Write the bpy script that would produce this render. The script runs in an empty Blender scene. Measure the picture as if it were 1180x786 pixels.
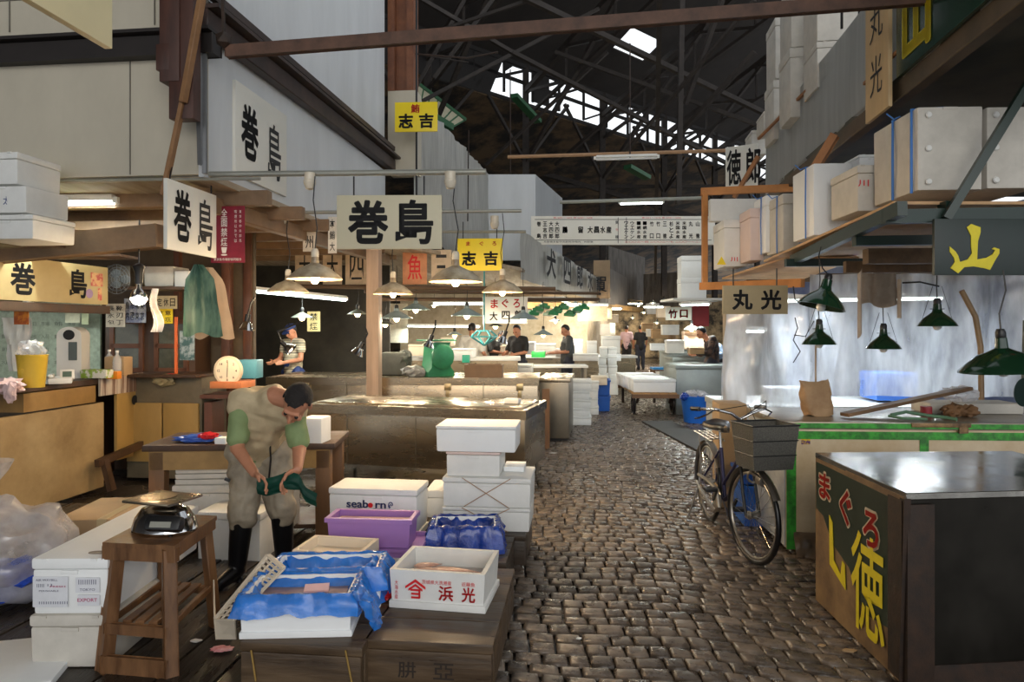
import bpy, bmesh, math, random
from mathutils import Vector, Matrix, noise
R = random.Random(7)
rad = math.radians
SC = bpy.context.scene
COL = SC.collection
F = 780.0; HY = 378.0; CX = 590.0; CH = 1.6      # focal length in pixels, horizon row, centre column, eye height

def S(r, g, b):
    f = lambda v: (v/255/12.92) if v/255 <= .04045 else ((v/255+.055)/1.055)**2.4
    return (f(r), f(g), f(b), 1)

# ---------------------------------------------------------------- camera, world, exposure
cam = bpy.data.cameras.new('camera'); camo = bpy.data.objects.new('camera', cam); COL.objects.link(camo)
camo.location = (0, 0, CH); camo.rotation_euler = (rad(90), 0, 0)
cam.sensor_width = 36; cam.lens = F/1180*36; cam.shift_y = -15/1180; cam.clip_end = 300; cam.clip_start = .05
SC.camera = camo
SC.view_settings.view_transform = 'Standard'; SC.view_settings.look = 'None'
SC.view_settings.gamma = 1; SC.view_settings.use_curve_mapping = False
SC.view_settings.exposure = 0.12
w = bpy.data.worlds.new('sky'); SC.world = w; w.use_nodes = True
bg = w.node_tree.nodes['Background']; bg.inputs[0].default_value = (.92, .96, 1, 1); bg.inputs[1].default_value = 1.3

def area(name, loc, target, sx, sy, power, col=(1, 1, 1)):
    l = bpy.data.lights.new(name, 'AREA'); l.shape = 'RECTANGLE'; l.size = sx; l.size_y = sy; l.energy = power; l.color = col
    o = bpy.data.objects.new(name, l); COL.objects.link(o); o.location = loc
    o.rotation_euler = (Vector(target)-Vector(loc)).to_track_quat('-Z', 'Y').to_euler(); return o
area('skylight_daylight', (3.0, 9, 9.5), (2.0, 10, 0), 7, 14, 210, (.88, .94, 1))
area('gate_daylight', (1.0, -4.5, 4.2), (0.2, 5, 1.2), 7, 3, 240, (1, .95, .88))

# ---------------------------------------------------------------- geometry helpers
def P(px, py, Y): return Vector(((px-CX)/F*Y, Y, CH-(py-HY)/F*Y))
def G(px, py, z=0.0):
    return P(px, py, (CH-z)*F/(py-HY))
RA = -rad(6.0)

def place(lx, rx, yb, yt, z0, d, rz=RA, Y=None):
    """base centre, width and height of a box whose front face spans the given picture columns and rows"""
    if Y is None: c = G(lx, yb, z0)
    else: c = P(lx, yb, Y)
    k = (rx-CX)/F; cs, sn = math.cos(rz), math.sin(rz)
    t = (k*c.y-c.x)/(cs-k*sn)
    h = CH-(yt-HY)/F*c.y-c.z
    b = c+Vector((cs, sn, 0))*(t/2)+Vector((-sn, cs, 0))*(d/2)
    return b, t, h

class MB:
    def __init__(self): self.bm = bmesh.new()
    def box(self, c, s, rot=(0, 0, 0), bev=0.0, taper=1.0, M=None):
        m = Matrix.Translation(c) @ Matrix(Matrix.Rotation(rot[2], 4, 'Z') @ Matrix.Rotation(rot[1], 4, 'Y') @ Matrix.Rotation(rot[0], 4, 'X'))
        if M is not None: m = M @ m
        r = bmesh.ops.create_cube(self.bm, size=1.0)
        vs = r['verts']
        for v in vs:
            k = taper if v.co.z < 0 else 1.0
            v.co = m @ Vector((v.co.x*s[0]*k, v.co.y*s[1]*k, v.co.z*s[2]))
        if bev > 0:
            es = list({e for v in vs for e in v.link_edges})
            bmesh.ops.bevel(self.bm, geom=es, offset=bev, segments=2, affect='EDGES', profile=.6)
        return self
    def bar(self, a, b, w_, h_=None, bev=0.0):
        a = Vector(a); b = Vector(b); h_ = h_ or w_
        d = b-a; L = d.length
        q = d.to_track_quat('Y', 'Z').to_matrix().to_4x4()
        m = Matrix.Translation((a+b)/2) @ q
        r = bmesh.ops.create_cube(self.bm, size=1.0)
        for v in r['verts']: v.co = m @ Vector((v.co.x*w_, v.co.y*L, v.co.z*h_))
        if bev > 0:
            es = list({e for v in r['verts'] for e in v.link_edges})
            bmesh.ops.bevel(self.bm, geom=es, offset=bev, segments=1, affect='EDGES')
        return self
    def tube(self, pts, r, n=8, closed=False, cap=True):
        pts = [Vector(p) for p in pts]; N = len(pts); rings = []
        rr = r if isinstance(r, (list, tuple)) else [r]*N
        up = None
        for i, p in enumerate(pts):
            if closed: t = pts[(i+1) % N]-pts[i-1]
            else: t = pts[min(i+1, N-1)]-pts[max(i-1, 0)]
            t.normalize()
            if up is None:
                up = Vector((0, 0, 1)) if abs(t.z) < .9 else Vector((1, 0, 0))
            a = t.cross(up)
            if a.length < 1e-5: a = t.cross(Vector((0, 1, .01)))
            a.normalize(); b = a.cross(t).normalized(); up = b
            rings.append([self.bm.verts.new(p+(a*math.cos(2*math.pi*k/n)+b*math.sin(2*math.pi*k/n))*rr[i]) for k in range(n)])
        for i in range(N if closed else N-1):
            A, B = rings[i], rings[(i+1) % N]
            for k in range(n): self.bm.faces.new((A[k], A[(k+1) % n], B[(k+1) % n], B[k]))
        if cap and not closed:
            self.bm.faces.new(rings[0][::-1]); self.bm.faces.new(rings[-1])
        return self
    def lathe(self, prof, c=(0, 0, 0), n=24, M=None, sx=1, sy=1):
        c = Vector(c); rings = []
        for (r, z) in prof:
            if r < 1e-5: rings.append([self.bm.verts.new(self._t(c+Vector((0, 0, z)), M))])
            else: rings.append([self.bm.verts.new(self._t(c+Vector((r*sx*math.cos(2*math.pi*k/n), r*sy*math.sin(2*math.pi*k/n), z)), M)) for k in range(n)])
        for A, B in zip(rings, rings[1:]):
            for k in range(n):
                a, b = A[k % len(A)], A[(k+1) % len(A)]; d, e = B[k % len(B)], B[(k+1) % len(B)]
                f = []
                for v in (a, b, e, d):
                    if v not in f: f.append(v)
                if len(f) > 2:
                    try: self.bm.faces.new(f)
                    except ValueError: pass
        return self
    def _t(self, v, M): return M @ v if M is not None else v
    def prism(self, poly, y0, y1, M=None):
        """polygon in the XZ plane, from y0 to y1"""
        A = [self.bm.verts.new(self._t(Vector((x, y0, z)), M)) for x, z in poly]
        B = [self.bm.verts.new(self._t(Vector((x, y1, z)), M)) for x, z in poly]
        n = len(poly)
        self.bm.faces.new(A); self.bm.faces.new(B[::-1])
        for k in range(n): self.bm.faces.new((A[k], B[k], B[(k+1) % n], A[(k+1) % n]))
        return self
    def slab(self, pts, th):
        """polygon of 3-D points given thickness along its normal (away from the normal)"""
        pts = [Vector(p) for p in pts]
        nrm = (pts[1]-pts[0]).cross(pts[2]-pts[0]).normalized()
        A = [self.bm.verts.new(p) for p in pts]; B = [self.bm.verts.new(p-nrm*th) for p in pts]
        n = len(pts)
        self.bm.faces.new(A); self.bm.faces.new(B[::-1])
        for k in range(n): self.bm.faces.new((A[k], B[k], B[(k+1) % n], A[(k+1) % n]))
        return self
    def grid(self, fn, nu, nv, closed=False, th=0.0):
        V = [[self.bm.verts.new(fn(i/nu, j/nv)) for j in range(nv+1)] for i in range(nu if closed else nu+1)]
        fs = []
        for i in range(nu):
            for j in range(nv):
                a, b = V[i], V[(i+1) % len(V)]
                fs.append(self.bm.faces.new((a[j], b[j], b[j+1], a[j+1])))
        if th:
            bmesh.ops.solidify(self.bm, geom=fs, thickness=th)
        return self
    def ball(self, c, r, sub=2, nz=0.0, fr=3.0, M=None, seed=0):
        rr = (r, r, r) if isinstance(r, (int, float)) else r
        g = bmesh.ops.create_icosphere(self.bm, subdivisions=sub, radius=1)
        for v in g['verts']:
            k = 1+nz*noise.noise(v.co*fr+Vector((seed*3.1, seed, c[0]*5)))
            q = Vector((v.co.x*rr[0]*k, v.co.y*rr[1]*k, v.co.z*rr[2]*k))
            if M is not None: q = M @ q
            v.co = q+Vector(c)
        return self
    def cap(self, a, b, ra, rb, n=14, sq=None):
        """tapered capsule between two joints"""
        a = Vector(a); b = Vector(b); d = b-a; L = max(d.length, 1e-4)
        q = d.to_track_quat('Z', 'Y').to_matrix().to_4x4(); m = Matrix.Translation(a) @ q
        prof = [(0, -ra)]+[(ra*math.cos(t), ra*math.sin(t)) for t in (rad(-60), rad(-30), 0)]
        prof += [(ra+(rb-ra)*k/4, L*k/4) for k in (1, 2, 3)]
        prof += [(rb*math.cos(t), L+rb*math.sin(t)) for t in (0, rad(30), rad(60))]+[(0, L+rb)]
        self.lathe(prof, n=n, M=m); return self

def link(name, mesh, m, parent=None):
    o = bpy.data.objects.new(name, mesh); COL.objects.link(o)
    if m is not None: mesh.materials.clear(); mesh.materials.append(m)
    if parent is not None: o.parent = parent
    return o
def obj(name, mb, m, parent=None, smooth=True, loc=None, rz=None, angle=38):
    me = bpy.data.meshes.new(name)
    bmesh.ops.recalc_face_normals(mb.bm, faces=mb.bm.faces)
    mb.bm.to_mesh(me); mb.bm.free()
    if smooth:
        me.polygons.foreach_set('use_smooth', [True]*len(me.polygons)); me.set_sharp_from_angle(angle=rad(angle))
    o = link(name, me, m, parent)
    if loc is not None: o.location = loc
    if rz is not None: o.rotation_euler = (0, 0, rz)
    return o
def tag(o, label, cat, group=None, kind=None):
    if label: o['label'] = label
    if cat: o['category'] = cat
    if group: o['group'] = group
    if kind: o['kind'] = kind
    return o
def thing(name, label, cat, loc=(0, 0, 0), rz=0.0, group=None):
    o = bpy.data.objects.new(name, None); COL.objects.link(o); o.empty_display_size = .1
    o.location = loc; o.rotation_euler = (0, 0, rz); return tag(o, label, cat, group)
def struct(name, mb, m, **k):
    o = obj(name, mb, m, **k); o['kind'] = 'structure'; return o
def dup(root, loc, rz, label, scale=None):
    def cp(o, par):
        c = o.copy(); COL.objects.link(c); c.parent = par
        for ch in list(o.children): cp(ch, c)
        return c
    r = cp(root, None); r.location = loc; r.rotation_euler = (0, 0, rz); r['label'] = label
    if scale: r.scale = scale
    return r
def baked(name, mb, m, parent, voxel, smooth_it=4, extra=None):
    """fuse the overlapping pieces into one continuous skin"""
    me = bpy.data.meshes.new(name); mb.bm.to_mesh(me); mb.bm.free()
    o = bpy.data.objects.new(name, me); COL.objects.link(o)
    md = o.modifiers.new('r', 'REMESH'); md.mode = 'VOXEL'; md.voxel_size = voxel; md.use_smooth_shade = True
    sm = o.modifiers.new('s', 'SMOOTH'); sm.iterations = smooth_it; sm.factor = .5
    me.materials.append(m); o.parent = parent; PEND.append((o, m, extra)); return o
PEND = []
def bake_all():
    dg = bpy.context.evaluated_depsgraph_get(); dg.update()
    for o, m, extra in PEND:
        m2 = bpy.data.meshes.new_from_object(o.evaluated_get(dg))
        if extra:
            n_ = len(m2.vertices); co = [0.0]*n_*3; no = [0.0]*n_*3; m2.vertices.foreach_get('co', co); m2.vertex_normals.foreach_get('vector', no)
            for i in range(0, n_*3, 3):
                d = extra(Vector(co[i:i+3]), Vector(no[i:i+3])); co[i] += d.x; co[i+1] += d.y; co[i+2] += d.z
            m2.vertices.foreach_set('co', co); m2.update()
        o.modifiers.clear(); old = o.data; o.data = m2; m2.materials.clear(); m2.materials.append(m)
        bpy.data.meshes.remove(old)

# ---------------------------------------------------------------- materials
MATS = {}
def mat(name, rgb, rough=.6, metal=0.0, var=.15, scale=5.0, bump=0.0, stretch=None, rgb2=None, spot=.5, alpha=1.0, coat=0.0, emit=0.0, trans=0.0, island=0.0, rvar=0.0, detail=5.0, sharp=.22):
    if name in MATS: return MATS[name]
    m = bpy.data.materials.new(name); m.use_nodes = True; nt = m.node_tree; N = nt.nodes; L = nt.links
    b = N['Principled BSDF']
    c1 = S(*rgb); c2 = S(*rgb2) if rgb2 else tuple([v*(1-var) for v in c1[:3]]+[1]); 
    c3 = tuple([min(1, v*(1+var*.5)) for v in c1[:3]]+[1])
    tc = N.new('ShaderNodeTexCoord'); mp = N.new('ShaderNodeMapping'); L.new(tc.outputs['Object'], mp.inputs[0])
    mp.inputs['Scale'].default_value = stretch or (1, 1, 1)
    nz = N.new('ShaderNodeTexNoise'); nz.inputs['Scale'].default_value = scale; nz.inputs['Detail'].default_value = detail; nz.inputs['Roughness'].default_value = .65
    L.new(mp.outputs[0], nz.inputs['Vector'])
    cr = N.new('ShaderNodeValToRGB'); L.new(nz.outputs['Fac'], cr.inputs[0])
    e = cr.color_ramp.elements
    e[0].position = spot-sharp; e[0].color = c2; e[1].position = spot+sharp; e[1].color = c3 if not rgb2 else c1
    src = cr.outputs[0]
    if island:
        gi = N.new('ShaderNodeNewGeometry'); hs = N.new('ShaderNodeHueSaturation')
        mr = N.new('ShaderNodeMapRange'); L.new(gi.outputs['Random Per Island'], mr.inputs[0]); mr.inputs[3].default_value = 1-island; mr.inputs[4].default_value = 1+island
        L.new(mr.outputs[0], hs.inputs['Value']); L.new(src, hs.inputs['Color']); src = hs.outputs[0]
    L.new(src, b.inputs['Base Color'])
    b.inputs['Roughness'].default_value = rough; b.inputs['Metallic'].default_value = metal
    if rvar:
        m2 = N.new('ShaderNodeMapRange'); L.new(nz.outputs['Fac'], m2.inputs[0]); m2.inputs[1].default_value = .3; m2.inputs[2].default_value = .7
        m2.inputs[3].default_value = max(.03, rough-rvar); m2.inputs[4].default_value = min(1, rough+rvar); L.new(m2.outputs[0], b.inputs['Roughness'])
    if bump:
        bp = N.new('ShaderNodeBump'); bp.inputs['Strength'].default_value = min(1, bump); bp.inputs['Distance'].default_value = .01 if bump <= 1 else .01*bump
        L.new(nz.outputs['Fac'], bp.inputs['Height']); L.new(bp.outputs[0], b.inputs['Normal'])
    if coat: b.inputs['Coat Weight'].default_value = coat; b.inputs['Coat Roughness'].default_value = .08
    if trans: b.inputs['Transmission Weight'].default_value = trans
    if emit:
        b.inputs['Emission Color'].default_value = c1; b.inputs['Emission Strength'].default_value = emit
    if alpha < 1: b.inputs['Alpha'].default_value = alpha
    MATS[name] = m; return m
wood = lambda n, c, **k: mat(n, c, **{**dict(rough=.6, var=.55, scale=3, stretch=(1, 1, 1), bump=.35, rvar=.15), **k})

foam = mat('white_foam', (226, 226, 222), rough=.7, var=.07, scale=9, bump=.12)
foamd = mat('grubby_foam', (205, 200, 190), rough=.75, var=.16, scale=6, bump=.15)
foamw = mat('foam_fresh', (238, 240, 240), rough=.65, var=.03, scale=9)
cream = mat('cream_foam', (226, 212, 190), rough=.7, var=.08)
white_pl = mat('white_plastic', (225, 225, 220), rough=.35, var=.05)
painted = mat('painted_board', (190, 182, 164), rough=.55, var=.14, scale=1.6, bump=.05, stretch=(1, 1, .5))
painted_daylit = mat('painted_board_daylit', (205, 208, 210), rough=.5, var=.12, scale=1.2, bump=.05, stretch=(2, 2, .4))  # white boarding with bluish daylight put into its colour
tarp = mat('white_sheet', (215, 214, 208), rough=.5, var=.25, scale=2.5, bump=.6, stretch=(6, 6, .5))
dkwood = mat('dark_wood', (74, 52, 36), rough=.5, var=.5, scale=7, bump=.3, stretch=(1, 1, .25), rvar=.15)
midwood = mat('mid_wood', (120, 86, 56), rough=.55, var=.4, scale=7, bump=.3, stretch=(1, 1, .2), rvar=.12)
midwoodx = mat('mid_wood_long', (122, 92, 62), rough=.55, var=.4, scale=7, bump=.3, stretch=(.2, 1, 1), rvar=.12)
palew = mat('pale_wood', (186, 160, 138), rough=.6, var=.25, scale=5, bump=.25, stretch=(2, 2, .2))
ply = mat('plywood', (164, 132, 74), rough=.55, var=.22, scale=3, bump=.1, stretch=(1, 1, .4))
palletw = mat('pallet_wood', (104, 84, 62), rough=.42, rgb2=(46, 34, 24), scale=5, bump=.5, stretch=(.35, 3, 3), rvar=.2)
palletd = mat('pallet_wood_dark', (70, 56, 42), rough=.45, rgb2=(34, 26, 19), scale=5, bump=.5, stretch=(.35, 3, 3), rvar=.2)
stoolw = mat('stool_wood', (138, 98, 62), rough=.42, rgb2=(74, 48, 30), scale=5, bump=.35, stretch=(3, 3, .5), rvar=.15)
steel = mat('stainless', (164, 150, 128), rough=.27, metal=.95, var=.14, scale=2.2, rvar=.05, stretch=(.6, 1, 2.5))
steeld = mat('stainless_dark', (130, 122, 108), rough=.36, metal=.8, var=.25, scale=2.5, rvar=.06)
dsteel = mat('freezer_dark_steel', (46, 43, 38), rough=.32, metal=.75, var=.35, scale=2.5, rvar=.15)
rust = mat('rusty_iron', (56, 36, 22), rough=.7, metal=.0, rgb2=(26, 19, 13), scale=12, bump=.4)
rustb = mat('rusty_beam', (104, 74, 58), rough=.6, metal=.1, rgb2=(60, 42, 34), scale=6, bump=.3)
truss_m = mat('truss_iron', (58, 50, 44), rough=.7, metal=.1, rgb2=(34, 28, 25), scale=5)
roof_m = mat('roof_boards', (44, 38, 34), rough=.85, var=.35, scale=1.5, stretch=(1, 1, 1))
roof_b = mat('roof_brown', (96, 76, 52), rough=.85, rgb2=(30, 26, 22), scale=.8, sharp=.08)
black = mat('black_plastic', (24, 24, 25), rough=.4, var=.1)
rubber = mat('black_rubber', (20, 20, 22), rough=.28, var=.1)
ink = mat('ink', (26, 26, 28), rough=.6, var=.05)
redink = mat('red_ink', (214, 28, 34), rough=.55, var=.08)
yelp = mat('yellow_paint', (222, 204, 30), rough=.5, var=.12, scale=12)
chrome = mat('chrome', (215, 215, 215), rough=.12, metal=1, var=.05)
signc = mat('sign_cream', (196, 188, 160), rough=.5, var=.08, scale=2)
signw = mat('sign_white', (222, 220, 210), rough=.5, var=.06, scale=2)
signy = mat('sign_yellow', (240, 212, 20), rough=.45, var=.05)
greenp = mat('green_paint', (20, 44, 36), rough=.35, var=.3, scale=4)
greend = mat('dark_green_board', (26, 44, 38), rough=.4, rgb2=(20, 32, 28), scale=3)
bluep = mat('blue_plastic', (32, 98, 190), rough=.35, var=.12)
bag = mat('blue_bag_film', (28, 132, 240), rough=.22, var=.4, scale=5, bump=1.6, coat=.4, detail=8, alpha=.80)
bagd = mat('deep_blue_bag_film', (16, 62, 160), rough=.18, var=.6, scale=7, bump=2.2, coat=.5, detail=8)
purple = mat('purple_plastic', (160, 118, 184), rough=.38, var=.06)
cardb = mat('cardboard', (176, 146, 108), rough=.75, var=.12, scale=4)
skin = mat('skin', (186, 128, 98), rough=.5, var=.12, scale=14)
hairm = mat('black_hair', (26, 22, 22), rough=.5, var=.3, scale=40, bump=.6, stretch=(1, 1, .3))
glassm = mat('clear_plastic', (225, 228, 230), rough=.12, var=.1, alpha=.35, scale=8, bump=.8)

def film_mat(name, rgb, transp, transl, scale=1.5, stretch=(1, 1, 1), bump=.5, rough=.2):
    m = bpy.data.materials.new(name); m.use_nodes = True; nt = m.node_tree; N = nt.nodes; L = nt.links
    N.remove(N['Principled BSDF']); out = N['Material Output']
    tc = N.new('ShaderNodeTexCoord'); mp = N.new('ShaderNodeMapping'); mp.inputs['Scale'].default_value = stretch; L.new(tc.outputs['Object'], mp.inputs[0])
    nz = N.new('ShaderNodeTexNoise'); nz.inputs['Scale'].default_value = scale; nz.inputs['Detail'].default_value = 9; L.new(mp.outputs[0], nz.inputs['Vector'])
    mr = N.new('ShaderNodeMapRange'); L.new(nz.outputs['Fac'], mr.inputs[0]); mr.inputs[1].default_value = .3; mr.inputs[2].default_value = .7; mr.inputs[3].default_value = min(1, transp+.32); mr.inputs[4].default_value = max(0, transp-.28)
    tr = N.new('ShaderNodeBsdfTransparent'); df = N.new('ShaderNodeBsdfDiffuse'); tl = N.new('ShaderNodeBsdfTranslucent'); gl = N.new('ShaderNodeBsdfGlossy'); gl.inputs['Roughness'].default_value = rough
    df.inputs[0].default_value = S(*rgb); tl.inputs[0].default_value = S(*rgb)
    bp = N.new('ShaderNodeBump'); bp.inputs['Strength'].default_value = bump; bp.inputs['Distance'].default_value = .02; L.new(nz.outputs['Fac'], bp.inputs['Height']); L.new(bp.outputs[0], gl.inputs['Normal']); L.new(bp.outputs[0], df.inputs['Normal'])
    a = N.new('ShaderNodeMixShader'); a.inputs[0].default_value = transl; L.new(df.outputs[0], a.inputs[1]); L.new(tl.outputs[0], a.inputs[2])
    g = N.new('ShaderNodeMixShader'); g.inputs[0].default_value = .13; L.new(a.outputs[0], g.inputs[1]); L.new(gl.outputs[0], g.inputs[2])
    c = N.new('ShaderNodeMixShader'); L.new(mr.outputs[0], c.inputs[0]); L.new(g.outputs[0], c.inputs[1]); L.new(tr.outputs[0], c.inputs[2]); L.new(c.outputs[0], out.inputs[0]); return m

# ---------------------------------------------------------------- lettering
GC = {}
def glyph(s, bold, ext):
    k = (s, bold)
    if k not in GC:
        c = bpy.data.curves.new('t', 'FONT'); c.body = s; c.offset = max(-.012, min(bold, .012)); c.resolution_u = 3; c.space_line = 1.0
        o = bpy.data.objects.new('t', c); me = bpy.data.meshes.new_from_object(o)
        bpy.data.objects.remove(o); bpy.data.curves.remove(c)
        GC[k] = ([v.co.copy() for v in me.vertices], [tuple(p.vertices) for p in me.polygons])
    return GC[k]
def letter(s, m, parent, cx, cz, w_=None, h_=None, y=-.012, bold=.02, name='lettering', bmjoin=None, skew=0.0, wav=0.0):
    """one run of characters fitted to a box centred at (cx, cz) in the parent's XZ plane"""
    vs, fs = glyph(s, bold if bold < 0 else min(bold, .01), 0)
    if not vs: return None
    if bold >= .03:
        n0 = len(vs); V2 = []; F2 = []
        for k in range(9):
            a = k*math.pi/4; r_ = 0 if k == 8 else (bold-.008)*.62
            V2 += [Vector((v.x+r_*math.cos(a), v.y+r_*math.sin(a), k*.0)) for v in vs]; F2 += [tuple(i+k*n0 for i in f) for f in fs]
        vs, fs = V2, F2
    x0 = min(v.x for v in vs); x1 = max(v.x for v in vs); y0 = min(v.y for v in vs); y1 = max(v.y for v in vs)
    sx = w_/(x1-x0) if w_ else None; sy = h_/(y1-y0) if h_ else None
    sx = sx or sy; sy = sy or sx
    out = []
    for v in vs:
        X = (v.x-(x0+x1)/2)*sx; Z = (v.y-(y0+y1)/2)*sy
        if wav: X += wav*noise.noise(Vector((X*9/(h_ or 1)*.2, Z*9/(h_ or 1)*.2, cx)));
        out.append((cx+X+skew*Z, y, cz+Z))
    if bmjoin is not None:
        n = len(bmjoin[0]); bmjoin[0].extend(out); bmjoin[1].extend([tuple(i+n for i in f) for f in fs]); return None
    me = bpy.data.meshes.new(name); me.from_pydata(out, [], fs); me.update()
    return link(name, me, m, parent)
def letters(items, m, parent, name='lettering', y=-.012):
    J = ([], [])
    for it in items: letter(it[0], m, parent, it[1], it[2], it[3], it[4], y=y, bold=it[5] if len(it) > 5 else .02, bmjoin=J)
    me = bpy.data.meshes.new(name); me.from_pydata(J[0], [], J[1]); me.update()
    return link(name, me, m, parent)

# ================================================================ THE HALL
def ext(poly, z0, z1):   # vertical prism over a plan polygon
    mb = MB(); A = [mb.bm.verts.new((x, y, z0)) for x, y in poly]; B = [mb.bm.verts.new((x, y, z1)) for x, y in poly]
    n = len(poly); mb.bm.faces.new(A); mb.bm.faces.new(B[::-1])
    for k in range(n): mb.bm.faces.new((A[k], B[k], B[(k+1) % n], A[(k+1) % n]))
    return mb
wetfloor = mat('wet_concrete', (70, 62, 54), rough=.28, rgb2=(30, 27, 24), scale=1.6, bump=.3, rvar=.18, detail=8)
b = MB(); b.box((2, 22, -.06), (40, 60, .06)); struct('floor', b, wetfloor, smooth=False)
# stone setts of the alley, one bevelled hump per stone, laid in bowed courses
sett = mat('granite_setts', (124, 110, 96), rough=.3, rgb2=(62, 54, 48), scale=9, bump=.5, island=.42, rvar=.15, detail=8)
vs = []; fs = []
y = 2.2; row = 0
while y < 30:
    xL = -.62+.11*(y-3)+.004*y; xR = 3.4+.20*(y-3)
    x = xL-.3+R.uniform(-.04, .04)
    dy = .108 + R.uniform(-.006, .006)
    while x < xR:
        wd = R.uniform(.095, .15)
        def cur(xx, yy):
            u = (xx-xL); return yy + .14*math.sin(u*1.9+.4) + .05*math.sin(u*4.1+yy*.35)
        g = .006; zt = R.uniform(-.004, .004); tl = R.uniform(-.004, .004)
        x0, x1 = x+g, x+wd-g
        pts = [(x0, y+g), (x1, y+g), (x1, y+dy-g), (x0, y+dy-g)]
        k = len(vs)
        for (a, c) in pts: vs.append((a, cur(a, c), -.022))
        for i, (a, c) in enumerate(pts):
            mx, my = (x0+x1)/2, y+dy/2
            vs.append((mx+(a-mx)*.97+R.uniform(-.003, .003), cur(mx+(a-mx)*.97, my+(c-my)*.95)+R.uniform(-.003, .003), -.004+zt))
        for i, (a, c) in enumerate(pts):
            mx, my = (x0+x1)/2, y+dy/2
            vs.append((mx+(a-mx)*.72, cur(mx+(a-mx)*.72, my+(c-my)*.68), .0005+zt+tl*(1 if a > mx else -1)))
        for j in range(4):
            q = (j+1) % 4
            fs.append((k+j, k+q, k+4+q, k+4+j)); fs.append((k+4+j, k+4+q, k+8+q, k+8+j))
        fs.append((k+8, k+9, k+10, k+11))
        x += wd
    y += dy; row += 1
me = bpy.data.meshes.new('floor_setts'); me.from_pydata(vs, [], fs); me.update()
me.polygons.foreach_set('use_smooth', [True]*len(me.polygons))
o = link('floor_paving', me, sett); o['kind'] = 'structure'; o.location = (0, 0, .0)
# black boards in front of the left stall
b = MB()
for i in range(15):
    x = -4.3+i*.27
    b.box((x, 4.3, .008+R.uniform(-.003, .003)), (.255, 3.6, .03), rot=(0, 0, RA), bev=.006)
struct('floor_boards', b, mat('black_duckboards', (58, 50, 42), rough=.35, rgb2=(26, 22, 19), scale=7, bump=.6, stretch=(3, .4, 1), rvar=.2))
b = MB(); b.bar((2.75, 7.2, .0), (2.45, 11.5, .0), .5, .05); struct('trim_1', b, mat('kerb_concrete', (50, 46, 42), rough=.75, var=.3, bump=.3))

# left shop front: white boarding above the stall, carried past the corner
AX = lambda Y, a=-2.85: Vector((a+.105*Y, Y, 0))
C0 = AX(5.1)
def wallpoly(pts, z0, z1, th, m, name):
    b = MB()
    for (p, q) in zip(pts, pts[1:]):
        p = Vector((p[0], p[1], 0)); q = Vector((q[0], q[1], 0)); d = (q-p).normalized(); n = Vector((-d.y, d.x, 0))
        mid = (p+q)/2+n*th/2
        b.box((mid.x, mid.y, (z0+z1)/2), ((q-p).length, th, z1-z0), rot=(0, 0, math.atan2(d.y, d.x)))
    return struct(name, b, m, smooth=False)
L5 = (C0.x-4.4*.9945, C0.y+4.4*.1045)
wallpoly([L5, (C0.x, C0.y)], 2.76, 3.72, .05, painted, 'wall_front')
wallpoly([L5, (C0.x, C0.y)], 3.86, 6.8, .05, painted, 'wall_front_upper')
pc = AX(9.75)
wallpoly([(C0.x, C0.y), (pc.x, pc.y)], 2.74, 3.86, .05, painted_daylit, 'wall_left')
b = MB(); 
p0 = AX(5.06); p1 = AX(9.75)
b.box(((p0.x+p1.x)/2-.03, (p0.y+p1.y)/2, 5.6), (4.72, .04, 3.0), rot=(0, 0, math.atan2(p1.y-p0.y, p1.x-p0.x)))
struct('wall_left_upper', b, painted_daylit, smooth=False)
# board seams as thin laths
b = MB()
for k in range(4):
    t = .6+k*1.2; q = C0+Vector((-.9945*t, .1045*t, 0)); b.box((q.x, q.y-.004, 3.24), (.008, .006, .94), rot=(0, 0, RA))
    b.box((q.x+.2, q.y-.03, 4.9), (.008, .006, 2.0), rot=(0, 0, RA))
q = C0+Vector((-.9945*2.2, .1045*2.2, 0)); b.box((q.x, q.y-.004, 4.15), (4.3, .008, .012), rot=(0, 0, RA))
struct('trim_2', b, mat('seam_grey', (112, 108, 98), rough=.7), smooth=False)
# iron beams round the corner
b = MB(); a = C0+Vector((-4.6*.9945, 4.6*.1045, 3.70)); c = C0+Vector((.12, -.07, 3.70)); b.bar(a, c, .12, .13, .008); b.bar(a+Vector((0, -.03, .09)), c+Vector((0, -.03, .09)), .18, .025)
struct('beam_front', b, mat('black_iron', (36, 30, 28), rough=.55, var=.3))
b = MB(); a = AX(4.95)+Vector((.06, 0, 3.86)); c = AX(10)+Vector((.06, 0, 3.98)); b.bar(a, c, .10, .16, .008); b.bar(a+Vector((.05, 0, .1)), c+Vector((.05, 0, .1)), .16, .03)
b.bar(a+Vector((.02, 0, .22)), c+Vector((.02, 0, .24)), .05, .06)
struct('beam_left', b, mat('brown_iron', (70, 52, 46), rough=.5, rgb2=(36, 28, 26), scale=4))
b = MB(); b.bar(P(262, 60, 4.93), P(1075, -3, 4.48), .055, .075, .006); struct('beam_crossing', b, rustb)
b = MB(); b.bar(P(256, -20, 4.9), P(258, 42, 4.9), .02); b.ball(P(258, 46, 4.9), .06, 1, .3); struct('trim_3', b, rust)
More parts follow.
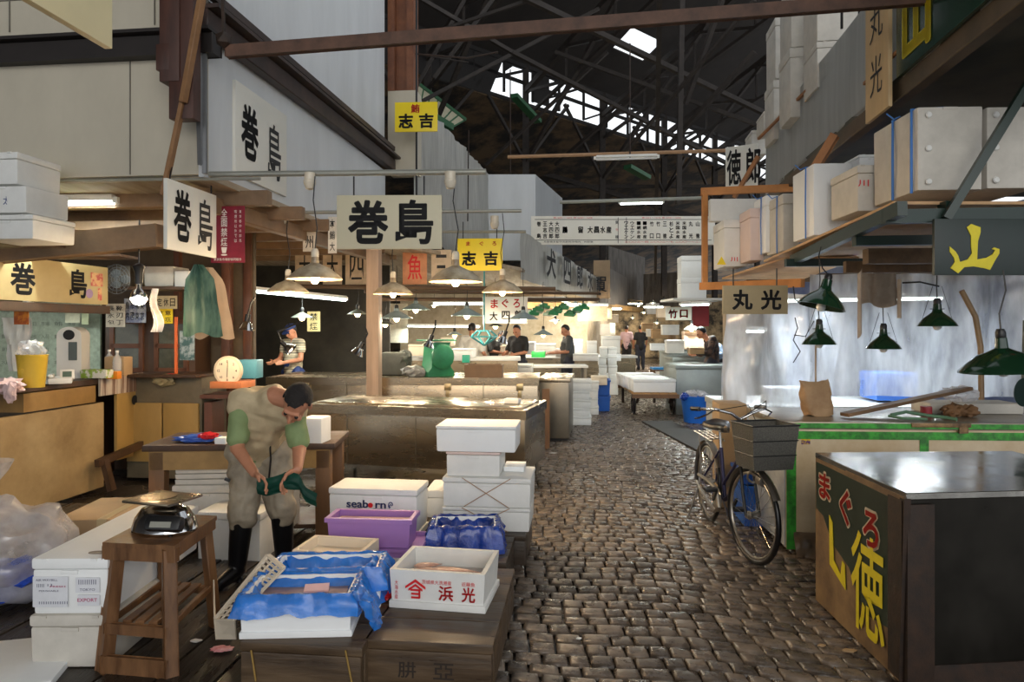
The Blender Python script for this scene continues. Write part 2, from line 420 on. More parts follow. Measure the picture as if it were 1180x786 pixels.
# hanging timber post with bracket
b = MB()
for (x0, x1, y0, y1, dd) in ((185, 208, -60, 95, .12), (205, 224, -60, 100, .10), (196, 224, 90, 138, .10), (181, 196, 52, 82, .16)):
    q, ww, hh = place(x0, x1, y1, y0, 0, dd, Y=4.86)
    b.box((q.x, q.y-.02, q.z+hh/2), (ww, dd, hh), rot=(0, 0, RA), bev=.006)
struct('post_corner', b, mat('stained_post', (86, 52, 40), rough=.5, rgb2=(52, 32, 26), scale=5, stretch=(2, 2, .4), bump=.25))
b = MB(); b.bar(P(233, -5, 4.75), P(211, 118, 4.8), .05, .04, .004); b.bar(P(212, 112, 4.83), P(188, 225, 4.85), .05, .03, .004)
struct('trim_4', b, mat('raw_batten', (140, 102, 66), rough=.6, var=.3, bump=.3))
b = MB(); b.bar(P(226, -20, 4.98), P(232, 190, 5.02), .045, .03); b.bar(P(236, 50, 5.02), P(236, 200, 5.02), .03); struct('trim_5', b, mat('grey_pipe', (120, 122, 124), rough=.4, metal=.3))
# columns at the end of the white boards
b = MB(); q, ww, hh = place(447, 476, 105, -60, 0, .3, Y=9.9); b.box((q.x-ww/2+.05, q.y, q.z+hh/2), (.10, .3, hh), rot=(0, 0, RA)); b.box((q.x+ww/2-.05, q.y, q.z+hh/2), (.10, .3, hh), rot=(0, 0, RA)); b.box((q.x, q.y+.05, q.z+hh/2), (ww-.1, .2, hh), rot=(0, 0, RA))
struct('column_1', b, mat('orange_brown_iron', (140, 88, 56), rough=.5, rgb2=(92, 54, 38), scale=3))
q, ww, hh = place(447, 480, 200, 105, 0, .3, Y=9.9)
b = MB(); b.box((q.x, q.y, q.z+hh/2), (ww, .3, hh), rot=(0, 0, RA)); struct('column_2', b, painted, smooth=False)

# second shop front further in: tall sheeted parapets that bend with the lane
b = MB(); pts = [P(477, 108, 10.0), P(563, 203, 15.2)]
def vwall(b, p, q, z0, z1, th=.06, n=24, wr=.04):
    p = Vector((p.x, p.y, 0)); q = Vector((q.x, q.y, 0)); d = q-p; nn = Vector((d.y, -d.x, 0)).normalized()
    z0 = z0 if isinstance(z0, tuple) else (z0, z0); z1 = z1 if isinstance(z1, tuple) else (z1, z1)
    def fn(u, v):
        k = wr*(noise.noise(Vector((u*n, 0, v*1.2)))+.5*noise.noise(Vector((u*n*2.3, 3, v*2))))
        return p+d*u+nn*k+Vector((0, 0, (z0[0]*(1-u)+z0[1]*u)*(1-v)+(z1[0]*(1-u)+z1[1]*u)*v))
    b.grid(fn, n*2, 8, th=th)
vwall(b, pts[0], pts[1], (3.05, 2.75), 5.06, n=20, wr=.07); struct('wall_left_sheeted', b, tarp)
b = MB(); q, ww, hh = place(562, 617, 300, 201, 0, .1, Y=15.2, rz=0); b.box((q.x, q.y, q.z+hh/2), (ww, .1, hh))
p_, r_ = P(617, 200, 15.2), P(648, 228, 18.0); vwall(b, p_, r_, 2.9, 5.05, n=4, wr=.0); struct('wall_left_far', b, painted_daylit, smooth=False)
b = MB(); p_, r_ = P(600, 270, 11.4), P(690, 330, 21); vwall(b, p_, r_, 2.42, (3.25, 3.15), n=16, wr=.06); struct('wall_left_banners', b, tarp)
# ceiling of the left stalls
soff = mat('stall_ceiling', (190, 174, 150), rough=.7, rgb2=(140, 120, 96), scale=2.5, stretch=(4, .5, 1))
b = MB(); b.slab([(-8, 5.75, 2.78), (-2.3, 5.15, 2.78), (-.9, 19, 2.78), (-9, 19, 2.78)], .05); struct('ceiling_left', b, soff, smooth=False)
b = MB(); b.slab([(-2.0, 8.2, 2.76), (.15, 11.2, 2.60), (1.9, 21, 2.45), (-2.0, 19, 2.7)], .05); struct('ceiling_awning', b, soff, smooth=False)
b = MB()
for k in range(7):
    yy = 5.9+k*.75; b.box((-4.6, yy, 2.68), (5.2+k*.1, .09, .12), rot=(0, 0, RA), bev=.005)
b.bar(P(-60, 296, 5.5), P(186, 272, 5.35), .14, .16, .01); b.bar((-2.5, 5.2, 2.6), (-1.85, 10, 2.6), .1, .14, .01)
b.bar(P(-20, 262, 6.3), P(240, 259, 6.1), .07, .06, .01)
struct('beam_stall', b, mat('stall_beam', (136, 108, 80), rough=.55, var=.4, scale=3, bump=.2))
# walls of the left stall
W2 = lambda Y: Vector((-4.78+.105*Y, Y, 0))
inner = mat('stall_back_wall', (104, 90, 70), rough=.7, rgb2=(56, 46, 38), scale=2.2, detail=7)
b = MB(); b.bar((-9.5, 8.6, 1.4), (-3.0, 7.9, 1.4), .06, 2.8); struct('wall_back_left', b, inner, smooth=False)
dkgreen = mat('stall_dark_wall', (62, 58, 48), rough=.6, rgb2=(30, 28, 24), scale=2)
b = MB(); b.bar((-5.6, 12.4, 1.4), (-2.2, 12.2, 1.4), .06, 2.8); struct('wall_back_dark', b, dkgreen, smooth=False)
b = MB(); b.bar((-8, 4, 2), (-8, 9, 2), .1, 4); struct('wall_stall_side', b, inner, smooth=False)
# wooden post standing between the counters
b = MB(); q, ww, hh = place(421, 437, 470, 286, 0, .16, Y=8.72); b.box((q.x, q.y, q.z/2+1.4), (.165, .165, 2.8), rot=(0, 0, RA), bev=.012)
struct('post_pale', b, palew)
b = MB()
for (px, Y, wd) in ((262, 7.75, .1), (287, 7.9, .1), (205, 7.6, .07)):
    c = P(px, 400, Y); b.box((c.x, Y, 1.38), (wd, wd, 2.76), rot=(0, 0, RA), bev=.01)
struct('post_brown', b, mat('post_reddish', (112, 70, 48), rough=.5, rgb2=(66, 42, 32), scale=4, stretch=(2, 2, .4)))

# ---- right shop front
RX = lambda Y: Vector((2.12+.147*Y, Y, 0))
pan = mat('grey_panel', (176, 176, 172), rough=.42, var=.2, scale=2.2, stretch=(3, 3, .35))
a = RX(2.4); c = RX(9.3); b = MB(); vwall(b, a, c, 3.42, 4.3, th=.05, n=14, wr=.012); struct('wall_right_upper', b, pan, smooth=False)
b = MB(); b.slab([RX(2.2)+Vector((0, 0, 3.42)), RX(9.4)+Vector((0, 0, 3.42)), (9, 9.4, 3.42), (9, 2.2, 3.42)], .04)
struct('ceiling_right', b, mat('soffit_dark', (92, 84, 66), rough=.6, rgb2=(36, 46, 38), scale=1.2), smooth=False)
b = MB(); a = RX(2.4)+Vector((.05, 0, 3.36)); c = RX(9.3)+Vector((.05, 0, 3.36)); b.bar(a, c, .1, .14, .008); struct('beam_right', b, mat('brown_beam', (104, 84, 62), rough=.6, rgb2=(52, 50, 40), scale=2))
b = MB(); b.bar(RX(5.6)+Vector((-.03, 0, 3.62)), RX(4.7)+Vector((-.03, 0, 3.62)), .02, .025); b.bar(P(938, 196, 6.2), P(962, 156, 6.1), .09, .06, .005)
b.bar(P(846, 228, 9.1), P(874, 180, 8.9), .05); b.bar(P(874, 160, 9.1), P(934, 100, 7.2), .03)
struct('trim_6', b, mat('timber_strut', (170, 116, 72), rough=.6, var=.3))
# right stall back wall, ceiling, curtain rail wall
b = MB(); b.box((7.6, 7.5, 1.75), (.08, 11, 3.5)); b.bar((3.9, 9.6, 1.6), (7.6, 9.6, 1.6), .06, 3.4); struct('wall_right', b, mat('right_back_wall', (160, 164, 170), rough=.6, rgb2=(84, 96, 136), scale=.9, detail=6), smooth=False)
b = MB()
b.bar((2.82, 5.4, 2.17), (5.9, 5.2, 2.17), .10, .12); b.bar((2.9, 5.9, 2.13), (5.9, 5.8, 2.13), .06, .1); b.bar((2.9, 8.4, 2.22), (5.9, 8.2, 2.22), .06, .1)
struct('beam_right_stall', b, mat('worn_timber', (124, 96, 66), rough=.65, rgb2=(62, 50, 38), scale=4, bump=.3))

# ---- great roof with its glazed clerestory strip
S0, S1 = P(545, 55, 22), P(900, 182, 37); T0, T1 = P(545, 93, 22), P(900, 218, 37)
def lp(a, b_, t): return a+(b_-a)*t
b = MB()
N_ = 15; dirs = (S1-S0)
far0, far1 = S0-dirs*1.4, S1+dirs*1.2
drop = Vector((-9, 16, -4.2)); rise = Vector((9, -15, 6.0))
fT0, fT1 = T0-dirs*1.4, T1+dirs*1.2
b.slab([fT0, fT1, fT1+drop, fT0+drop], .1)
b.slab([fT0+drop, fT1+drop, fT1+drop*1.1-Vector((0, 0, 6)), fT0+drop*1.1-Vector((0, 0, 6))], .1)
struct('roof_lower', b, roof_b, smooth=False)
b = MB(); nx, ny = 44, 26
holes = [(706, 735, 46, 70), (704, 730, -12, 8), (733, 745, 103, 112)]
def rp(i, j): return far0+(far1-far0)*(i/nx)+rise*(j/ny*1.5)
hole_cells = set()
for i in range(nx):
    for j in range(ny):
        c = (rp(i, j)+rp(i+1, j+1))/2
        px = CX+c.x/c.y*F if c.y > 1 else 0; py = HY-(c.z-CH)/c.y*F if c.y > 1 else 0
        if any(x0 < px < x1 and y0 < py < y1 for x0, x1, y0, y1 in holes): continue
        b.slab([rp(i, j), rp(i+1, j), rp(i+1, j+1), rp(i, j+1)], .05)
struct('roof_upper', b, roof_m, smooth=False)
e = rise*1.5
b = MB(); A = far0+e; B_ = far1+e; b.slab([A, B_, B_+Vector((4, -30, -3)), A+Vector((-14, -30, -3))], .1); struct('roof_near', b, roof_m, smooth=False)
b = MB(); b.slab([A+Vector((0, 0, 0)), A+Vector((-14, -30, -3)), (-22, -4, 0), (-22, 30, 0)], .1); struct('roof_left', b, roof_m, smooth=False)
# clerestory frame
b = MB(); Lw = 16
for t in range(-2, Lw+3):
    p = lp(S0, S1, t/Lw); q = lp(T0, T1, t/Lw); b.bar(p, q, .10)
    m0 = lp(p, q, .52); m1 = lp(lp(S0, S1, (t+1)/Lw), lp(T0, T1, (t+1)/Lw), .52)
    b.bar(m0, m1, .10)
    if t % 2: b.bar(lp(p, q, .5), lp(S0, S1, (t+1.0)/Lw), .09)
    else: b.bar(q, m1, .07)
b.bar(far0, far1, .2); b.bar(fT0, fT1, .12)
b.slab([far0, lp(S0, S1, .06), lp(T0, T1, .03)-Vector((0, 0, .3)), fT0-Vector((0, 0, .3))], .05)
rr = random.Random(3)
for t in range(0, Lw+2):            # sooty panes that never let light through
    p = lp(S0, S1, t/Lw); p2 = lp(S0, S1, (t+1)/Lw); q = lp(T0, T1, t/Lw); q2 = lp(T0, T1, (t+1)/Lw)
    a = lp(p, q, rr.uniform(.02, .2)); c = lp(p2, q2, rr.uniform(.02, .2)); b.slab([p, p2, c, a], .03)
    k = rr.random()
    if k < .35: b.slab([a, lp(a, c, .3), lp(p, q, .4)], .03)
    if k > .6: b.slab([lp(a, c, .7), c, lp(p2, q2, .4)], .03)
    if t in (2, 13): b.slab([p, lp(p, p2, .6), lp(q, q2, .6), q], .03)
struct('window_1', b, mat('clerestory_iron', (34, 30, 28), rough=.8, var=.2), smooth=False)
# skylight glimpses over the shops: sloped green-framed opening on the left, its glass hazy yellow
b = MB(); q0, q1, q2, q3 = P(470, 88, 19), P(536, 138, 21), P(520, 147, 20.5), P(470, 118, 19)
for t in range(9): b.bar(lp(q0, q1, t/8), lp(q3, q2, t/8), .05)
b.bar(q3, q2, .2); b.bar(q0, q1, .1); b.bar(P(592, 110, 20), P(620, 140, 22), .25, .12); b.bar(P(723, 192, 26), P(746, 205, 27), .35, .15)
struct('window_2', b, mat('green_frame', (46, 98, 62), rough=.5), smooth=False)
b = MB(); b.slab([q0, q1, q2, q3], .02); struct('window_2_glass', b, mat('dusty_glass', (235, 228, 196), rough=.6, alpha=.6), smooth=False)
# trusses
def truss(b, p0, p1, h, n, th=.09):
    p0 = Vector(p0); p1 = Vector(p1); up = Vector((0, 0, h))
    b.bar(p0, p1, th*1.4); b.bar(p0+up, p1+up, th*1.4)
    for i in range(n):
        a = lp(p0, p1, i/n); c = lp(p0, p1, (i+1)/n)
        b.bar(a, a+up, th*.8); b.bar(a if i % 2 else a+up, c+up if i % 2 else c, th*.7)
    b.bar(p1, p1+up, th)
b = MB(); dn = dirs.normalized()
for k in range(6):
    o_ = S0+rise*(.16*k+.03)-dn*10; truss(b, o_-Vector((0, 0, -.3+.12*k)), o_+dn*34-Vector((0, 0, -.3+.12*k)), 1.0, 22, .085)
struct('trim_7', b, truss_m, smooth=False)
b = MB(); rn = Vector((rise.x, rise.y, 0)).normalized()
for k in range(7):
    a = T0+dn*(-6+k*4.2)+Vector((0, 0, .2)); e_ = a+rise*1.25-Vector((0, 0, 1.0))
    b.bar(a, e_, .18); b.bar(a-Vector((0, 0, .9)), e_-Vector((0, 0, 2.6)), .10)
    for i in range(9):
        u0 = lp(a, e_, i/9); v1 = lp(a-Vector((0, 0, .9)), e_-Vector((0, 0, 2.6)), (i+1)/9); v0 = lp(a-Vector((0, 0, .9)), e_-Vector((0, 0, 2.6)), i/9)
        b.bar(u0, v1, .09); b.bar(u0, v0, .07)
    b.bar((a.x, a.y, a.z+1), (a.x, a.y, 3), .22)
    b.bar((a.x, a.y, a.z-2.5), lp(a, e_, .25), .12); b.bar((a.x, a.y, a.z-2.5), a-dn*2.2, .1); b.bar((a.x, a.y, a.z-2.5), a+dn*2.2, .1)
struct('trim_8', b, truss_m, smooth=False)
b = MB()
for (x0, y0, Y0, x1, y1, Y1, t) in ((470, -10, 14, 590, 60, 15, .08), (478, 45, 14, 640, -10, 13, .06), (500, 90, 15, 575, -10, 15, .07), (480, 120, 16, 690, 10, 17, .08), (560, 190, 20, 700, 60, 18, .08),
        (478, 62, 12, 540, 72, 12, .02), (535, 0, 16, 480, 100, 16, .07), (640, 190, 26, 790, 60, 22, .12), (600, -5, 13, 880, 130, 17, .11), (590, 60, 15, 870, 205, 20, .09), (786, 0, 14, 782, 235, 14, .10), (832, 0, 12, 790, 120, 13, .08), (870, 0, 11, 700, 200, 15, .06),
        (760, -5, 12, 755, 330, 26, .1), (556, 180, 30, 800, 250, 30, .2), (560, 215, 30, 840, 215, 30, .15), (870, 60, 13, 760, 180, 15, .09), (890, 150, 16, 640, 60, 18, .09)):
    b.bar(P(x0, y0, Y0), P(x1, y1, Y1), t)
struct('trim_9', b, truss_m, smooth=False)
# far end of the lane closing in
farm = mat('far_shops', (186, 160, 120), rough=.8, rgb2=(60, 52, 40), scale=2.4, detail=10, sharp=.12)
b = MB(); b.box((8, 36.5, 1.7), (14, .3, 3.4)); b.box((9, 46, 2.0), (34, .3, 4.0)); struct('wall_far', b, farm, smooth=False)
b = MB(); b.box((9.5, 45, 3.4), (9, .3, 2.2)); b.bar(P(700, 312, 30), P(742, 322, 34), .1, 2.2); b.bar(P(742, 335, 33), P(812, 332, 31), .1, 1.6); b.bar(P(690, 326, 22), P(722, 337, 31), .1, 1.3)
struct('wall_far_upper', b, mat('far_parapet', (118, 112, 104), rough=.7, rgb2=(66, 58, 50), scale=2.2, stretch=(3, 3, .6)), smooth=False)
b = MB(); b.bar(P(590, 352, 17), P(672, 352, 22), .5, .16); b.bar(P(672, 350, 22), P(740, 358, 34), .4, .2); struct('trim_10', b, mat('fascia_yellow_lit', (206, 160, 92), rough=.6, var=.2))  # beige fascia, yellow lamplight put into its colour

# ================================================================ BUILDERS
def foam_box(label, lx, rx, yb, yt, z0, d, rz=RA, Y=None, lid=.22, m=foam, group=None, cat='foam box', name='foam_box', dims=None, bands=None, lip=.006, dents=True):
    if dims: q, w_, h = dims
    else: q, w_, h = place(lx, rx, yb, yt, z0, d, rz, Y)
    t = thing(name, label, cat, q, rz, group)
    lh = h*lid if lid else 0; bv = min(.014, h*.08)
    b = MB(); b.box((0, 0, (h-lh)/2), (w_-.008, d-.008, h-lh), bev=bv, taper=.985)
    if dents and w_ > .2:
        b.box((0, -d/2+.002, h-lh-.012), (w_*.22, .008, .018), bev=.003)
    obj('body', b, m, t)
    if lid:
        b = MB(); b.box((0, 0, h-lh/2+.001), (w_, d, lh), bev=bv)
        if dents and w_ > .2:
            for s in (-.32, .32): b.box((s*w_, -d/2+.0, h-.006), (.03, .012, .012), bev=.003)
        obj('lid', b, m, t)
    t['_w'] = w_; t['_h'] = h; t['_d'] = d
    return t
def open_box(label, q, w_, d, h, rz, m=foam, th=.022, depth=None, name='foam_box', cat='foam box', group=None, rim=0.0, foot=0.0, taper=1.0):
    t = thing(name, label, cat, q, rz, group); b = MB(); bm = b.bm
    z0 = foot
    def ring(x, y, z): return [bm.verts.new((sx*x, sy*y, z)) for sx, sy in ((-1, -1), (1, -1), (1, 1), (-1, 1))]
    k = taper; dd = depth or h-.03
    rs = [ring(w_/2*k, d/2*k, z0), ring(w_/2, d/2, h-.0), ring(w_/2-th, d/2-th, h), ring((w_/2-th)*.97, (d/2-th)*.97, h-dd)]
    if rim: rs.insert(1, ring(w_/2*k+(w_/2-w_/2*k)*.8, d/2*k+(d/2-d/2*k)*.8, h-rim)); rs[2:3] = [ring(w_/2+.012, d/2+.012, h-rim), ring(w_/2+.012, d/2+.012, h)]
    bm.faces.new(rs[0][::-1]); bm.faces.new(rs[-1])
    for A, B in zip(rs, rs[1:]):
        for i in range(4): bm.faces.new((A[i], A[(i+1) % 4], B[(i+1) % 4], B[i]))
    bmesh.ops.bevel(bm, geom=[e for e in bm.edges if e.calc_face_angle(0) > .5], offset=.006, segments=2, affect='EDGES')
    o = obj('body', b, m, t)
    if foot:
        b = MB(); b.box((0, 0, foot/2), (w_+.006, d+.006, foot), bev=.006); obj('base_rim', b, m, t)
    return t, q
def liner(parent, w_, d, h, drop, m, inn=.06, seed=1, amp=.02, name='plastic_liner', hole=.0):
    """thin film draped over a box's rim, ragged hem outside"""
    b = MB(); per = []
    n = 120
    for i in range(n):
        u = i/n*4; s = int(u); f = u-s; r_ = .92
        if s == 0: x, y, nx_, ny_ = -1+2*f, -1, 0, -1
        elif s == 1: x, y, nx_, ny_ = 1, -1+2*f, 1, 0
        elif s == 2: x, y, nx_, ny_ = 1-2*f, 1, 0, 1
        else: x, y, nx_, ny_ = -1, 1-2*f, -1, 0
        cf = max(0, (abs(2*f-1)-.9)/.1)
        per.append((x*w_/2, y*d/2, x/1.2 if cf else nx_, y/1.2 if cf else ny_))
    prof = [(-inn, -.075), (-inn*.8, -.045), (-inn*.35, -.012), (-.01, .006), (.006, .008), (.016, -.012), (.02, -.3), (.024, -.6), (.03, -.85), (.034, -1.0)]
    def fn(u, v):
        i = int(round(u*n)) % n; x, y, a, c = per[i]; j = int(round(v*9)); o_, z_ = prof[j]
        if j > 5:
            dd = drop*(1+.38*noise.noise(Vector((u*14, seed, 0)))+.15*noise.noise(Vector((u*40, seed, 1)))); z_ = z_*dd
            o_ += amp*(noise.noise(Vector((u*26, z_*16, seed)))+.5*noise.noise(Vector((u*70, z_*30, seed))))+amp*.5
        else:
            z_ += amp*.5*noise.noise(Vector((u*34, j*.5, seed+3))); o_ += amp*.6*noise.noise(Vector((u*38, j*.7, seed+5)))
        return Vector((x+a*o_, y+c*o_, h+z_))
    b.grid(fn, n, 9, closed=True)
    if hole: b.box((0, 0, h-.07), (w_-2*inn, d-2*inn, .004))
    return obj(name, b, m, parent, angle=70)
def fish(b, c, L, rz=0, th=.02, pitch=0, fl=.5):
    m_ = Matrix.Translation(c) @ Matrix.Rotation(rz, 4, 'Z') @ Matrix.Rotation(pitch, 4, 'Y')
    prof = [(0, -.5), (.35, -.46), (.8, -.36), (1, -.2), (.95, 0), (.7, .2), (.4, .36), (.18, .44), (0, .46)]
    mm = m_ @ Matrix.Rotation(rad(90), 4, 'Y')
    b.lathe([(r*th, z*L) for r, z in prof], n=10, M=mm, sx=fl)
    b.prism([(.42*L, 0), (.52*L, .03), (.49*L, 0), (.52*L, -.03)], -.002, .002, M=m_ @ Matrix.Rotation(rad(70), 4, 'X'))
def sign(label, lx, rx, yb, yt, Y, m, name='shop_sign', cat='sign', rz=RA, th=.025, group=None, frame=None):
    q, w_, h = place(lx, rx, yb, yt, 0, th, rz, Y)
    t = thing(name, label, cat, q, rz, group); b = MB(); b.box((0, 0, h/2), (w_, th, h), bev=.003); obj('board', b, m, t)
    if frame:
        b = MB()
        for s in (-1, 1): b.box((s*w_/2, 0, h/2), (.02, th+.01, h+.02))
        for z in (0, h): b.box((0, 0, z), (w_, th+.01, .02))
        obj('frame', b, frame, t)
    t['_w'] = w_; t['_h'] = h
    return t, w_, h
def clean():
    for o in bpy.data.objects:
        for k in ('_w', '_h', '_d'):
            if k in o: del o[k]
def add_light(name, loc, power, col, r=.04, parent=None, spot=None):
    l = bpy.data.lights.new(name, 'SPOT' if spot else 'POINT'); l.energy = power; l.color = col; l.shadow_soft_size = r
    if spot: l.spot_size = rad(spot); l.spot_blend = .5
    o = bpy.data.objects.new(name, l); COL.objects.link(o); o.location = loc; o.parent = parent; return o
WARM = (1, .72, .42); MIDC = (1, .84, .62); COOL = (.9, 1, .96)
enam = mat('dirty_cream_enamel', (196, 182, 152), rough=.35, rgb2=(120, 98, 72), scale=9, bump=.15)
enamb = mat('blue_grey_enamel', (142, 160, 160), rough=.3, var=.25, scale=6)
enamg = mat('dark_green_enamel', (24, 56, 36), rough=.16, var=.3, scale=4, coat=.5)
bulbm = mat('lit_bulb', (255, 226, 170), emit=9, rough=.4, var=0)
bulbo = mat('unlit_bulb', (220, 220, 215), rough=.2, var=.05)
tubem = mat('lit_tube', (240, 255, 250), emit=7, rough=.4, var=0)
ceramic = mat('ceramic_socket', (210, 200, 180), rough=.4, var=.3, scale=12)
def lamp(label, px, py_rim, dia_px, Y, kind='dish', m=enam, top=None, power=7, col=WARM, lit=True, group=None, name='pendant_lamp', tilt=0, bulb=True, dia=None):
    c = P(px, py_rim, Y); D = dia or dia_px*Y/F; r = D/2
    t = thing(name, label, 'lamp', c, 0, group)
    if kind == 'dish': pr = [(.09, .88), (.13, .86), (.15, .6), (.3, .52), (.55, .42), (.82, .2), (.98, .05), (1.0, 0), (.97, 0), (.8, .17), (.53, .38), (.28, .48), (.1, .55)]
    elif kind == 'bell': pr = [(.13, 1.25), (.2, 1.22), (.22, .95), (.26, .78), (.4, .66), (.66, .46), (.88, .2), (1, .0), (.97, 0), (.64, .42), (.38, .62), (.15, .8)]
    else: pr = [(.1, .62), (.14, .6), (.16, .46), (.4, .33), (.75, .14), (1, 0), (.98, 0), (.74, .12), (.38, .31), (.1, .42)]
    M_ = Matrix.Rotation(rad(tilt), 4, 'Y')
    b = MB(); b.lathe([(a*r, z*r) for a, z in pr], n=28, M=M_); obj('shade', b, m, t, angle=50)
    hz = (1.2 if kind == 'bell' else .88 if kind == 'dish' else .6)*r
    b = MB(); b.lathe([(0, hz+.05), (.02, hz+.05), (.028, hz+.03), (.028, hz-.01), (.02, hz-.02), (0, hz-.02)], n=12, M=M_); obj('socket', b, ceramic if m is enam else black, t)
    if bulb:
        br = .034 if Y < 7.5 else .045
        b = MB(); b.lathe([(0, -br*1.0), (br*.6, -br*.85), (br, -br*.15), (br*.95, br*.35), (br*.45, br*1.3), (.014, br*1.8), (.014, r*.5), (0, r*.5)], n=16, M=M_); obj('bulb', b, bulbm if lit else bulbo, t)
    top = 2.72 if top is None else top
    zt = top-c.z; b = MB(); k = R.uniform(-.03, .03)
    b.tube([(math.sin(rad(tilt))*hz, 0, hz+.04), (k, .01, hz+(zt-hz)*.35), (-k, 0, hz+(zt-hz)*.7), (0, 0, max(zt, hz+.08))], .0045, 6); obj('cord', b, black, t)
    if lit: add_light('bulb_light', (0, 0, -.062), power, col, .035, t)
    return t
def tube_light(label, px0, py0, px1, py1, Y0, Y1, power, group=None, housing=True, col=COOL, rr_=.018, em=None):
    a = P(px0, py0, Y0); c = P(px1, py1, Y1); mid = (a+c)/2; t = thing('fluorescent_lamp', label, 'lamp', mid, 0, group)
    b = MB(); b.tube([a-mid, c-mid], rr_, 10); obj('tube', b, em or tubem, t)
    b = MB(); b.bar(a-mid+Vector((0, 0, .045)), c-mid+Vector((0, 0, .045)), .07, .04, .005)
    d = (c-a).normalized()*.02
    b.bar(a-mid-d, a-mid+Vector((0, 0, .05))-d, .04, .04); b.bar(c-mid+d, c-mid+Vector((0, 0, .05))+d, .04, .04); obj('housing', b, white_pl, t)
    if power:
        l = bpy.data.lights.new('tube_light', 'AREA'); l.shape = 'RECTANGLE'; l.size = (c-a).length; l.size_y = .05; l.energy = power; l.color = col
        o = bpy.data.objects.new('tube_glow', l); COL.objects.link(o); o.parent = t; o.location = (0, 0, -.03)
        o.rotation_euler = (0, 0, math.atan2((c-a).y, (c-a).x))
    return t

# ================================================================ NEAR LEFT: PALLETS AND BOXES
PZ = .25
def pallet(label, lx, rx, yb_top, d, w_=None, m=palletw, z=PZ, nb=4, rz=RA):
    a = G(lx, yb_top, z); k = (rx-CX)/F; cs, sn = math.cos(rz), math.sin(rz); t_ = (k*a.y-a.x)/(cs-k*sn)
    q = a+Vector((cs, sn, 0))*(t_/2)+Vector((-sn, cs, 0))*(d/2); q.z = 0
    t = thing('pallet', label, 'pallet', q, rz)
    bw = d/nb
    for i in range(nb):
        b = MB(); b.box((0, -d/2+bw*(i+.5), z-.02), (t_, bw-.008, .04), bev=.005); obj('plank', b, m, t)
    b = MB(); b.box((0, -d/2+.02, z-.12), (t_-.01, .04, .16), bev=.006); b.box((0, d/2-.02, z-.12), (t_-.01, .04, .16), bev=.006); obj('side_board', b, m, t)
    b = MB(); b.box((t_/2-.02, 0, z-.12), (.04, d-.09, .16), bev=.006); b.box((-t_/2+.02, 0, z-.12), (.04, d-.09, .16), bev=.006); obj('end_board', b, m, t)
    for sx in (-.35, .35):
        b = MB(); b.box((sx*t_, 0, .022), (.13, d-.05, .044), bev=.005); obj('skid', b, palletd, t)
    return t, t_, d
pA, wA, dA = pallet('low wooden pallet under the two blue-bagged boxes, nearer the wooden stool', 276, 417, 740, .90)
b = MB(); b.tube([(-wA*.40, -dA/2-.004, .22), (-wA*.36, -dA/2-.006, .09)], .004, 6); b.tube([(wA*.37, -dA/2-.004, .24), (wA*.44, -dA/2-.006, .06)], .004, 6); obj('rope', b, mat('straw_rope', (150, 120, 60), rough=.8), pA)
pB, wB, dB = pallet('low wooden pallet beside the cobbles carrying the red-lettered fish box', 419, 568, 737, .93)
letters([('肼', -.09, .13, .08, .07), ('亞', .07, .13, .09, .07)], mat('faded_brand', (44, 34, 26), rough=.7), pB, y=-dB/2-.003)
pC, wC, dC = pallet('dark wooden pallet under the blue-foil-lined box', 476, 583, 645, .50, m=palletd)
pD, wD, dD = pallet('rear wooden pallet under the twine-tied foam boxes', 490, 606, 613, .6, m=palletd)
pE, wE, dE = pallet('rear wooden pallet under the purple crates and the blue-lettered cooler', 366, 474, 648, .9, m=palletd)

# red-lettered open fish box
a = G(449, 700, PZ); rzb = -rad(9.5)
w_ = .47; d = .36; h = .185
q = a+Vector((math.cos(rzb), math.sin(rzb), 0))*w_/2+Vector((-math.sin(rzb), math.cos(rzb), 0))*d/2
t, _ = open_box('open white foam fish box with red characters on its front', q, w_, d, h, rzb, m=foam, foot=.035, depth=.10, taper=.96)
y_ = -d/2+.001
letters([('浜', .045, .085, .072, .072, .03), ('光', .155, .085, .066, .072, .03)], redink, t, y=-d/2*.99-.004)
letters([('茨城県大洗港産', -.0, .135, .145, .020, .0), ('近藤魚', .155, .135, .065, .020, .0)], redink, t, y=-d/2-.003)
letters([('大\n海\n水\n産', -.2, .09, .018, .09, .0)], redink, t, y=-d/2-.003)
b = MB()                                    # the merchant's mark: a peaked roof over a barred body
for s in (-1, 1): b.prism([(s*.0, .150), (s*.05, .115), (s*.05, .103), (s*.0, .136)] if s > 0 else [(0, .150), (0, .136), (-.05, .103), (-.05, .115)], -.001, .001)
for s in (-1, 1): b.prism([(0, .128), (s*.035, .103), (s*.035, .093), (0, .116)], -.001, .001)
for z in (.098, .080, .062): b.box((0, 0, z), (.042 if z < .09 else .05, .002, .009))
b.box((.02, 0, .08), (.009, .002, .04))
o = obj('merchant_mark', b, redink, t, smooth=False); o.location = (-.105, -d/2-.003, -.005)
b = MB(); b.box((0, 0, .09), (w_-.07, d-.07, .02), bev=.004); obj('ice', b, mat('crushed_ice', (205, 196, 190), rough=.3, var=.2, scale=60, bump=1.2), t)
flesh = mat('pink_fish', (176, 122, 98), rough=.28, rgb2=(222, 190, 172), scale=14, stretch=(1, 4, 4))
rot = Matrix.Rotation(rzb, 4, 'Z')
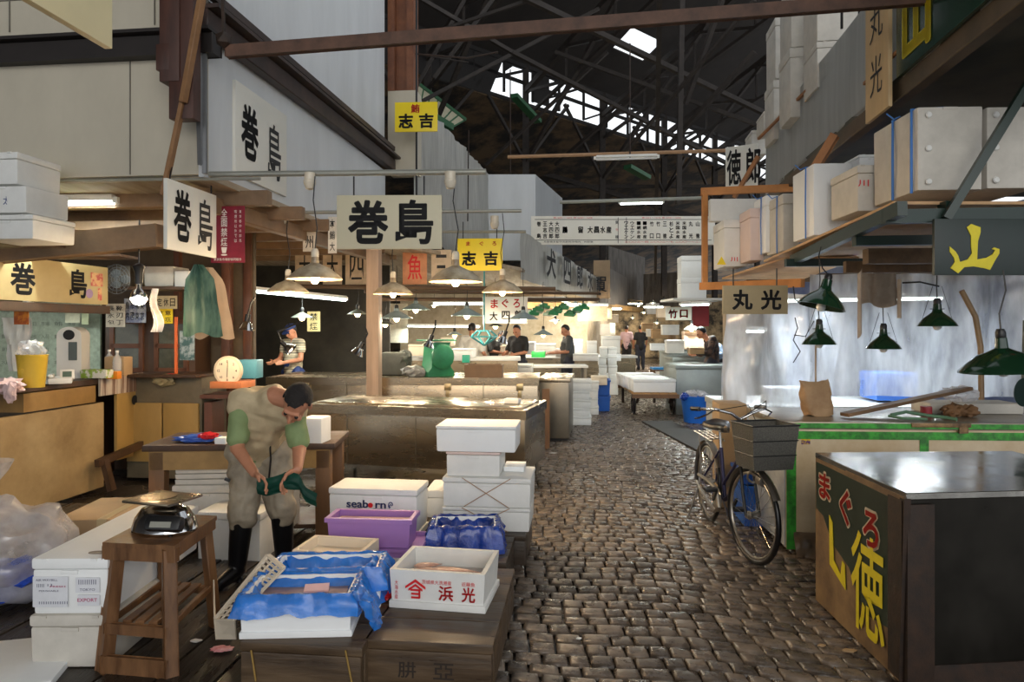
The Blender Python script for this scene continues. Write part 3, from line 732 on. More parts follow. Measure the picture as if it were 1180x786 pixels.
for i, (x, y2, L, az) in enumerate(((-.02, -.085, .30, 3), (.03, -.04, .32, -5), (-.03, 0, .33, 4), (.05, .05, .28, -8), (.09, -.07, .22, 8), (-.12, .07, .14, 20))):
    b = MB(); fish(b, (0, 0, 0), L, 0, .024, 0, .55); z_ = q.z+.113+.006*(i % 3)
    o = obj('fish', b, flesh, None); pp = q+rot @ Vector((x, y2, 0)); o.location = (pp.x, pp.y, z_); o.rotation_euler = (0, 0, rzb+rad(az))
    tag(o, 'pink fish on ice in the red-lettered box, '+('nearest its front', 'second from its front', 'in its middle', 'second from its back', 'short one at its right front corner', 'short one at its left back corner')[i], 'fish', 'pink fish in the red-lettered box')
# front blue-bagged box
rzA = rad(3)
def bagged(label, lx, rx, yb, h, d, z0, rz, drop, m, seed, amp=.018, w_=None, Y=None):
    a = G(lx, yb, z0) if Y is None else P(lx, yb, Y); k = (rx-CX)/F; cs, sn = math.cos(rz), math.sin(rz); t_ = w_ or (k*a.y-a.x)/(cs-k*sn)
    q = a+Vector((cs, sn, 0))*(t_/2)+Vector((-sn, cs, 0))*(d/2)
    t, _ = open_box(label, q, t_, d, h, rz, m=foamw, foot=.03, depth=.12, taper=.97); liner(t, t_, d, h, drop, m, seed=seed, amp=amp)
    return t, q, t_
t, q1, w1 = bagged('white foam box lined with translucent blue bag, nearer of the two beside the stool', 276, 405, 737, .185, .27, PZ, rzA, .078, bag, 3, .016)
b = MB(); b.box((0, 0, .125), (w1-.06, .21, .03), bev=.01); obj('fish_fillets', b, mat('fillet', (196, 160, 140), rough=.3, rgb2=(140, 116, 110), scale=8), t)
b = MB(); b.box((.05, .04, .15), (.11, .05, .012), rot=(.3, 0, .1)); obj('paper_slip', b, mat('pink_slip', (238, 196, 200), rough=.6), t)
rot = Matrix.Rotation(rzA, 4, 'Z'); c2 = q1+rot @ Vector((.055, .285, 0))
t, _ = open_box('white foam box lined with blue film, the farther of the two beside the stool', c2, w1+.05, .23, .19, rzA, m=foamw, foot=.03, depth=.08); liner(t, w1+.05, .23, .19, .12, bag, seed=8, amp=.024)
b = MB(); b.box((-.1, 0, .13), (w1-.16, .12, .012), bev=.004); obj('inner_tray', b, foamw, t)
# loose crumpled film hanging off the right ends
b = MB()
def fn(u, v):
    x = .02+v*.10+.018*noise.noise(Vector((u*16, v*9, 1))); z = .19-.17*v**1.4+.025*noise.noise(Vector((u*12, v*5, 3)))
    return Vector((x+.02*math.sin(u*9), -.36+u*.52, z))
b.grid(fn, 50, 14); o = obj('plastic_sheet', b, bag, None); o.location = q1+Vector((w1/2-.03, .22, .0)); o.rotation_euler = (0, 0, rzA)
tag(o, 'crumpled blue film hanging off the right ends of the two bagged boxes', 'plastic sheet')
b = MB(); b.ball((0, 0, 0), (.05, .07, .035), 3, .5, 3); o = obj('plastic_bag', b, mat('red_film', (206, 40, 48), rough=.25, bump=1), None); o.location = G(442, 690, PZ)+Vector((0, 0.02, .02)); tag(o, 'small crumpled red plastic bag between the bagged and the red-lettered boxes', 'bag')
b = MB(); fish(b, (0, 0, 0), .16, .5, .025); o = obj('fish', b, flesh, None); o.location = G(440, 668, PZ)+Vector((0.0, 0, .015)); tag(o, 'pinkish fish lying loose between the blue bags and the red-lettered box', 'fish')
# cream box behind
q, w_, h = place(352, 434, 662, 628, PZ, .4, rz=-rad(16)); 
t, _ = open_box('cream open foam box just behind the two blue-bagged boxes', q, .38, .27, .17, -rad(10), m=cream, depth=.05)
t.location = (P(388, 650, 3.69).x, 3.69, .252)
# purple crates
q, w_, h = place(366, 492, 655, 634, PZ, .40, rz=-rad(5)); PW = .50
ctr = G(430, 652, PZ)+Vector((0, .2, 0))
foam_box('flat white foam box at the very bottom, under both purple crates', 0, 0, 0, 0, 0, .36, rz=-rad(5), lid=0, dims=(ctr+Vector((.01, 0, 0)), PW+.05, .032), dents=False)
t, _ = open_box('purple plastic crate stacked just under the upper purple crate', ctr+Vector((.015, .01, .033)), PW, .34, .052, -rad(5), m=purple, name='plastic_crate', cat='crate', th=.014, rim=.02, taper=.96)
t, _ = open_box('empty purple plastic crate, the upper of the two', ctr+Vector((-.03, -.05, .0865)), PW-.01, .19, .165, -rad(5), m=purple, name='plastic_crate', cat='crate', th=.014, rim=.025, taper=.95)
b = MB(); b.box((0, 0, .12), (.44, .13, .03), bev=.01); obj('fish_scraps', b, flesh, t)
# blue-lettered cooler
t = foam_box('white foam cooler with blue wordmark and red dot on its front', 378, 481, 612, 562, .33, .30, rz=-rad(7), Y=4.35, lid=.15)
W = t['_w']; zz = .180
letter('seab', mat('navy_ink', (44, 62, 120), rough=.5), t, -.098, zz+.002, .145, .05, y=-.152, bold=.03); letter('rn', MATS['navy_ink'], t, .055, zz-.006, .07, .034, y=-.152, bold=.03)
b = MB(); b.lathe([(0, 0), (.016, 0), (.016, .002), (0, .002)], n=20, M=Matrix.Rotation(rad(90), 4, 'X')); o = obj('red_dot', b, redink, t); o.location = (-.012, -.151, zz-.005)
letters([('SUSTAINABLE', -.11, zz-.028, .09, .009, 0), ('SEAFOOD', -.11, zz-.040, .08, .009, 0), ('PRODUCTS', .04, zz-.028, .06, .009, 0)], MATS['navy_ink'], t, y=-.152)
b = MB(); b.tube([(0.014*math.cos(x), 0, .02*math.sin(x)) for x in [i*.4 for i in range(12)]], .003, 5); b.tube([(.0+.008*math.cos(x), 0, -.004+.008*math.sin(x)) for x in [i*.6 for i in range(9)]], .003, 5); o = obj('swirl_mark', b, MATS['navy_ink'], t); o.location = (.12, -.152, zz-.002)
foam_box('plain support foam box hidden beneath the blue-lettered cooler', 378, 481, 612, 605, PZ, .3, rz=-rad(7), lid=0, dims=(t.location-Vector((0, 0, t.location.z-PZ)), W, max(.02, t.location.z-PZ-.002)), dents=False)
foam_box('small white foam box squeezed between the lettered cooler and the twine-tied stack', 490, 514, 597, 565, .30, .34, Y=4.7, lid=.28, rz=-rad(4))
# twine-tied stack
pk = mat('pinkish_foam', (226, 204, 196), rough=.7, var=.05)
def twine(t, w_, h, d):
    b = MB()
    for s in (-1, 1): b.tube([(s*w_*.27, -d/2-.006, h), (-s*w_*.25, -d/2-.008, .005)], .0028, 5)
    obj('twine', b, mat('brown_twine', (170, 132, 100), rough=.8), t)
s1 = foam_box('bottom foam box of the twine-tied stack beside the cobbles', 509, 611, 611, 584, PZ, .42, lid=.16); twine(s1, s1['_w'], s1['_h'], .42)
z1 = PZ+s1['_h']+.001; Ys = s1.location.y-.21
s2 = foam_box('twine-tied foam box, second from the bottom of the stack beside the cobbles', 0, 0, 0, 0, 0, .42, dims=(s1.location+Vector((.004, 0, s1['_h']+.002)), s1['_w']+.005, .195), lid=.18); twine(s2, s2['_w'], .195, .42)
z2 = s2.location.z+.197
s3 = foam_box('narrow pinkish-rimmed foam box, second from the top of the stack beside the cobbles', 516, 578, 550, 521, z2, .34, dims=(s2.location+Vector((-.095, -.01, .197)), .37, .165), lid=.12)
s3.children[1].data.materials[0] = pk
s4 = foam_box('foam box with sagging lid on the very top of the stack beside the cobbles', 0, 0, 0, 0, 0, .36, dims=(s3.location+Vector((.02, -.01, .167)), .545, .175), lid=.13, m=foamw)
foam_box('small low foam box lying behind the pinkish-rimmed one, on the twine-tied stack', 0, 0, 0, 0, 0, .2, dims=(s2.location+Vector((.17, .08, .197)), .15, .035), lid=0, m=foamw, dents=False)
# foil-lined box
t, q, w_ = bagged('foam box lined with shiny dark blue foil bag, in front of the twine-tied stack', 497, 574, 637, .15, .26, PZ, rad(2), .16, bagd, 12, .028)
# tilted slotted basket
o0 = P(264, 735, 3.15); t = thing('plastic_basket', 'cream slotted plastic basket tipped against the blue-bagged box', 'basket', o0, 0)
e0, e1, f0, f1 = P(248, 714, 3.1)-o0, P(309, 640, 3.3)-o0, P(270, 714, 2.98)-o0, P(327, 655, 3.2)-o0
b = MB()
for i in range(15): b.bar(lp(e0, e1, i/14), lp(f0, f1, i/14), .011, .006)
for j in range(4): b.bar(lp(e0, f0, j/3), lp(e1, f1, j/3), .016 if j in (0, 3) else .007, .008)
obj('slotted_side', b, cream, t)
b = MB(); b.slab([e0, P(250, 737, 3.17)-o0, P(272, 737, 3.1)-o0, f0], .006); obj('end_wall', b, cream, t)
b = MB(); b.slab([e0, P(250, 737, 3.17)-o0, P(247, 668, 3.45)-o0], .006); obj('side_wall', b, cream, t)
b = MB(); b.bar(e0, e1, .02, .014); b.bar(e1, f1, .02, .014); obj('rim', b, cream, t)
b = MB(); b.ball((0, 0, 0), (.05, .03, .008), 3, .6, 4); o = obj('paper_scrap', b, mat('bloody_paper', (232, 190, 192), rough=.6, rgb2=(200, 90, 100), scale=30), None); o.location = G(256, 750, .028)+Vector((0, 0, .01)); tag(o, 'pink-stained scrap of paper on the black boards', 'paper scrap')
for i, (px, py, s, l) in enumerate(((147, 745, .02, 'white scrap on the floor inside the stool legs'), (226, 741, .03, 'clear ice shard on the boards right of the stool'), (936, 601, .03, ''), (947, 741, .02, 'orange leaf on the cobbles in front of the painted freezer'), (979, 747, .035, 'crumpled brown wrapper on the cobbles by the painted freezer'), (667, 733, .014, 'tiny white chip on the cobbles beside the nearest pallet'), (637, 521, .05, 'flat white scrap at the foot of the dark steel cabinet'), (734, 561, .02, 'white scrap in the middle of the lane'), (768, 575, .02, 'white scrap right of the middle of the lane'))):
    if not l: continue
    b = MB(); b.ball((0, 0, 0), (s, s*.6, .006), 2, .5, 4); col = cardb if 'brown' in l or 'orange' in l else white_pl
    o = obj('litter', b, col, None); o.location = G(px, py, .02); o.location.z = .032 if px < 250 else .008; tag(o, l, 'litter')

# ---------------------------------------------------------------- stool, scale, long boxes
t = thing('wooden_stool', 'tall worn wooden stool with braced legs carrying the electronic scale', 'stool', (0, 0, 0), 0)
fl, fr, bl, br_ = G(118, 628, .55), G(190, 628, .55), G(184, 588, .55), G(250, 594, .55)
fl, fr = P(118, 627, 3.13), P(201, 627, 3.08); zt = fl.z
dY = 1.02*.78
bl, br_ = P(184, 594, 3.13*1.16), P(250, 594, 3.08*1.16)
zt = (fl.z+fr.z)/2
cen = (fl+fr+bl+br_)/4; t.location = (cen.x, cen.y, 0)
L_ = lambda v: Vector((v.x-cen.x, v.y-cen.y, zt))
pts = [L_(fl), L_(fr), L_(br_), L_(bl)]
b = MB(); b.slab(pts, .022); obj('seat', b, stoolw, t)
b = MB(); b.bar(pts[0]+Vector((.0, .02, -.05)), pts[1]+Vector((0, .02, -.05)), .03, .055, .004); obj('apron', b, stoolw, t)
b = MB(); b.bar(pts[1]+Vector((-.02, .02, -.045)), pts[2]+Vector((-.02, 0, -.045)), .03, .05, .004); b.bar(pts[0]+Vector((.02, .02, -.045)), pts[3]+Vector((.02, 0, -.045)), .03, .05, .004); obj('apron', b, stoolw, t)
feet = []
for i, p in enumerate(pts):
    s = (1 if i in (1, 2) else -1); f = -1 if i < 2 else 1
    top = p+Vector((-s*.045, -f*.04, -.025)); bot = Vector((p.x-s*.01, p.y+f*.01, 0)); feet.append((top, bot))
    b = MB(); b.bar(top, bot, .06, .045, .005); obj('leg', b, stoolw, t)
def between(i, j, z): 
    f = lambda k: feet[k][1]+(feet[k][0]-feet[k][1])*(z/feet[k][0].z)
    return f(i), f(j)
for (i, j, z, hh) in ((0, 1, .22, .04), (0, 1, .06, .075), (1, 2, .24, .035), (0, 3, .24, .035), (2, 3, .22, .04)):
    a, c = between(i, j, z); b = MB(); b.bar(a+Vector((0, -.02 if (i, j) == (0, 1) else 0, 0)), c+Vector((0, -.02 if (i, j) == (0, 1) else 0, 0)), .025, hh, .004); obj('stretcher', b, stoolw, t)
a, c = between(0, 1, .245); a2, c2 = between(3, 2, .245)
for k in (.3, .5, .72):
    b = MB(); b.bar(lp(a, c, k), lp(a2, c2, k), .04, .014); obj('shelf_slat', b, stoolw, t)
# scale
c = P(190, 604, 3.32); c.z = zt+.002
rs = -rad(18)
t = thing('weighing_scale', 'electronic weighing scale with steel pan on the wooden stool', 'scale', c, rs); t.scale = (1.12, 1.12, 1.25)
b = MB(); b.lathe([(0, .004), (.145, .004), (.15, .012), (.135, .05), (.105, .085), (.06, .1), (0, .1)], n=36, sy=.75); obj('body', b, mat('chrome_dark', (206, 206, 206), rough=.1, metal=1, var=.3), t)
b = MB(); b.box((.085, -.085, .05), (.16, .05, .06), rot=(rad(-28), 0, rad(14)), bev=.02); obj('display_housing', b, black, t)
b = MB(); b.box((.088, -.112, .054), (.09, .004, .022), rot=(rad(-28), 0, rad(14))); obj('display', b, mat('lcd', (150, 150, 140), rough=.3), t)
b = MB(); b.box((0, 0, .106), (.05, .05, .02)); b.box((-.01, 0, .122), (.25, .20, .012), bev=.005); b.lathe([(.0, .129), (.07, .1285), (.072, .13), (.0, .131)], c=(-.03, 0, 0), n=24); obj('pan', b, steel, t)
b = MB()
for sx in (-.1, .1):
    for sy in (-.07, .07): b.lathe([(0, 0), (.01, 0), (.01, .006), (0, .006)], c=(sx, sy, 0), n=10)
obj('feet', b, rubber, t)
# stacked pair of long foam boxes
q, w_, h = place(33, 126, 771, 707, 0.025, 1.0, rz=-rad(3))
rzc = -rad(-0); YY = q.y-.5
cx0 = P(33, 771, G(33, 771, .025).y); 
wlow = (126-33)*cx0.y/F
def fb(label, x0, y0, z0, w_, d, h, rz, **k):
    cs, sn = math.cos(rz), math.sin(rz); q = Vector((x0, y0, z0))+Vector((cs, sn, 0))*w_/2+Vector((-sn, cs, 0))*d/2
    return foam_box(label, 0, 0, 0, 0, 0, d, rz=rz, dims=(q, w_, h), **k)
low = fb('lower foam box of the pair left of the stool, scuffed', cx0.x, cx0.y, .025, wlow, .62, .245, rad(1), lid=.22, m=foamd)
hi = fb('long upper foam box with shipping labels left of the stool', cx0.x+.01, cx0.y+.0, .272, wlow-.02, .95, .262, rad(1), lid=.2, m=foamw)
lb = mat('label_paper', (224, 226, 232), rough=.5); b = MB(); b.box((-.085, 0, .11), (.16, .002, .14)); b.box((.085, 0, .14), (.11, .002, .07)); b.box((.09, 0, .07), (.10, .002, .05)); o = obj('shipping_label', b, lb, hi); o.location = (0, -.478, 0)
letters([('AIR WAYBILL', -.10, .165, .10, .010, 0), ('||||| 13', -.11, .14, .07, .016, 0), ('PERISHABLE', -.09, .115, .09, .008, 0), ('|||||||||||||', -.07, .06, .13, .012, 0), ('|||||||||', .085, .155, .08, .022, 0), ('TOKYO', .085, .12, .07, .012, 0)], mat('grey_ink', (90, 92, 120), rough=.6), hi, y=-.481)
letters([('EXPORT', .085, .072, .09, .016, .02), ('FRESH', -.05, .135, .07, .008, .01)], mat('magenta_ink', (180, 60, 110), rough=.6), hi, y=-.481)
b = MB(); b.tube([(.045*math.cos(x/16*2*math.pi), .018*math.sin(x/16*2*math.pi), 0) for x in range(16)], .0035, 5, closed=True); b.lathe([(0, 0), (.044, .0), (0, .001)], n=20, sy=.4); o = obj('lid_tape', b, mat('tape_grey', (150, 140, 128), rough=.4), hi); o.location = (.09, -.40, .264)
fb('loose foam lid lying flat at the left edge of the boards', -2.42, 2.86, .02, .42, .5, .035, rad(14), lid=0, m=foamw, name='foam_sheet', cat='foam sheet', dents=False)
# carton and waste bag
q, w_, h = place(50, 96, 628, 588, 0.02, .6, rz=rad(2), Y=4.6)
t = thing('cardboard_box', 'flattened brown cardboard carton with green print behind the long foam box', 'cardboard box', (-2.72, 4.75, .02), rad(4))
b = MB(); b.box((0, 0, .16), (.62, .6, .32), bev=.006); obj('body', b, cardb, t)
b = MB(); b.box((0, 0, .3215), (.06, .6, .002)); b.box((0.0, -.301, .29), (.06, .002, .06)); obj('tape', b, mat('brown_tape', (190, 170, 130), rough=.3), t)
b = MB(); b.box((.2, -.303, .2), (.2, .002, .08)); obj('printed_patch', b, mat('green_print', (60, 110, 50), rough=.6, rgb2=(150, 140, 90), scale=30), t)
film = film_mat('clear_bag_film', (226, 224, 226), .50, .45, 5, (1, 1, 1), 1.0, .15)
t = thing('waste_bag', 'big clear plastic bag of blue waste at the left edge', 'bag', (-2.95, 3.95, .02), 0)
b = MB(); b.ball((0, 0, .27), (.36, .30, .29), 4, .28, 2.5, seed=2); b.lathe([(.1, .5), (.05, .6), (.03, .66), (.09, .74), (.12, .8)], n=14, c=(-.1, 0, 0)); obj('film', b, film, t)
b = MB(); b.ball((.08, -.02, .13), (.24, .22, .10), 3, .6, 4); obj('crumpled_plastic', b, mat('blue_film_waste', (36, 74, 180), rough=.3, var=.6, scale=12, bump=1), t)

# ================================================================ COUNTERS DOWN THE LEFT OF THE LANE
def counter(label, lx, rx, Yf, z0, z1, d, rz, m=steel, top_slope=0.0, lip=.09, name='steel_counter', cat='counter', latches=0, lidlines=0):
    zl = CH-(0)*0; c = Vector(((lx-CX)/F*Yf, Yf, 0)); k = (rx-CX)/F; cs, sn = math.cos(rz), math.sin(rz)
    # rx is where the right front corner stands
    Yr = Yf; xr = k*Yf; 
    w_ = math.hypot(xr-c.x, 0)/cs
    cr = Vector((xr, Yr, 0)); q = cr-Vector((cs, sn, 0))*w_/2+Vector((-sn, cs, 0))*d/2
    t = thing(name, label, cat, q, rz)
    b = MB(); b.box((0, 0, (z0+z1-.06)/2), (w_-.03, d-.03, z1-.06-z0), bev=.006); obj('body', b, m, t)
    b = MB(); A = [(-w_/2, -d/2, z1), (w_/2, -d/2, z1), (w_/2, d/2, z1+top_slope), (-w_/2, d/2, z1+top_slope)]
    b.slab([Vector(v) for v in A], lip); obj('top', b, m, t)
    if z0 > .03:
        for sx in (-.46, .46):
            for sy in (-.42, .42):
                b = MB(); b.lathe([(0, 0), (.025, 0), (.02, .03), (.02, z0+.01), (0, z0+.01)], c=(sx*w_, sy*d, 0), n=10); obj('foot', b, steeld, t)
    return t, w_, d
c1, w_, d = counter('low wide stainless steel counter behind the foam box stack', 330, 606, 6.53, .185, .80, .98, rad(-14.8), top_slope=.0)
b = MB()
for k in (-.3, .02, .3): b.box((k*w_, -d/2+.011, .45), (.006, .006, .5))
obj('panel_seam', b, steeld, c1)
b = MB(); b.box((0, 0, .808), (w_*.95, d*.78, .018), bev=.006); obj('sunken_lid', b, steel, c1)
b = MB(); b.box((w_/2-.25, -.05, .845), (.16, .12, .05), bev=.012); o = obj('soap_dish', b, white_pl, None); o.location = c1.location; o.rotation_euler = c1.rotation_euler; tag(o, 'small white block on the right end of the low steel counter', 'block')
c2, w_, d = counter('long stainless steel chest with hinged latches behind the low counter', 300, 621, 8.9, .1, .94, 1.1, rad(-3), lip=.1, name='steel_chest', cat='chest')
for k in range(4):
    x = -w_/2+.55+k*(w_-.8)/3
    b = MB(); b.box((x, -d/2-.012, .82), (.09, .03, .09), bev=.008); b.box((x, -d/2-.01, .72), (.05, .02, .14), bev=.006); obj('latch', b, mat('latch_brass', (180, 160, 120), rough=.3, metal=.8), c2)
for k in (.0, .5):
    b = MB(); b.box((k*w_-.2*w_, -d/2-.002, .5), (.008, .01, .75)); obj('door_seam', b, steeld, c2)
t = thing('steel_cabinet', 'dark steel cabinet end standing at the edge of the lane', 'cabinet', P(633, 500, 9.55)+Vector((.15, .6, 0)), -rad(8)); t.location.z = 0
b = MB(); b.box((0, 0, .44), (.42, 1.2, .8), bev=.008); obj('body', b, steeld, t)
b = MB(); b.box((0, 0, .86), (.46, 1.25, .05), bev=.006); obj('top', b, steel, t)
b = MB(); b.box((0, 0, .02), (.36, 1.1, .04)); obj('plinth', b, black, t)
b = MB(); b.bar(P(629, 448, 9.0)+Vector((0, 0, 0)), P(629, 520, 9.0), .1, .03); o = obj('wooden_board', b, midwood, None); tag(o, 'upright raw wooden board propped between the steel chest and dark cabinet', 'board')
o.location = (0, 0, .0)

# things on the steel chest
def on(px, Y, z): c = P(px, 400, Y); c.z = z; return c
t = thing('dial_scale', 'green cast-iron dial scale standing on the latched steel chest', 'scale', on(503, 9.3, .942), rad(35))
gp = mat('hammered_green', (44, 118, 84), rough=.35, var=.3, scale=5)
b = MB(); b.prism([(-.2, 0), (.2, 0), (.2, .06), (.15, .12), (.12, .40), (.14, .46), (-.14, .46), (-.12, .4), (-.15, .12), (-.2, .06)], -.14, .14); obj('housing', b, gp, t)
b = MB(); b.lathe([(0, 0), (.15, 0), (.17, .02), (.17, .05), (.15, .06), (0, .06)], n=28, M=Matrix.Translation((.0, -.14, .27)) @ Matrix.Rotation(rad(90), 4, 'X')); obj('dial_rim', b, gp, t)
b = MB(); b.box((0, 0, .49), (.44, .34, .02), bev=.005); obj('pan', b, gp, t)
t = thing('grey_sack', 'dark grey folded sack on the steel chest beside the pale post', 'sack', on(455, 9.5, .942), 0)
b = MB(); b.box((0, 0, .16), (.36, .26, .32), bev=.04); b.ball((.12, 0, .22), (.12, .14, .13), 3, .3); obj('body', b, mat('grey_sacking', (78, 80, 76), rough=.8, var=.3, bump=.6), t)
t = thing('fish_head_bag', 'rumpled grey and white plastic bag beside the green dial scale', 'bag', on(477, 9.15, .942), 0)
b = MB(); b.ball((0, 0, .07), (.16, .12, .08), 3, .4, 3); obj('body', b, mat('grey_white_film', (170, 170, 166), rough=.3, rgb2=(60, 64, 68), scale=6, bump=1), t)
t, _ = open_box('plain brown wooden tray, right end of the latched steel chest', on(558, 9.1, .942), .50, .3, .17, rad(-3), m=mat('brown_box', (126, 98, 70), rough=.6, var=.2), name='wooden_tray', cat='tray')

# ---------------------------------------------------------------- left stall counter (runs along the lane)
cw = mat('counter_board', (178, 154, 112), rough=.5, rgb2=(128, 104, 70), scale=2.0, bump=.08, detail=7)
t = thing('stall_counter', 'dark-topped stall counter with yellowed front panel at far left', 'counter', (0, 0, 0), 0)
AD = Vector((.1045, .9945, 0)); PR = Vector((.9945, -.1045, 0))
def CP(Y, off=0, z=0): v = W2(Y)+PR*off; v.z = z; return v
b = MB(); b.slab([CP(4.4, 0, 1.10), CP(7.25, 0.02, 1.10), CP(7.25, -.75, 1.10), CP(4.4, -.75, 1.10)], .05); obj('worktop', b, dkwood, t)
b = MB(); b.slab([CP(4.6, 0.0, 0.02), CP(6.75, 0.0, .02), CP(6.75, 0.0, .86), CP(4.6, 0.0, .86)], .04); obj('front_panel', b, cw, t)
b = MB(); b.bar(CP(7.1, -.4, .02), CP(7.1, -.4, 1.04), .06, .7); b.bar(CP(4.7, -.4, .02), CP(4.7, -.4, 1.04), .06, .7); obj('side_wall', b, dkwood, t)
t2 = t
b = MB(); b.slab([CP(5.75, .03, .88), CP(6.6, .03, .88), CP(6.6, .03, 1.04), CP(5.75, .03, 1.04)], .5); o = obj('drawer', b, mat('drawer_ply', (150, 116, 66), rough=.5, var=.25), t)
b = MB(); b.slab([CP(6.65, .04, .93), CP(7.3, .04, .93), CP(7.3, .04, 1.12), CP(6.65, .04, 1.12)], .02); obj('panel', b, mat('striped_panel', (196, 184, 170), rough=.5, rgb2=(120, 92, 76), scale=7, stretch=(3, 3, .1), sharp=.05), t)
b = MB(); b.slab([CP(6.9, .03, .25), CP(7.5, .03, .25), CP(7.5, .03, .95), CP(6.9, .03, .95)], .03); o = obj('cabinet_side', b, ply, t)
letters([('文', 0, 0, .12, .06)], mat('faded_ink', (120, 80, 50), rough=.6), o)
b = MB(); b.lathe([(0, 0), (.05, 0), (.05, .004), (0, .004)], n=24, M=Matrix.Translation(CP(7.15, .045, .84)) @ Matrix.Rotation(rad(90), 4, 'Y')); obj('hand_hole', b, ink, t)
b = MB(); b.bar(CP(6.5, .12, .30), CP(7.6, .12, .42), .05, .07); b.bar(CP(6.6, .2, .02), CP(6.6, .12, .32), .07, .05); b.bar(CP(7.4, .12, .02), CP(7.4, .12, .4), .05, .05); o = obj('low_rack', b, dkwood, None); tag(o, 'low dark wooden rack against the end of the stall counter', 'rack')
# white sheet hanging at the left edge of the counter
b = MB(); b.grid(lambda u, v: CP(4.95+.25*u*(1.25-v*.0)*(1-.6*v)+.04*u, .03+.03*noise.noise(Vector((u*6, v*3, 2))), .35+.55*v), 20, 12, th=.004)
o = obj('hanging_cloth', b, mat('off_white_cloth', (206, 196, 178), rough=.7, var=.1), None); tag(o, 'pale cloth hanging down the left edge of the stall counter', 'cloth')
# items on the worktop
Z = 1.102
t = thing('waste_bin', 'tall yellow plastic bin on the stall counter', 'bin', on(37, 5.7, Z), rad(-10))
yb = mat('yellow_plastic', (196, 164, 52), rough=.4, var=.1)
b = MB(); b.lathe([(0, 0), (.10, 0), (.125, .26), (.13, .275), (.122, .275), (.12, .262), (.095, .01), (0, .01)], n=28, sy=.8); obj('body', b, yb, t)
b = MB(); b.lathe([(.02, 0), (.022, .002), (.012, .004), (0, .003)], n=16, M=Matrix.Translation((.0, -.092, .14)) @ Matrix.Rotation(rad(84), 4, 'X')); obj('emblem', b, yb, t)
b = MB(); b.ball((0, 0, .30), (.11, .09, .09), 3, .5, 3); obj('bin_liner', b, film, t)
t = thing('pink_rag', 'crumpled pinkish rag hanging off the counter edge by the yellow bin', 'rag', on(8, 5.5, Z), 0)
b = MB(); b.ball((.0, 0, .03), (.13, .1, .06), 3, .6, 3); b.ball((.10, -.10, -.02), (.05, .03, .08), 3, .5, 3); obj('cloth', b, mat('pink_rag_m', (206, 178, 176), rough=.8, bump=.5), t)
t = thing('telephone', 'pale desk telephone with small screen behind the yellow bin', 'telephone', on(70, 6.1, Z), rad(30))
b = MB(); b.box((0, 0, .03), (.18, .16, .05), rot=(.1, 0, 0), bev=.01); obj('base', b, white_pl, t)
b = MB(); b.box((.05, -.02, .08), (.11, .015, .09), rot=(-.35, 0, 0), bev=.004); obj('screen_frame', b, white_pl, t)
b = MB(); b.box((.05, -.030, .082), (.07, .006, .05), rot=(-.35, 0, 0)); obj('screen', b, mat('phone_lcd', (84, 106, 96), rough=.3), t)
b = MB(); b.box((-.07, 0, .07), (.04, .17, .03), bev=.012); obj('handset', b, white_pl, t)
t = thing('fan_heater', 'white round-topped tower air purifier with dark grille on the counter', 'air purifier', on(84, 6.75, Z), rad(12))
b = MB(); b.prism([(-.11, 0), (.11, 0), (.11, .42)]+[(.11*math.cos(rad(a)), .42+.09*math.sin(rad(a))) for a in range(15, 180, 15)]+[(-.11, .42)], -.09, .12); obj('body', b, white_pl, t)
b = MB(); b.lathe([(0, 0), (.05, 0), (.05, .008), (0, .008)], n=24, M=Matrix.Translation((0, -.09, .43)) @ Matrix.Rotation(rad(90), 4, 'X')); obj('fan_grille', b, ink, t)
b = MB(); b.box((.035, -.095, .27), (.075, .008, .18)); obj('front_grille', b, mat('grey_grille', (90, 100, 100), rough=.5), t)
foam_box('white and green printed snack carton lying on the counter', 91, 122, 436, 426, 0, .12, Y=6.6, lid=0, m=mat('snack_print', (226, 224, 210), rough=.5, rgb2=(150, 180, 60), scale=14, sharp=.04), name='paper_box', cat='box', dents=False)
foam_box('small orange packet at the right end of the counter', 122, 135, 437, 428, 0, .08, Y=6.7, lid=0, m=mat('orange_packet_m', (236, 140, 30), rough=.4), name='packet', cat='packet', dents=False)
t = foam_box('brown carton behind the bottles on the counter end', 119, 143, 434, 411, 0, .15, Y=7.0, lid=0, m=cardb, name='cardboard_box', cat='cardboard box', dents=False)
for i, (px, Y, l) in enumerate(((135, 6.85, 'clear plastic bottle, right of the two on the counter end'), (126, 7.15, 'clear plastic bottle, left of the two on the counter end'))):
    t = thing('bottle', l, 'bottle', on(px, Y, Z), 0, 'bottles on the stall counter'); b = MB(); b.lathe([(0, 0), (.04, 0), (.042, .02), (.042, .17), (.035, .2), (.014, .23), (.014, .25), (0, .25)], n=20); obj('body', b, glassm, t)
    b = MB(); b.lathe([(0, .25), (.016, .25), (.016, .27), (0, .27)], n=14); obj('cap', b, white_pl, t)
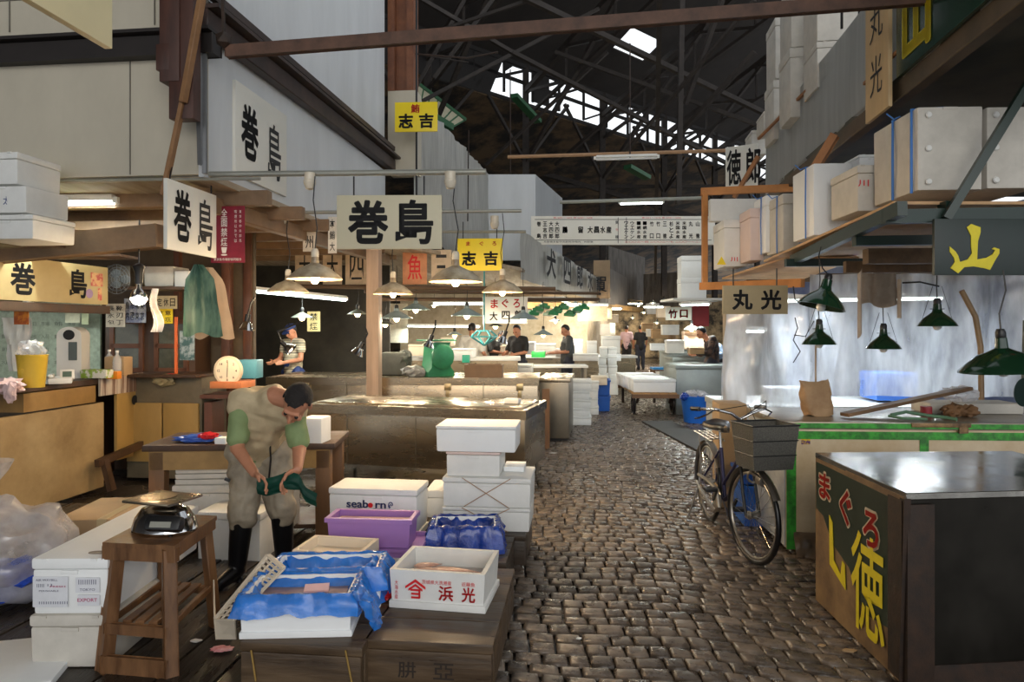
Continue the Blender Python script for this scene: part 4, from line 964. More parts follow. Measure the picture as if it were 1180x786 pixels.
# window-like openings behind the counter: frames and cabinet
t = thing('wall_notices', 'pale green-white notice board behind the yellow bin', 'notice board', (-4.9, 8.0, 1.3), rad(-3))
b = MB(); b.box((0, 0, .3), (1.6, .03, .9)); obj('board', b, mat('pale_green_board', (186, 200, 178), rough=.6, rgb2=(150, 160, 140), scale=20), t)
t.location = P(40, 400, 7.9); t.location.z = 1.15
J = []
for i in range(7):
    for j in range(5): J.append((['鮪', '本日', '入荷', '水産', '市場', '東京', '築地'][(i*3+j*2) % 7], -.5+i*.16, .05+j*.15, .10, .05, 0))
letters(J, mat('notice_ink', (110, 116, 104), rough=.6), t, y=-.018)
t = thing('wooden_cabinet', 'brown wooden cabinet with glazed doors behind the counter', 'cabinet', P(183, 400, 7.76), rad(-4)); t.location.z = 0
b = MB(); b.box((0, 0, .9), (1.05, .34, 1.78), bev=.008); obj('body', b, dkwood, t)
for s in (-1, 1):
    b = MB()
    for x in (-.19, .19): b.box((s*.26+x*.9, -.185, 1.4), (.05, .03, .58))
    for z in (1.13, 1.4, 1.67): b.box((s*.26, -.185, z), (.36, .03, .05))
    f = obj('door', b, mat('door_wood', (96, 60, 40), rough=.45, var=.3), t)
    b = MB(); b.box((s*.26, -.178, 1.4), (.32, .01, .52)); obj('glass_pane', b, mat('dim_glass', (96, 96, 82), rough=.2, rgb2=(50, 50, 44), scale=4), f)
# pinned papers
def paper(label, x0, x1, y0, y1, Y, col, rz=RA, name='paper_notice', ink_c=None, txt=None, cat='notice', group=None, col2=None, rows=0):
    q, w_, h = place(x0, x1, y1, y0, 0, .004, rz, Y)
    t = thing(name, label, cat, q, rz, group); b = MB(); b.box((0, 0, h/2), (w_, .004, h))
    obj('sheet', b, mat('paper_%d_%d_%d' % col, col, rough=.6, rgb2=col2, scale=8, sharp=.05, var=.1), t)
    if txt:
        n = len(txt); c_ = MATS.get(ink_c) or ink
        if rows:
            letters([(ch, (i % rows-(rows-1)/2)*w_*.9/rows, h*(1-(i//rows+.5)/math.ceil(n/rows)*.9-.05), w_*.7/rows, h*.62/math.ceil(n/rows), .02) for i, ch in enumerate(txt)], c_, t, y=-.005)
        else: letters([(ch, 0, h*(1-(i+.5)/n*.94-.03), w_*.6, h*.72/n, .02) for i, ch in enumerate(txt)], c_, t, y=-.005)
    return t
paper('white price list sheet on the wall left of the round bulb', 122, 144, 350, 377, 7.35, (206, 200, 184), txt='長靴氷刃包丁', rows=2)
paper('bluish printed sheet beside the white price list', 143, 168, 344, 372, 7.38, (176, 182, 190), txt='魚市場案内図東京', rows=4, col2=(120, 130, 160))
paper('cream sheet with blue corner pinned above the cabinet', 179, 204, 341, 356, 7.3, (214, 204, 168), txt='定休日', rows=3)
paper('bright yellow note pinned above the cabinet', 180, 199, 356, 373, 7.28, (236, 204, 30), txt='注意事項', rows=2)
paper('yellow-green slip on the dark back wall behind the capped worker', 354, 369, 359, 382, 10.6, (214, 204, 150), txt='禁煙', ink_c='ink')
paper('white menu sheet at the far left behind the counter', 75, 92, 355, 372, 7.6, (196, 196, 170)); paper('narrow pale sheet beside the menu sheet behind the counter', 94, 102, 355, 374, 7.6, (190, 200, 160))
paper('orange and white wrapped packet hanging by the left post', 16, 33, 350, 374, 5.8, (200, 120, 30), col2=(150, 70, 20))
paper('colourful tuna poster behind the hanging coat', 207, 224, 381, 415, 7.2, (150, 160, 160), col2=(60, 90, 90))
b = MB(); b.grid(lambda u, v: P(10+26*u-8*v*(1-u), 366+62*(1-v)-0, 6.0)+Vector((0, .04*noise.noise(Vector((u*5, v*3, 0))), 0)), 14, 10, th=.004); o = obj('hanging_towel', b, white_pl, None); tag(o, 'white towel hanging at the far left behind the yellow bin', 'towel')
# small shelves/clutter above: fan, boxes on the beam
for i, (l, x0, x1, y0, y1, Y, c_) in enumerate((('long white carton on the shelf behind the round bulb', 165, 200, 307, 330, 7.2, foamd), ('short white carton with black writing on the shelf by the coat', 200, 217, 312, 331, 7.15, foam), ('steel basin on the shelf left of the round bulb', 122, 150, 306, 330, 7.3, steeld))):
    foam_box(l, x0, x1, y1, y0, 0, .3, Y=Y, lid=0, m=c_, name='shelf_box', cat='box', dents=False)
b = MB(); b.bar(P(118, 333, 7.1), P(222, 333, 7.0), .35, .03); o = obj('wall_shelf', b, dkwood, None); tag(o, 'dark wooden wall shelf behind the round bulb', 'shelf')
t = thing('electric_fan', 'dusty grey wall fan left of the round bulb', 'fan', P(137, 322, 6.9), rad(-8))
b = MB()
for r_ in (.03, .06, .09, .12, .15): b.tube([(r_*math.cos(a*.3), -.03, r_*math.sin(a*.3)) for a in range(21)], .003, 4, closed=True)
for a in range(16): b.bar((0, -.035, 0), (.15*math.cos(a*.3927), -.03, .15*math.sin(a*.3927)), .003)
obj('guard', b, mat('grey_wire', (130, 134, 136), rough=.4, metal=.4), t)
b = MB()
for a in range(3):
    b.ball((.07*math.cos(a*2.09), .0, .07*math.sin(a*2.09)), (.06, .008, .045), 2)
obj('blades', b, mat('fan_blade', (120, 126, 128), rough=.4), t)
b = MB(); b.lathe([(0, 0), (.04, 0), (.04, .1), (0, .1)], n=16, M=Matrix.Rotation(rad(-90), 4, 'X')); obj('motor', b, steeld, t)
# sign over the counter
def Lsign(label, Y0, Y1, z0, z1, m, a=-4.78, off=.03, name='shop_sign', th=.03, zsl=0):
    p = Vector((a+.105*Y0, Y0, 0)); q = Vector((a+.105*Y1, Y1, 0)); L = (q-p).length; c = (p+q)/2+PR*off; c.z = z0
    t = thing(name, label, 'sign', c, math.atan2(q.y-p.y, q.x-p.x)); b = MB(); b.box((0, 0, (z1-z0)/2), (L, th, z1-z0), bev=.003); obj('board', b, m, t); return t, L, z1-z0
K = '巻'; SH = '島'
yl = mat('yellowed_sign', (196, 180, 132), rough=.5, rgb2=(166, 146, 98), scale=1.2)
t, L, h = Lsign('yellowed signboard with two black characters over the stall counter', 5.2, 6.75, 1.83, 2.20, yl)
letters([(K, -.25, h/2, .26, .27, .04), (SH, .38, h/2, .22, .27, .03)], ink, t, y=-.018)
b = MB(); b.box((0, .0, -.05), (L, .08, .08), bev=.006); obj('lintel', b, dkwood, t)
b = MB(); b.box((-L/2+.13, -.018, .22), (.2, .004, .12)); obj('sticker', b, mat('sticker_violet', (110, 96, 150), rough=.5, rgb2=(220, 210, 120), scale=10, stretch=(.1, 1, 6), sharp=.04), t)
b = MB(); b.box((-L/2+.14, -.019, .08), (.22, .004, .15)); obj('sticker', b, mat('sticker_multi', (230, 200, 90), rough=.5, rgb2=(90, 100, 170), scale=14, sharp=.05), t)
b = MB(); b.lathe([(0, 0), (.045, 0), (.045, .003), (0, .003)], n=20, M=Matrix.Translation((.52, -.018, .10)) @ Matrix.Rotation(rad(90), 4, 'X')); obj('round_sticker', b, mat('sticker_round', (150, 120, 150), rough=.5), t)
b = MB(); b.box((.62, -.019, .24), (.16, .004, .13)); b.box((.66, -.0195, .10), (.05, .004, .12)); obj('sticker', b, mat('sticker_pale', (214, 170, 120), rough=.5, rgb2=(190, 90, 80), scale=14, sharp=.05), t)
# side boards on the white wall and the corner
t, L, h = Lsign('cream board with two black characters nailed high on the white side wall', 5.5, 6.45, 2.85, 3.62, signw, a=-2.85, off=.012)
letters([(K, -.24, h*.52, .30, .46, .045), (SH, .22, h*.46, .26, .50, .028)], ink, t, y=-.018)
t, L, h = Lsign('white corner signboard with two black characters hanging edge-on to the lane', 4.78, 5.42, 2.16, 2.66, signw, a=-2.95, off=.0)
letters([(K, -.14, h*.52, .22, .38, .04), (SH, .16, h*.48, .20, .39, .028)], ink, t, y=-.018)
b = MB(); b.bar((-L/2+.05, 0, h), (-L/2+.08, 0, h+.12), .008); obj('hanger', b, black, t)
b = MB(); b.bar((L/2-.05, 0, h), (L/2-.05, 0, h+.12), .008); obj('hanger', b, black, t)
# cream signboard close to the camera, upper left
t, L, h = Lsign('cream signboard edge close overhead at the upper left corner', 1.2, 2.5, 2.63, 3.3, mat('cream_board', (226, 214, 172), rough=.5, var=.06), a=-1.752, off=0)
# central hanging sign
t, w_, h = sign('cream hanging board with two big black characters above the lane edge', 388, 509, 287, 225, 4.98, signc, rz=rad(-1))
letters([(K, -w_*.2, h*.5, .30, .325, .05), (SH, w_*.24, h*.5, .28, .33, .036)], ink, t, y=-.014)
for s in (-.34, .33):
    b = MB(); b.tube([(s*w_, 0, h-.02), (s*w_, 0, h+.14)], .006, 6); obj('hanging_wire', b, black, t)
# red banner
t = paper('dark red vertical banner with white characters behind the corner sign', 243, 282, 238, 303, 5.6, (128, 20, 44), name='banner', cat='banner')
q, w_, h = place(243, 282, 303, 238, 0, .004, RA, 5.6)
wi = mat('white_ink', (232, 222, 214), rough=.5)
letters([(ch, -.03, h*(.88-.17*i), .055, .07, .02) for i, ch in enumerate('全面禁煙！')]+[(ch, .07, h*(.9-.085*i), .022, .028, 0) for i, ch in enumerate('喫煙所以外では')]+[(ch, .11, h*(.9-.085*i), .02, .026, 0) for i, ch in enumerate('東京都中央卸売')]+[(ch, -.11, h*(.9-.085*i), .02, .026, 0) for i, ch in enumerate('築地市場内全域')]+[('東京魚市場卸協同組合', 0, h*.06, .24, .022, 0)], wi, t, y=-.005)
# yellow signs
t, w_, h = sign('yellow tuna shop sign with a red character above two black ones, high up', 455, 504, 152, 118, 9.2, signy, rz=-rad(3))
letters([('鮪', -.01, h*.78, .12, .12, .03)], redink, t, y=-.016); letters([('志', -.14, h*.36, .2, .2, .05), ('吉', .14, h*.36, .2, .2, .05)], ink, t, y=-.016)
b = MB(); b.tube([(0, .02, h), (0, .02, h+1.9)], .015, 6); b.tube([(0, .02, 0), (0, .02, -.9)], .015, 6); obj('pole', b, black, t)
t, w_, h = sign('yellow hanging sign with small red and large black characters, partly behind a lamp', 527, 579, 312, 275, 8.0, signy, rz=-rad(3))
letters([('ま', -.14, h*.84, .05, .05, .03), ('ぐ', .02, h*.84, .05, .05, .03), ('ろ', .17, h*.84, .05, .05, .03)], redink, t, y=-.016); letters([('志', -.13, h*.38, .17, .17, .05), ('吉', .13, h*.38, .17, .17, .05)], ink, t, y=-.016)
for s in (-.2, .2):
    b = MB(); b.tube([(s, 0, h), (s, 0, h+.2)], .006, 6); obj('hanging_wire', b, black, t)
# pipes the lamps hang from
pipe = mat('galvanised_pipe', (160, 160, 150), rough=.4, metal=.4, var=.2)
b = MB(); b.tube([P(18, 203, 5.3), P(560, 198, 4.98)], .022, 10); b.tube([P(20, 208, 5.32), P(300, 206, 5.1)], .012, 8); o = obj('conduit_pipe', b, pipe, None); tag(o, 'long grey pipe across the front of the left stall with lamps hung from it', 'pipe')
b = MB(); b.tube([P(318, 245, 6.7), P(601, 243, 6.6)], .018, 10); b.tube([P(500, 267, 8.2), P(606, 267, 8.1)], .018, 8); o = obj('conduit_pipe', b, pipe, None); tag(o, 'thinner grey pipe behind the hanging signboard, second row of lamps below it', 'pipe')
b = MB(); b.tube([P(320, 330, 9.0), P(640, 333, 9.2)], .03, 8); b.tube([P(420, 336, 9.3), P(690, 338, 11.0)], .025, 8); b.tube([P(430, 345, 10.3), P(690, 345, 12)], .03, 8); o = obj('lamp_rail', b, mat('brown_rail', (104, 84, 66), rough=.5, metal=.3), None); tag(o, 'bundle of brown rails carrying the blue-grey lamps down the lane', 'rail')
# sockets boxes on the pipes
for px, py, Y, l in ((357, 207, 5.05, 'ceramic insulator on the pipe above the left big lamp'), (519, 206, 4.95, 'green-topped ceramic insulator on the pipe above the right big lamp'), (570, 255, 6.6, 'ceramic insulator above the rightmost cream lamp'), (325, 250, 6.7, 'dark insulator above the leftmost cream lamp')):
    b = MB(); b.lathe([(0, 0), (.03, .01), (.045, .05), (.045, .07), (.04, .075), (.04, .13), (0, .13)], n=16, c=(0, 0, -.1)); o = obj('insulator', b, ceramic, None); o.location = P(px, py, Y)+Vector((0, 0, .02)); tag(o, l, 'insulator')
# lamps
lamp('big dirty cream lamp left of the hanging signboard', 363, 322, 62, 5.0, power=36, dia=.40)
lamp('big dirty cream lamp right of the hanging signboard', 525, 325, 62, 5.0, power=36, dia=.40)
lamp('cream lamp directly below the hanging signboard', 453, 339, 46, 6.7, power=30)
lamp('cream lamp right of and below the right big lamp', 579, 337, 48, 6.6, power=30)
lamp('rust-speckled cream lamp left of the left big lamp', 332, 337, 47, 6.7, power=30)
GL = 'blue-grey shop lamp '
for i, (px, py, dp, Y, l) in enumerate(((457, 367, 38, 9.2, 'left, above the grey sack'), (479, 357, 34, 9.8, 'second from the left, above the dial scale'), (538, 364, 38, 9.2, 'right above the man in white'), (603, 368, 36, 9.6, 'right of the white tuna sign'), (524, 386, 18, 12, 'small and far, left of the net basket'), (626, 386, 24, 12.5, 'far, right of the man in black'),
        (348, 366, 26, 9.6, 'above the capped worker, dark shade'), (412, 362, 24, 9.9, 'left of the pale post, dark shade'), (444, 374, 20, 11, 'just right of the pale post'), (571, 376, 18, 11.5, 'behind the white tuna sign'))):
    lamp(GL+l, px, py, dp, Y, 'cone', enamb if i < 6 else mat('dark_grey_enamel', (92, 94, 84), rough=.4), top=2.45, power=18, col=MIDC)
# bare bulb lamp with reflector
t = thing('reflector_lamp', 'bare silvered bulb hanging in front of the stall cabinet', 'lamp', P(160, 343, 5.4), 0)
b = MB(); b.lathe([(0, -.062), (.04, -.05), (.062, -.015), (.06, .0), (0, .0)], n=24); obj('bulb', b, mat('hot_bulb', (255, 232, 196), emit=9, rough=.4, var=0), t)
b = MB(); b.lathe([(.06, 0), (.062, .01), (.05, .045), (.025, .075), (.022, .12), (0, .12)], n=24); obj('silvered_neck', b, chrome, t)
b = MB(); b.lathe([(0, .11), (.03, .11), (.032, .2), (.05, .25), (.02, .27), (0, .27)], n=16); b.tube([(0, 0, .26), (.0, .01, .62)], .006, 6); obj('socket', b, black, t)
add_light('bulb_light', (0, 0, -.1), 15, WARM, .05, t)
b = MB(); b.grid(lambda u, v: Vector((.03+.09*u*(1-.3*v)+.02*math.sin(v*7), .12+.02*math.sin(u*7+v*3), -.28+.36*v)), 10, 14, th=.002); o = obj('plastic_bag', b, film, None); o.location = P(160, 343, 5.5); tag(o, 'empty clear plastic bag hanging beside the bare silvered bulb', 'bag')
# tube lights
tube_light('lit fluorescent tube under the stall ceiling at upper left', 34, 235, 131, 234, 5.75, 5.7, 22)
tube_light('long lit fluorescent strip above the capped worker', 283, 335, 398, 346, 8.6, 10.2, 40)
tube_light('short lit fluorescent tube far left behind the yellowed signboard', 28, 354, 52, 358, 7.0, 7.2, 5)
b = MB(); b.tube([P(57, 290, 5.9), P(127, 291, 5.9)], .03, 12); o = obj('wrapped_roll', b, mat('green_wrap', (120, 196, 40), rough=.4, rgb2=(210, 190, 50), scale=12, sharp=.08), None); tag(o, 'bright green and yellow wrapped roll lying on the beam under the ceiling', 'roll')
b = MB(); b.bar(P(44, 296, 5.95), P(150, 296, 5.95), .3, .02); o = obj('ceiling_shelf', b, dkwood, None); tag(o, 'thin dark shelf board under the green wrapped roll', 'shelf')
# clamp lamps with chrome heads
for i, (px, py, Y, a, l) in enumerate(((283, 380, 7.3, 10, 'small chrome clamp lamp beside the reddish post'), (336, 404, 8.3, -50, 'lit chrome clamp lamp in front of the capped worker'), (411, 408, 8.6, 30, 'chrome clamp lamp left of the pale post'), (493, 400, 8.8, 20, 'chrome clamp lamp above the green dial scale'), (578, 395, 9.0, 20, 'chrome clamp lamp right of the net basket'))):
    t = thing('clamp_lamp', l, 'lamp', P(px, py, Y), 0); M_ = Matrix.Rotation(rad(a), 4, 'Y')
    b = MB(); b.lathe([(.02, .1), (.05, .07), (.085, .0), (.08, .0), (.045, .065), (.015, .09)], n=20, M=M_); obj('reflector', b, chrome, t)
    b = MB(); b.lathe([(0, .09), (.03, .09), (.03, .17), (0, .17)], n=12, M=M_); b.tube([M_ @ Vector((0, 0, .16)), M_ @ Vector((.02, 0, .24))+Vector((0, 0, .06)), (.1, .02, .35)], .012, 6); obj('socket', b, black, t)
    b = MB(); b.ball(M_ @ Vector((0, 0, .03)), .035, 2); obj('bulb', b, mat('clamp_bulb', (255, 214, 196), emit=5, var=0) if i < 2 else bulbo, t)
# clock dial scale
t = thing('round_dial_scale', 'round white dial scale with numerals on a box in the stall, lit orange', 'scale', P(265, 438, 7.0), rad(-6)); 
b = MB(); b.lathe([(0, 0), (.14, 0), (.15, .012), (.15, .05), (0, .05)], n=36, M=Matrix.Translation((0, 0, .10)) @ Matrix.Rotation(rad(90), 4, 'X')); obj('rim', b, mat('ivory_enamel', (228, 214, 184), rough=.3), t)
b = MB(); b.lathe([(0, .051), (.128, .051), (.128, .053), (0, .053)], n=36, M=Matrix.Translation((0, 0, .10)) @ Matrix.Rotation(rad(90), 4, 'X')); obj('dial', b, mat('dial_face', (246, 234, 206), rough=.4, var=.03), t)
letters([(s, .095*math.sin(rad(a)), .10+.095*math.cos(rad(a)), None, .026, .02) for s, a in (('0', 0), ('2', 45), ('4', 90), ('6', 135), ('8', 180), ('10', 225), ('12', 270), ('14', 315))], ink, t, y=-.055)
b = MB(); b.bar((0, -.057, .03), (.006, -.057, .19), .008, .002); obj('pointer', b, ink, t)
b = MB(); b.box((0, .06, -.045), (.34, .3, .07), bev=.006); obj('base', b, mat('orange_wood', (212, 130, 80), rough=.5, var=.2), t)
add_light('shelf_bulb', tuple(P(266, 400, 6.75)), 4, (1, .6, .32), .04)
b = MB(); b.bar(P(242, 455, 7.25), P(300, 455, 7.2), .4, .04); b.bar(P(247, 462, 7.2), P(247, 540, 7.2), .08, .3); b.bar(P(296, 462, 7.2), P(296, 540, 7.2), .08, .3); o = obj('shelf_unit', b, mat('red_brown_wood', (104, 66, 52), rough=.5, var=.3), None); tag(o, 'reddish wooden shelf unit carrying the round dial scale', 'shelf')
b = MB(); b.box((0, 0, 0), (.22, .2, .2), bev=.01); o = obj('plastic_tub', b, mat('teal_tub', (90, 160, 180), rough=.4), None); o.location = P(288, 425, 7.4); tag(o, 'pale blue plastic tub right of the round dial scale', 'tub')
t = thing('low_cabinet', 'low grey-brown cabinet with two yellow door panels behind the work table', 'cabinet', P(199, 480, 7.3), rad(-6)); t.location.z = 0
b = MB(); b.box((0, .1, .55), (.84, .5, 1.08), bev=.006); obj('body', b, mat('grey_brown', (104, 94, 74), rough=.55, var=.3), t)
for s in (-.205, .205):
    b = MB(); b.box((s, -.17, .5), (.39, .03, .62), bev=.005); obj('door', b, ply, t)
b = MB(); b.box((-.0, -.0, 1.1), (.88, .6, .03), bev=.005); obj('top', b, dkwood, t)
b = MB(); b.ball((0, 0, 0), (.11, .07, .06), 3, .5, 3); o = obj('work_gloves', b, mat('khaki_cloth', (150, 136, 100), rough=.8, bump=.5), None); o.location = P(189, 436, 7.1)+Vector((0, 0, -.02)); tag(o, 'khaki work gloves slumped over the cabinet top', 'gloves')
t = thing('pencil_holder', 'orange upright rail with red cup holding tools on the cabinet', 'tool holder', P(203, 438, 7.2), 0)
b = MB(); b.box((0, 0, .32), (.025, .025, .7)); obj('rail', b, mat('orange_paint', (206, 96, 40), rough=.5), t)
b = MB(); b.lathe([(0, 0), (.04, 0), (.045, .07), (0, .07)], n=16, c=(-.04, -.03, 0)); b.box((.05, 0, .03), (.12, .06, .05)); obj('cup', b, mat('red_cup', (196, 36, 28), rough=.4), t)
# hanging green coat
t = thing('hanging_apron', 'grey-green apron with pale lining hanging under the corner signboard', 'apron', P(232, 386, 5.6), rad(-8))
def coat(u, v):
    hw = .12+.06*(1-v)+(.0 if v < .8 else -.25*(v-.8)*1.6)
    x = (u-.5)*2*hw+.035*(1-v)-.02; z = v*.58-.02*math.sin(u*9)*(1-v)
    return Vector((x, -.05*math.cos((u-.5)*3)+.02*noise.noise(Vector((u*6, v*3, 1))), z))
b = MB(); b.grid(coat, 30, 20, th=.006); obj('front', b, mat('apron_green', (98, 134, 120), rough=.6, rgb2=(40, 84, 76), scale=2.2, stretch=(2, 2, .5), sharp=.06), t)
b = MB(); b.grid(lambda u, v: coat(u, v)*1.0+Vector((.055+(.02*(1-v)), .05, -.02)), 16, 12, th=.004); obj('lining', b, mat('apron_lining', (196, 176, 152), rough=.7), t)
b = MB(); b.grid(lambda u, v: Vector((-.14+.06*u-.06*v*.1, .03, .22+.2*v)), 4, 4, th=.004); obj('sleeve', b, mat('apron_lining', (0, 0, 0)), t)
# work table with foam sheets
t = thing('work_table', 'heavy wooden work table behind the bending man', 'table', (0, 0, 0), 0)
TL = P(160, 515, 4.85); TR = P(387, 507, 5.05); zt = .755
c = Vector(((TL.x+TR.x)/2, 5.2, 0)); t.location = c; t.rotation_euler = (0, 0, rad(4)); tw = 1.36
TBL = t
b = MB(); b.box((0, 0, zt-.02), (tw, .62, .045), bev=.006); obj('tabletop', b, dkwood, t)
b = MB(); b.box((0, -.27, zt-.11), (tw-.08, .03, .14)); obj('apron', b, mat('table_side', (160, 126, 74), rough=.5, var=.3), t)
for sx in (-1, 1):
    for sy in (-1, 1):
        b = MB(); b.box((sx*(tw/2-.09), sy*.24, .355), (.11, .09, .71), bev=.008); obj('leg', b, midwood, t)
b = MB(); b.box((0, .0, .14), (tw-.3, .5, .03)); obj('bottom_shelf', b, dkwood, t)
Rt = Matrix.Rotation(rad(4), 4, 'Z')
def ont(x, y, z): return c+Rt @ Vector((x, y, z))
for i in range(4):
    foam_box('flat foam lid, %s of the pile under the work table' % ('lowest', 'second from the bottom', 'third from the bottom', 'topmost')[i], 0, 0, 0, 0, 0, .40, rz=rad(4+i*.7), lid=0, dims=(ont(-.27, -.05, .46+i*.04), .42, .034), m=foamd, name='foam_sheet', cat='foam sheet', dents=False, group='foam sheets under the work table')
foam_box('square foam box under the pile of lids beneath the work table', 0, 0, 0, 0, 0, .42, rz=rad(4), dims=(ont(-.27, -.06, .157), .44, .30), m=foamd, lid=.2)
for i in range(3):
    foam_box('upright foam slab, %s of three standing under the work table' % ('left', 'middle', 'right')[i], 0, 0, 0, 0, 0, .42, rz=rad(4), lid=0, dims=(ont(.02+i*.05, -.05, .157), .04, .40-.02*i), m=foam, name='foam_sheet', cat='foam sheet', dents=False)
foam_box('low white foam box on the boards directly behind the man', 226, 300, 646, 590, .025, .35, Y=4.62, m=foam, lid=.15)
foam_box('white foam box between the man\'s boots and the table', 270, 330, 612, 560, .03, .25, Y=4.85, m=foamd, lid=.18)
foam_box('upright white carton with green stripe on the table right of the man', 345, 371, 518, 482, 0, .2, Y=4.95, m=foamw, lid=0, dents=False)
foam_box('small white foam block beside the blue film on the work table', 246, 260, 512, 505, 0, .1, Y=4.75, m=foamw, lid=0, dents=False, name='foam_block', cat='foam block')
b = MB(); b.ball((0, 0, 0), (.16, .07, .03), 3, .6, 4); o = obj('plastic_bag', b, mat('film_blue2', (60, 100, 190), rough=.3, alpha=.85, bump=1), None); o.location = P(228, 505, 5.0); tag(o, 'flat blue plastic film on the work table', 'plastic bag')
b = MB(); b.ball((0, 0, 0), (.07, .04, .025), 3, .5, 4); o = obj('plastic_bag', b, MATS['red_film'], None); o.location = P(240, 502, 4.95); tag(o, 'small red plastic bag on the blue film', 'plastic bag')
# boxes top left on the pipe
foam_box('upper white foam box at the left edge above the stall', -30, 20, 213, 176, 0, .4, Y=4.7, m=foam); foam_box('middle white foam box with blue print at the left edge above the stall', -30, 30, 246, 215, 0, .4, Y=4.7, m=foam, lid=0); foam_box('lowest white foam box at the left edge above the stall', -30, 38, 276, 248, 0, .4, Y=4.7, m=foam)
tag(letter('太新', MATS['navy_ink'], None, 0, 0, .09, .06, y=0, name='printed_mark'), 'dark blue printed characters on the middle foam box at the left edge', 'printed label').location = P(11, 231, 4.68)
b = MB(); b.bar(P(-60, 280, 5.0), P(50, 279, 5.0), .5, .03); o = obj('overhead_shelf', b, dkwood, None); tag(o, 'overhead shelf board carrying the foam boxes at the left edge', 'shelf')
# hanging paper banners behind the sign
paper('white hanging paper with a red ring, left of the hanging signboard', 349, 364, 249, 290, 7.2, (216, 206, 190), txt='紀州', name='paper_banner', cat='banner')
paper('white hanging paper with black writing beside the ringed one', 378, 388, 250, 292, 7.1, (222, 216, 204), txt='本鮪大', name='paper_banner', cat='banner')
for i, (x0, x1, tx) in enumerate(((340, 362, '大'), (372, 394, '大'), (398, 424, '四'), (464, 492, '魚'), (497, 520, '三'))):
    paper('large calligraphy sheet in the back row, '+('leftmost', 'second from left', 'third from left, by the post', 'fourth, red strokes', 'rightmost')[i], x0, x1, 288, 328, 9.6, (206, 184, 156) if i != 3 else (206, 140, 100), txt=tx, name='paper_banner', cat='banner', ink_c='ink' if i != 3 else 'red_ink', group='calligraphy sheets')
q, w_, h = place(556, 608, 373, 342, 0, .02, rad(0), 10.0)
t, w_, h = sign('white sign with red kana above black characters behind the cream lamp', 556, 608, 373, 342, 10.0, signw, rz=rad(3))
letters([('ま', -.16, h*.74, .11, .13, .03), ('ぐ', .0, h*.76, .1, .13, .03), ('ろ', .17, h*.76, .1, .13, .03)], redink, t, y=-.016); letters([('大', -.17, h*.28, .12, .13, .03), ('四', .01, h*.32, .12, .12, .03), ('郎', .2, h*.34, .12, .13, .03)], ink, t, y=-.016)
# net basket
t = thing('net_basket', 'teal wire hanging basket above the counter', 'hanging basket', P(558, 388, 9.3), 0)
b = MB(); pr = [(.0, -.1), (.18, .0), (.12, .08)]
for k in range(4):
    a = k*math.pi/2+.5; c_, s_ = math.cos(a), math.sin(a); a2 = a+math.pi/2; c2_, s2_ = math.cos(a2), math.sin(a2)
    b.bar((0, 0, -.12), (.2*c_, .2*s_, 0), .02); b.bar((.2*c_, .2*s_, 0), (.2*c2_, .2*s2_, 0), .02); b.bar((.2*c_, .2*s_, 0), (.1*c_, .1*s_, .08), .02); b.bar((.1*c_, .1*s_, .08), (.1*c2_, .1*s2_, .08), .02)
obj('frame', b, mat('teal_wire', (70, 160, 165), rough=.4), t)
b = MB(); b.tube([(0, 0, .08), (0, 0, .9)], .012, 6); obj('cord', b, MATS['teal_wire'], t)

# ================================================================ FARTHER DOWN THE LANE, LEFT SIDE
ordn = ['bottom', 'second from bottom', 'third from bottom', 'fourth from bottom', 'fifth from bottom', 'sixth from bottom', 'seventh']
def stack(where, lx, rx, yb, n, h, d, Y=None, z0=0.0, m=foam, jit=.02, rz=RA, group=None, dm=None):
    q, w_, _ = place(lx, rx, yb, yb-10, z0, d, rz, Y); base = q.z if Y else z0
    z = base
    for i in range(n):
        hh = h[i] if isinstance(h, (list, tuple)) else h
        foam_box('white foam box, %s of the stack %s' % ('top' if i == n-1 and n > 1 else ordn[i], where), 0, 0, 0, 0, 0, d, rz=rz+R.uniform(-.03, .03), dims=(Vector((q.x+R.uniform(-jit, jit), q.y, z)), w_*R.uniform(.96, 1.0), hh), lid=.25, m=R.choice([foam, foamw, foamd]) if m is None else m, group=group, dents=False)
        z += hh+.001
    return z
stack('beside the dark cabinet', 653, 681, 490, 5, [.15, .13, .14, .14, .18], .42)
stack('behind the dark-cabinet one', 677, 690, 478, 4, .155, .40)
stack('by the blue crates', 699, 712, 455, 1, .5, .4)
foam_box('brown-topped foam box on the stack by the blue crates', 681, 700, 444, 434, 0, .4, Y=12.6, m=cream)
for k in range(2):
    t, _ = open_box('blue plastic crate beside the white stacks, '+('lower', 'upper')[k], P(690, 470, 13.2)-Vector((0, 0, P(690, 470, 13.2).z-.01-k*.30)), .42, .55, .29, RA, m=bluep, name='plastic_crate', cat='crate', th=.02, rim=.03, taper=.94)
for k in range(2): stack(('left', 'right')[k]+' half of the tall slatted pile', 690+k*11, 700+k*12, 442, 4, .2, .5, Y=15.0)
# table with trays
t = thing('display_table', 'low white-topped display table in front of the far stalls', 'table', P(640, 420, 13.2), rad(0)); t.location.z = 0
b = MB(); b.box((0, 0, .86), (1.35, .6, .04)); obj('tabletop', b, foam, t)
for sx in (-.62, .62):
    for sy in (-.25, .25):
        b = MB(); b.box((sx, sy, .42), (.06, .06, .84)); obj('leg', b, steeld, t)
t.location.x = .78
stack('on the floor under the white display table', 585, 612, 445, 2, .2, .5, Y=12.6)
bx = [(548, 560, 408, 395, 14.5), (562, 590, 412, 398, 14.8), (600, 616, 408, 394, 15), (614, 640, 410, 396, 15.4), (655, 672, 409, 391, 16), (676, 688, 409, 393, 17), (693, 715, 407, 387, 17.5), (640, 654, 412, 402, 14.6), (520, 545, 412, 402, 12), (470, 490, 410, 397, 11.5), (660, 690, 416, 408, 14), (508, 520, 399, 389, 11.6), (700, 716, 416, 408, 15)]
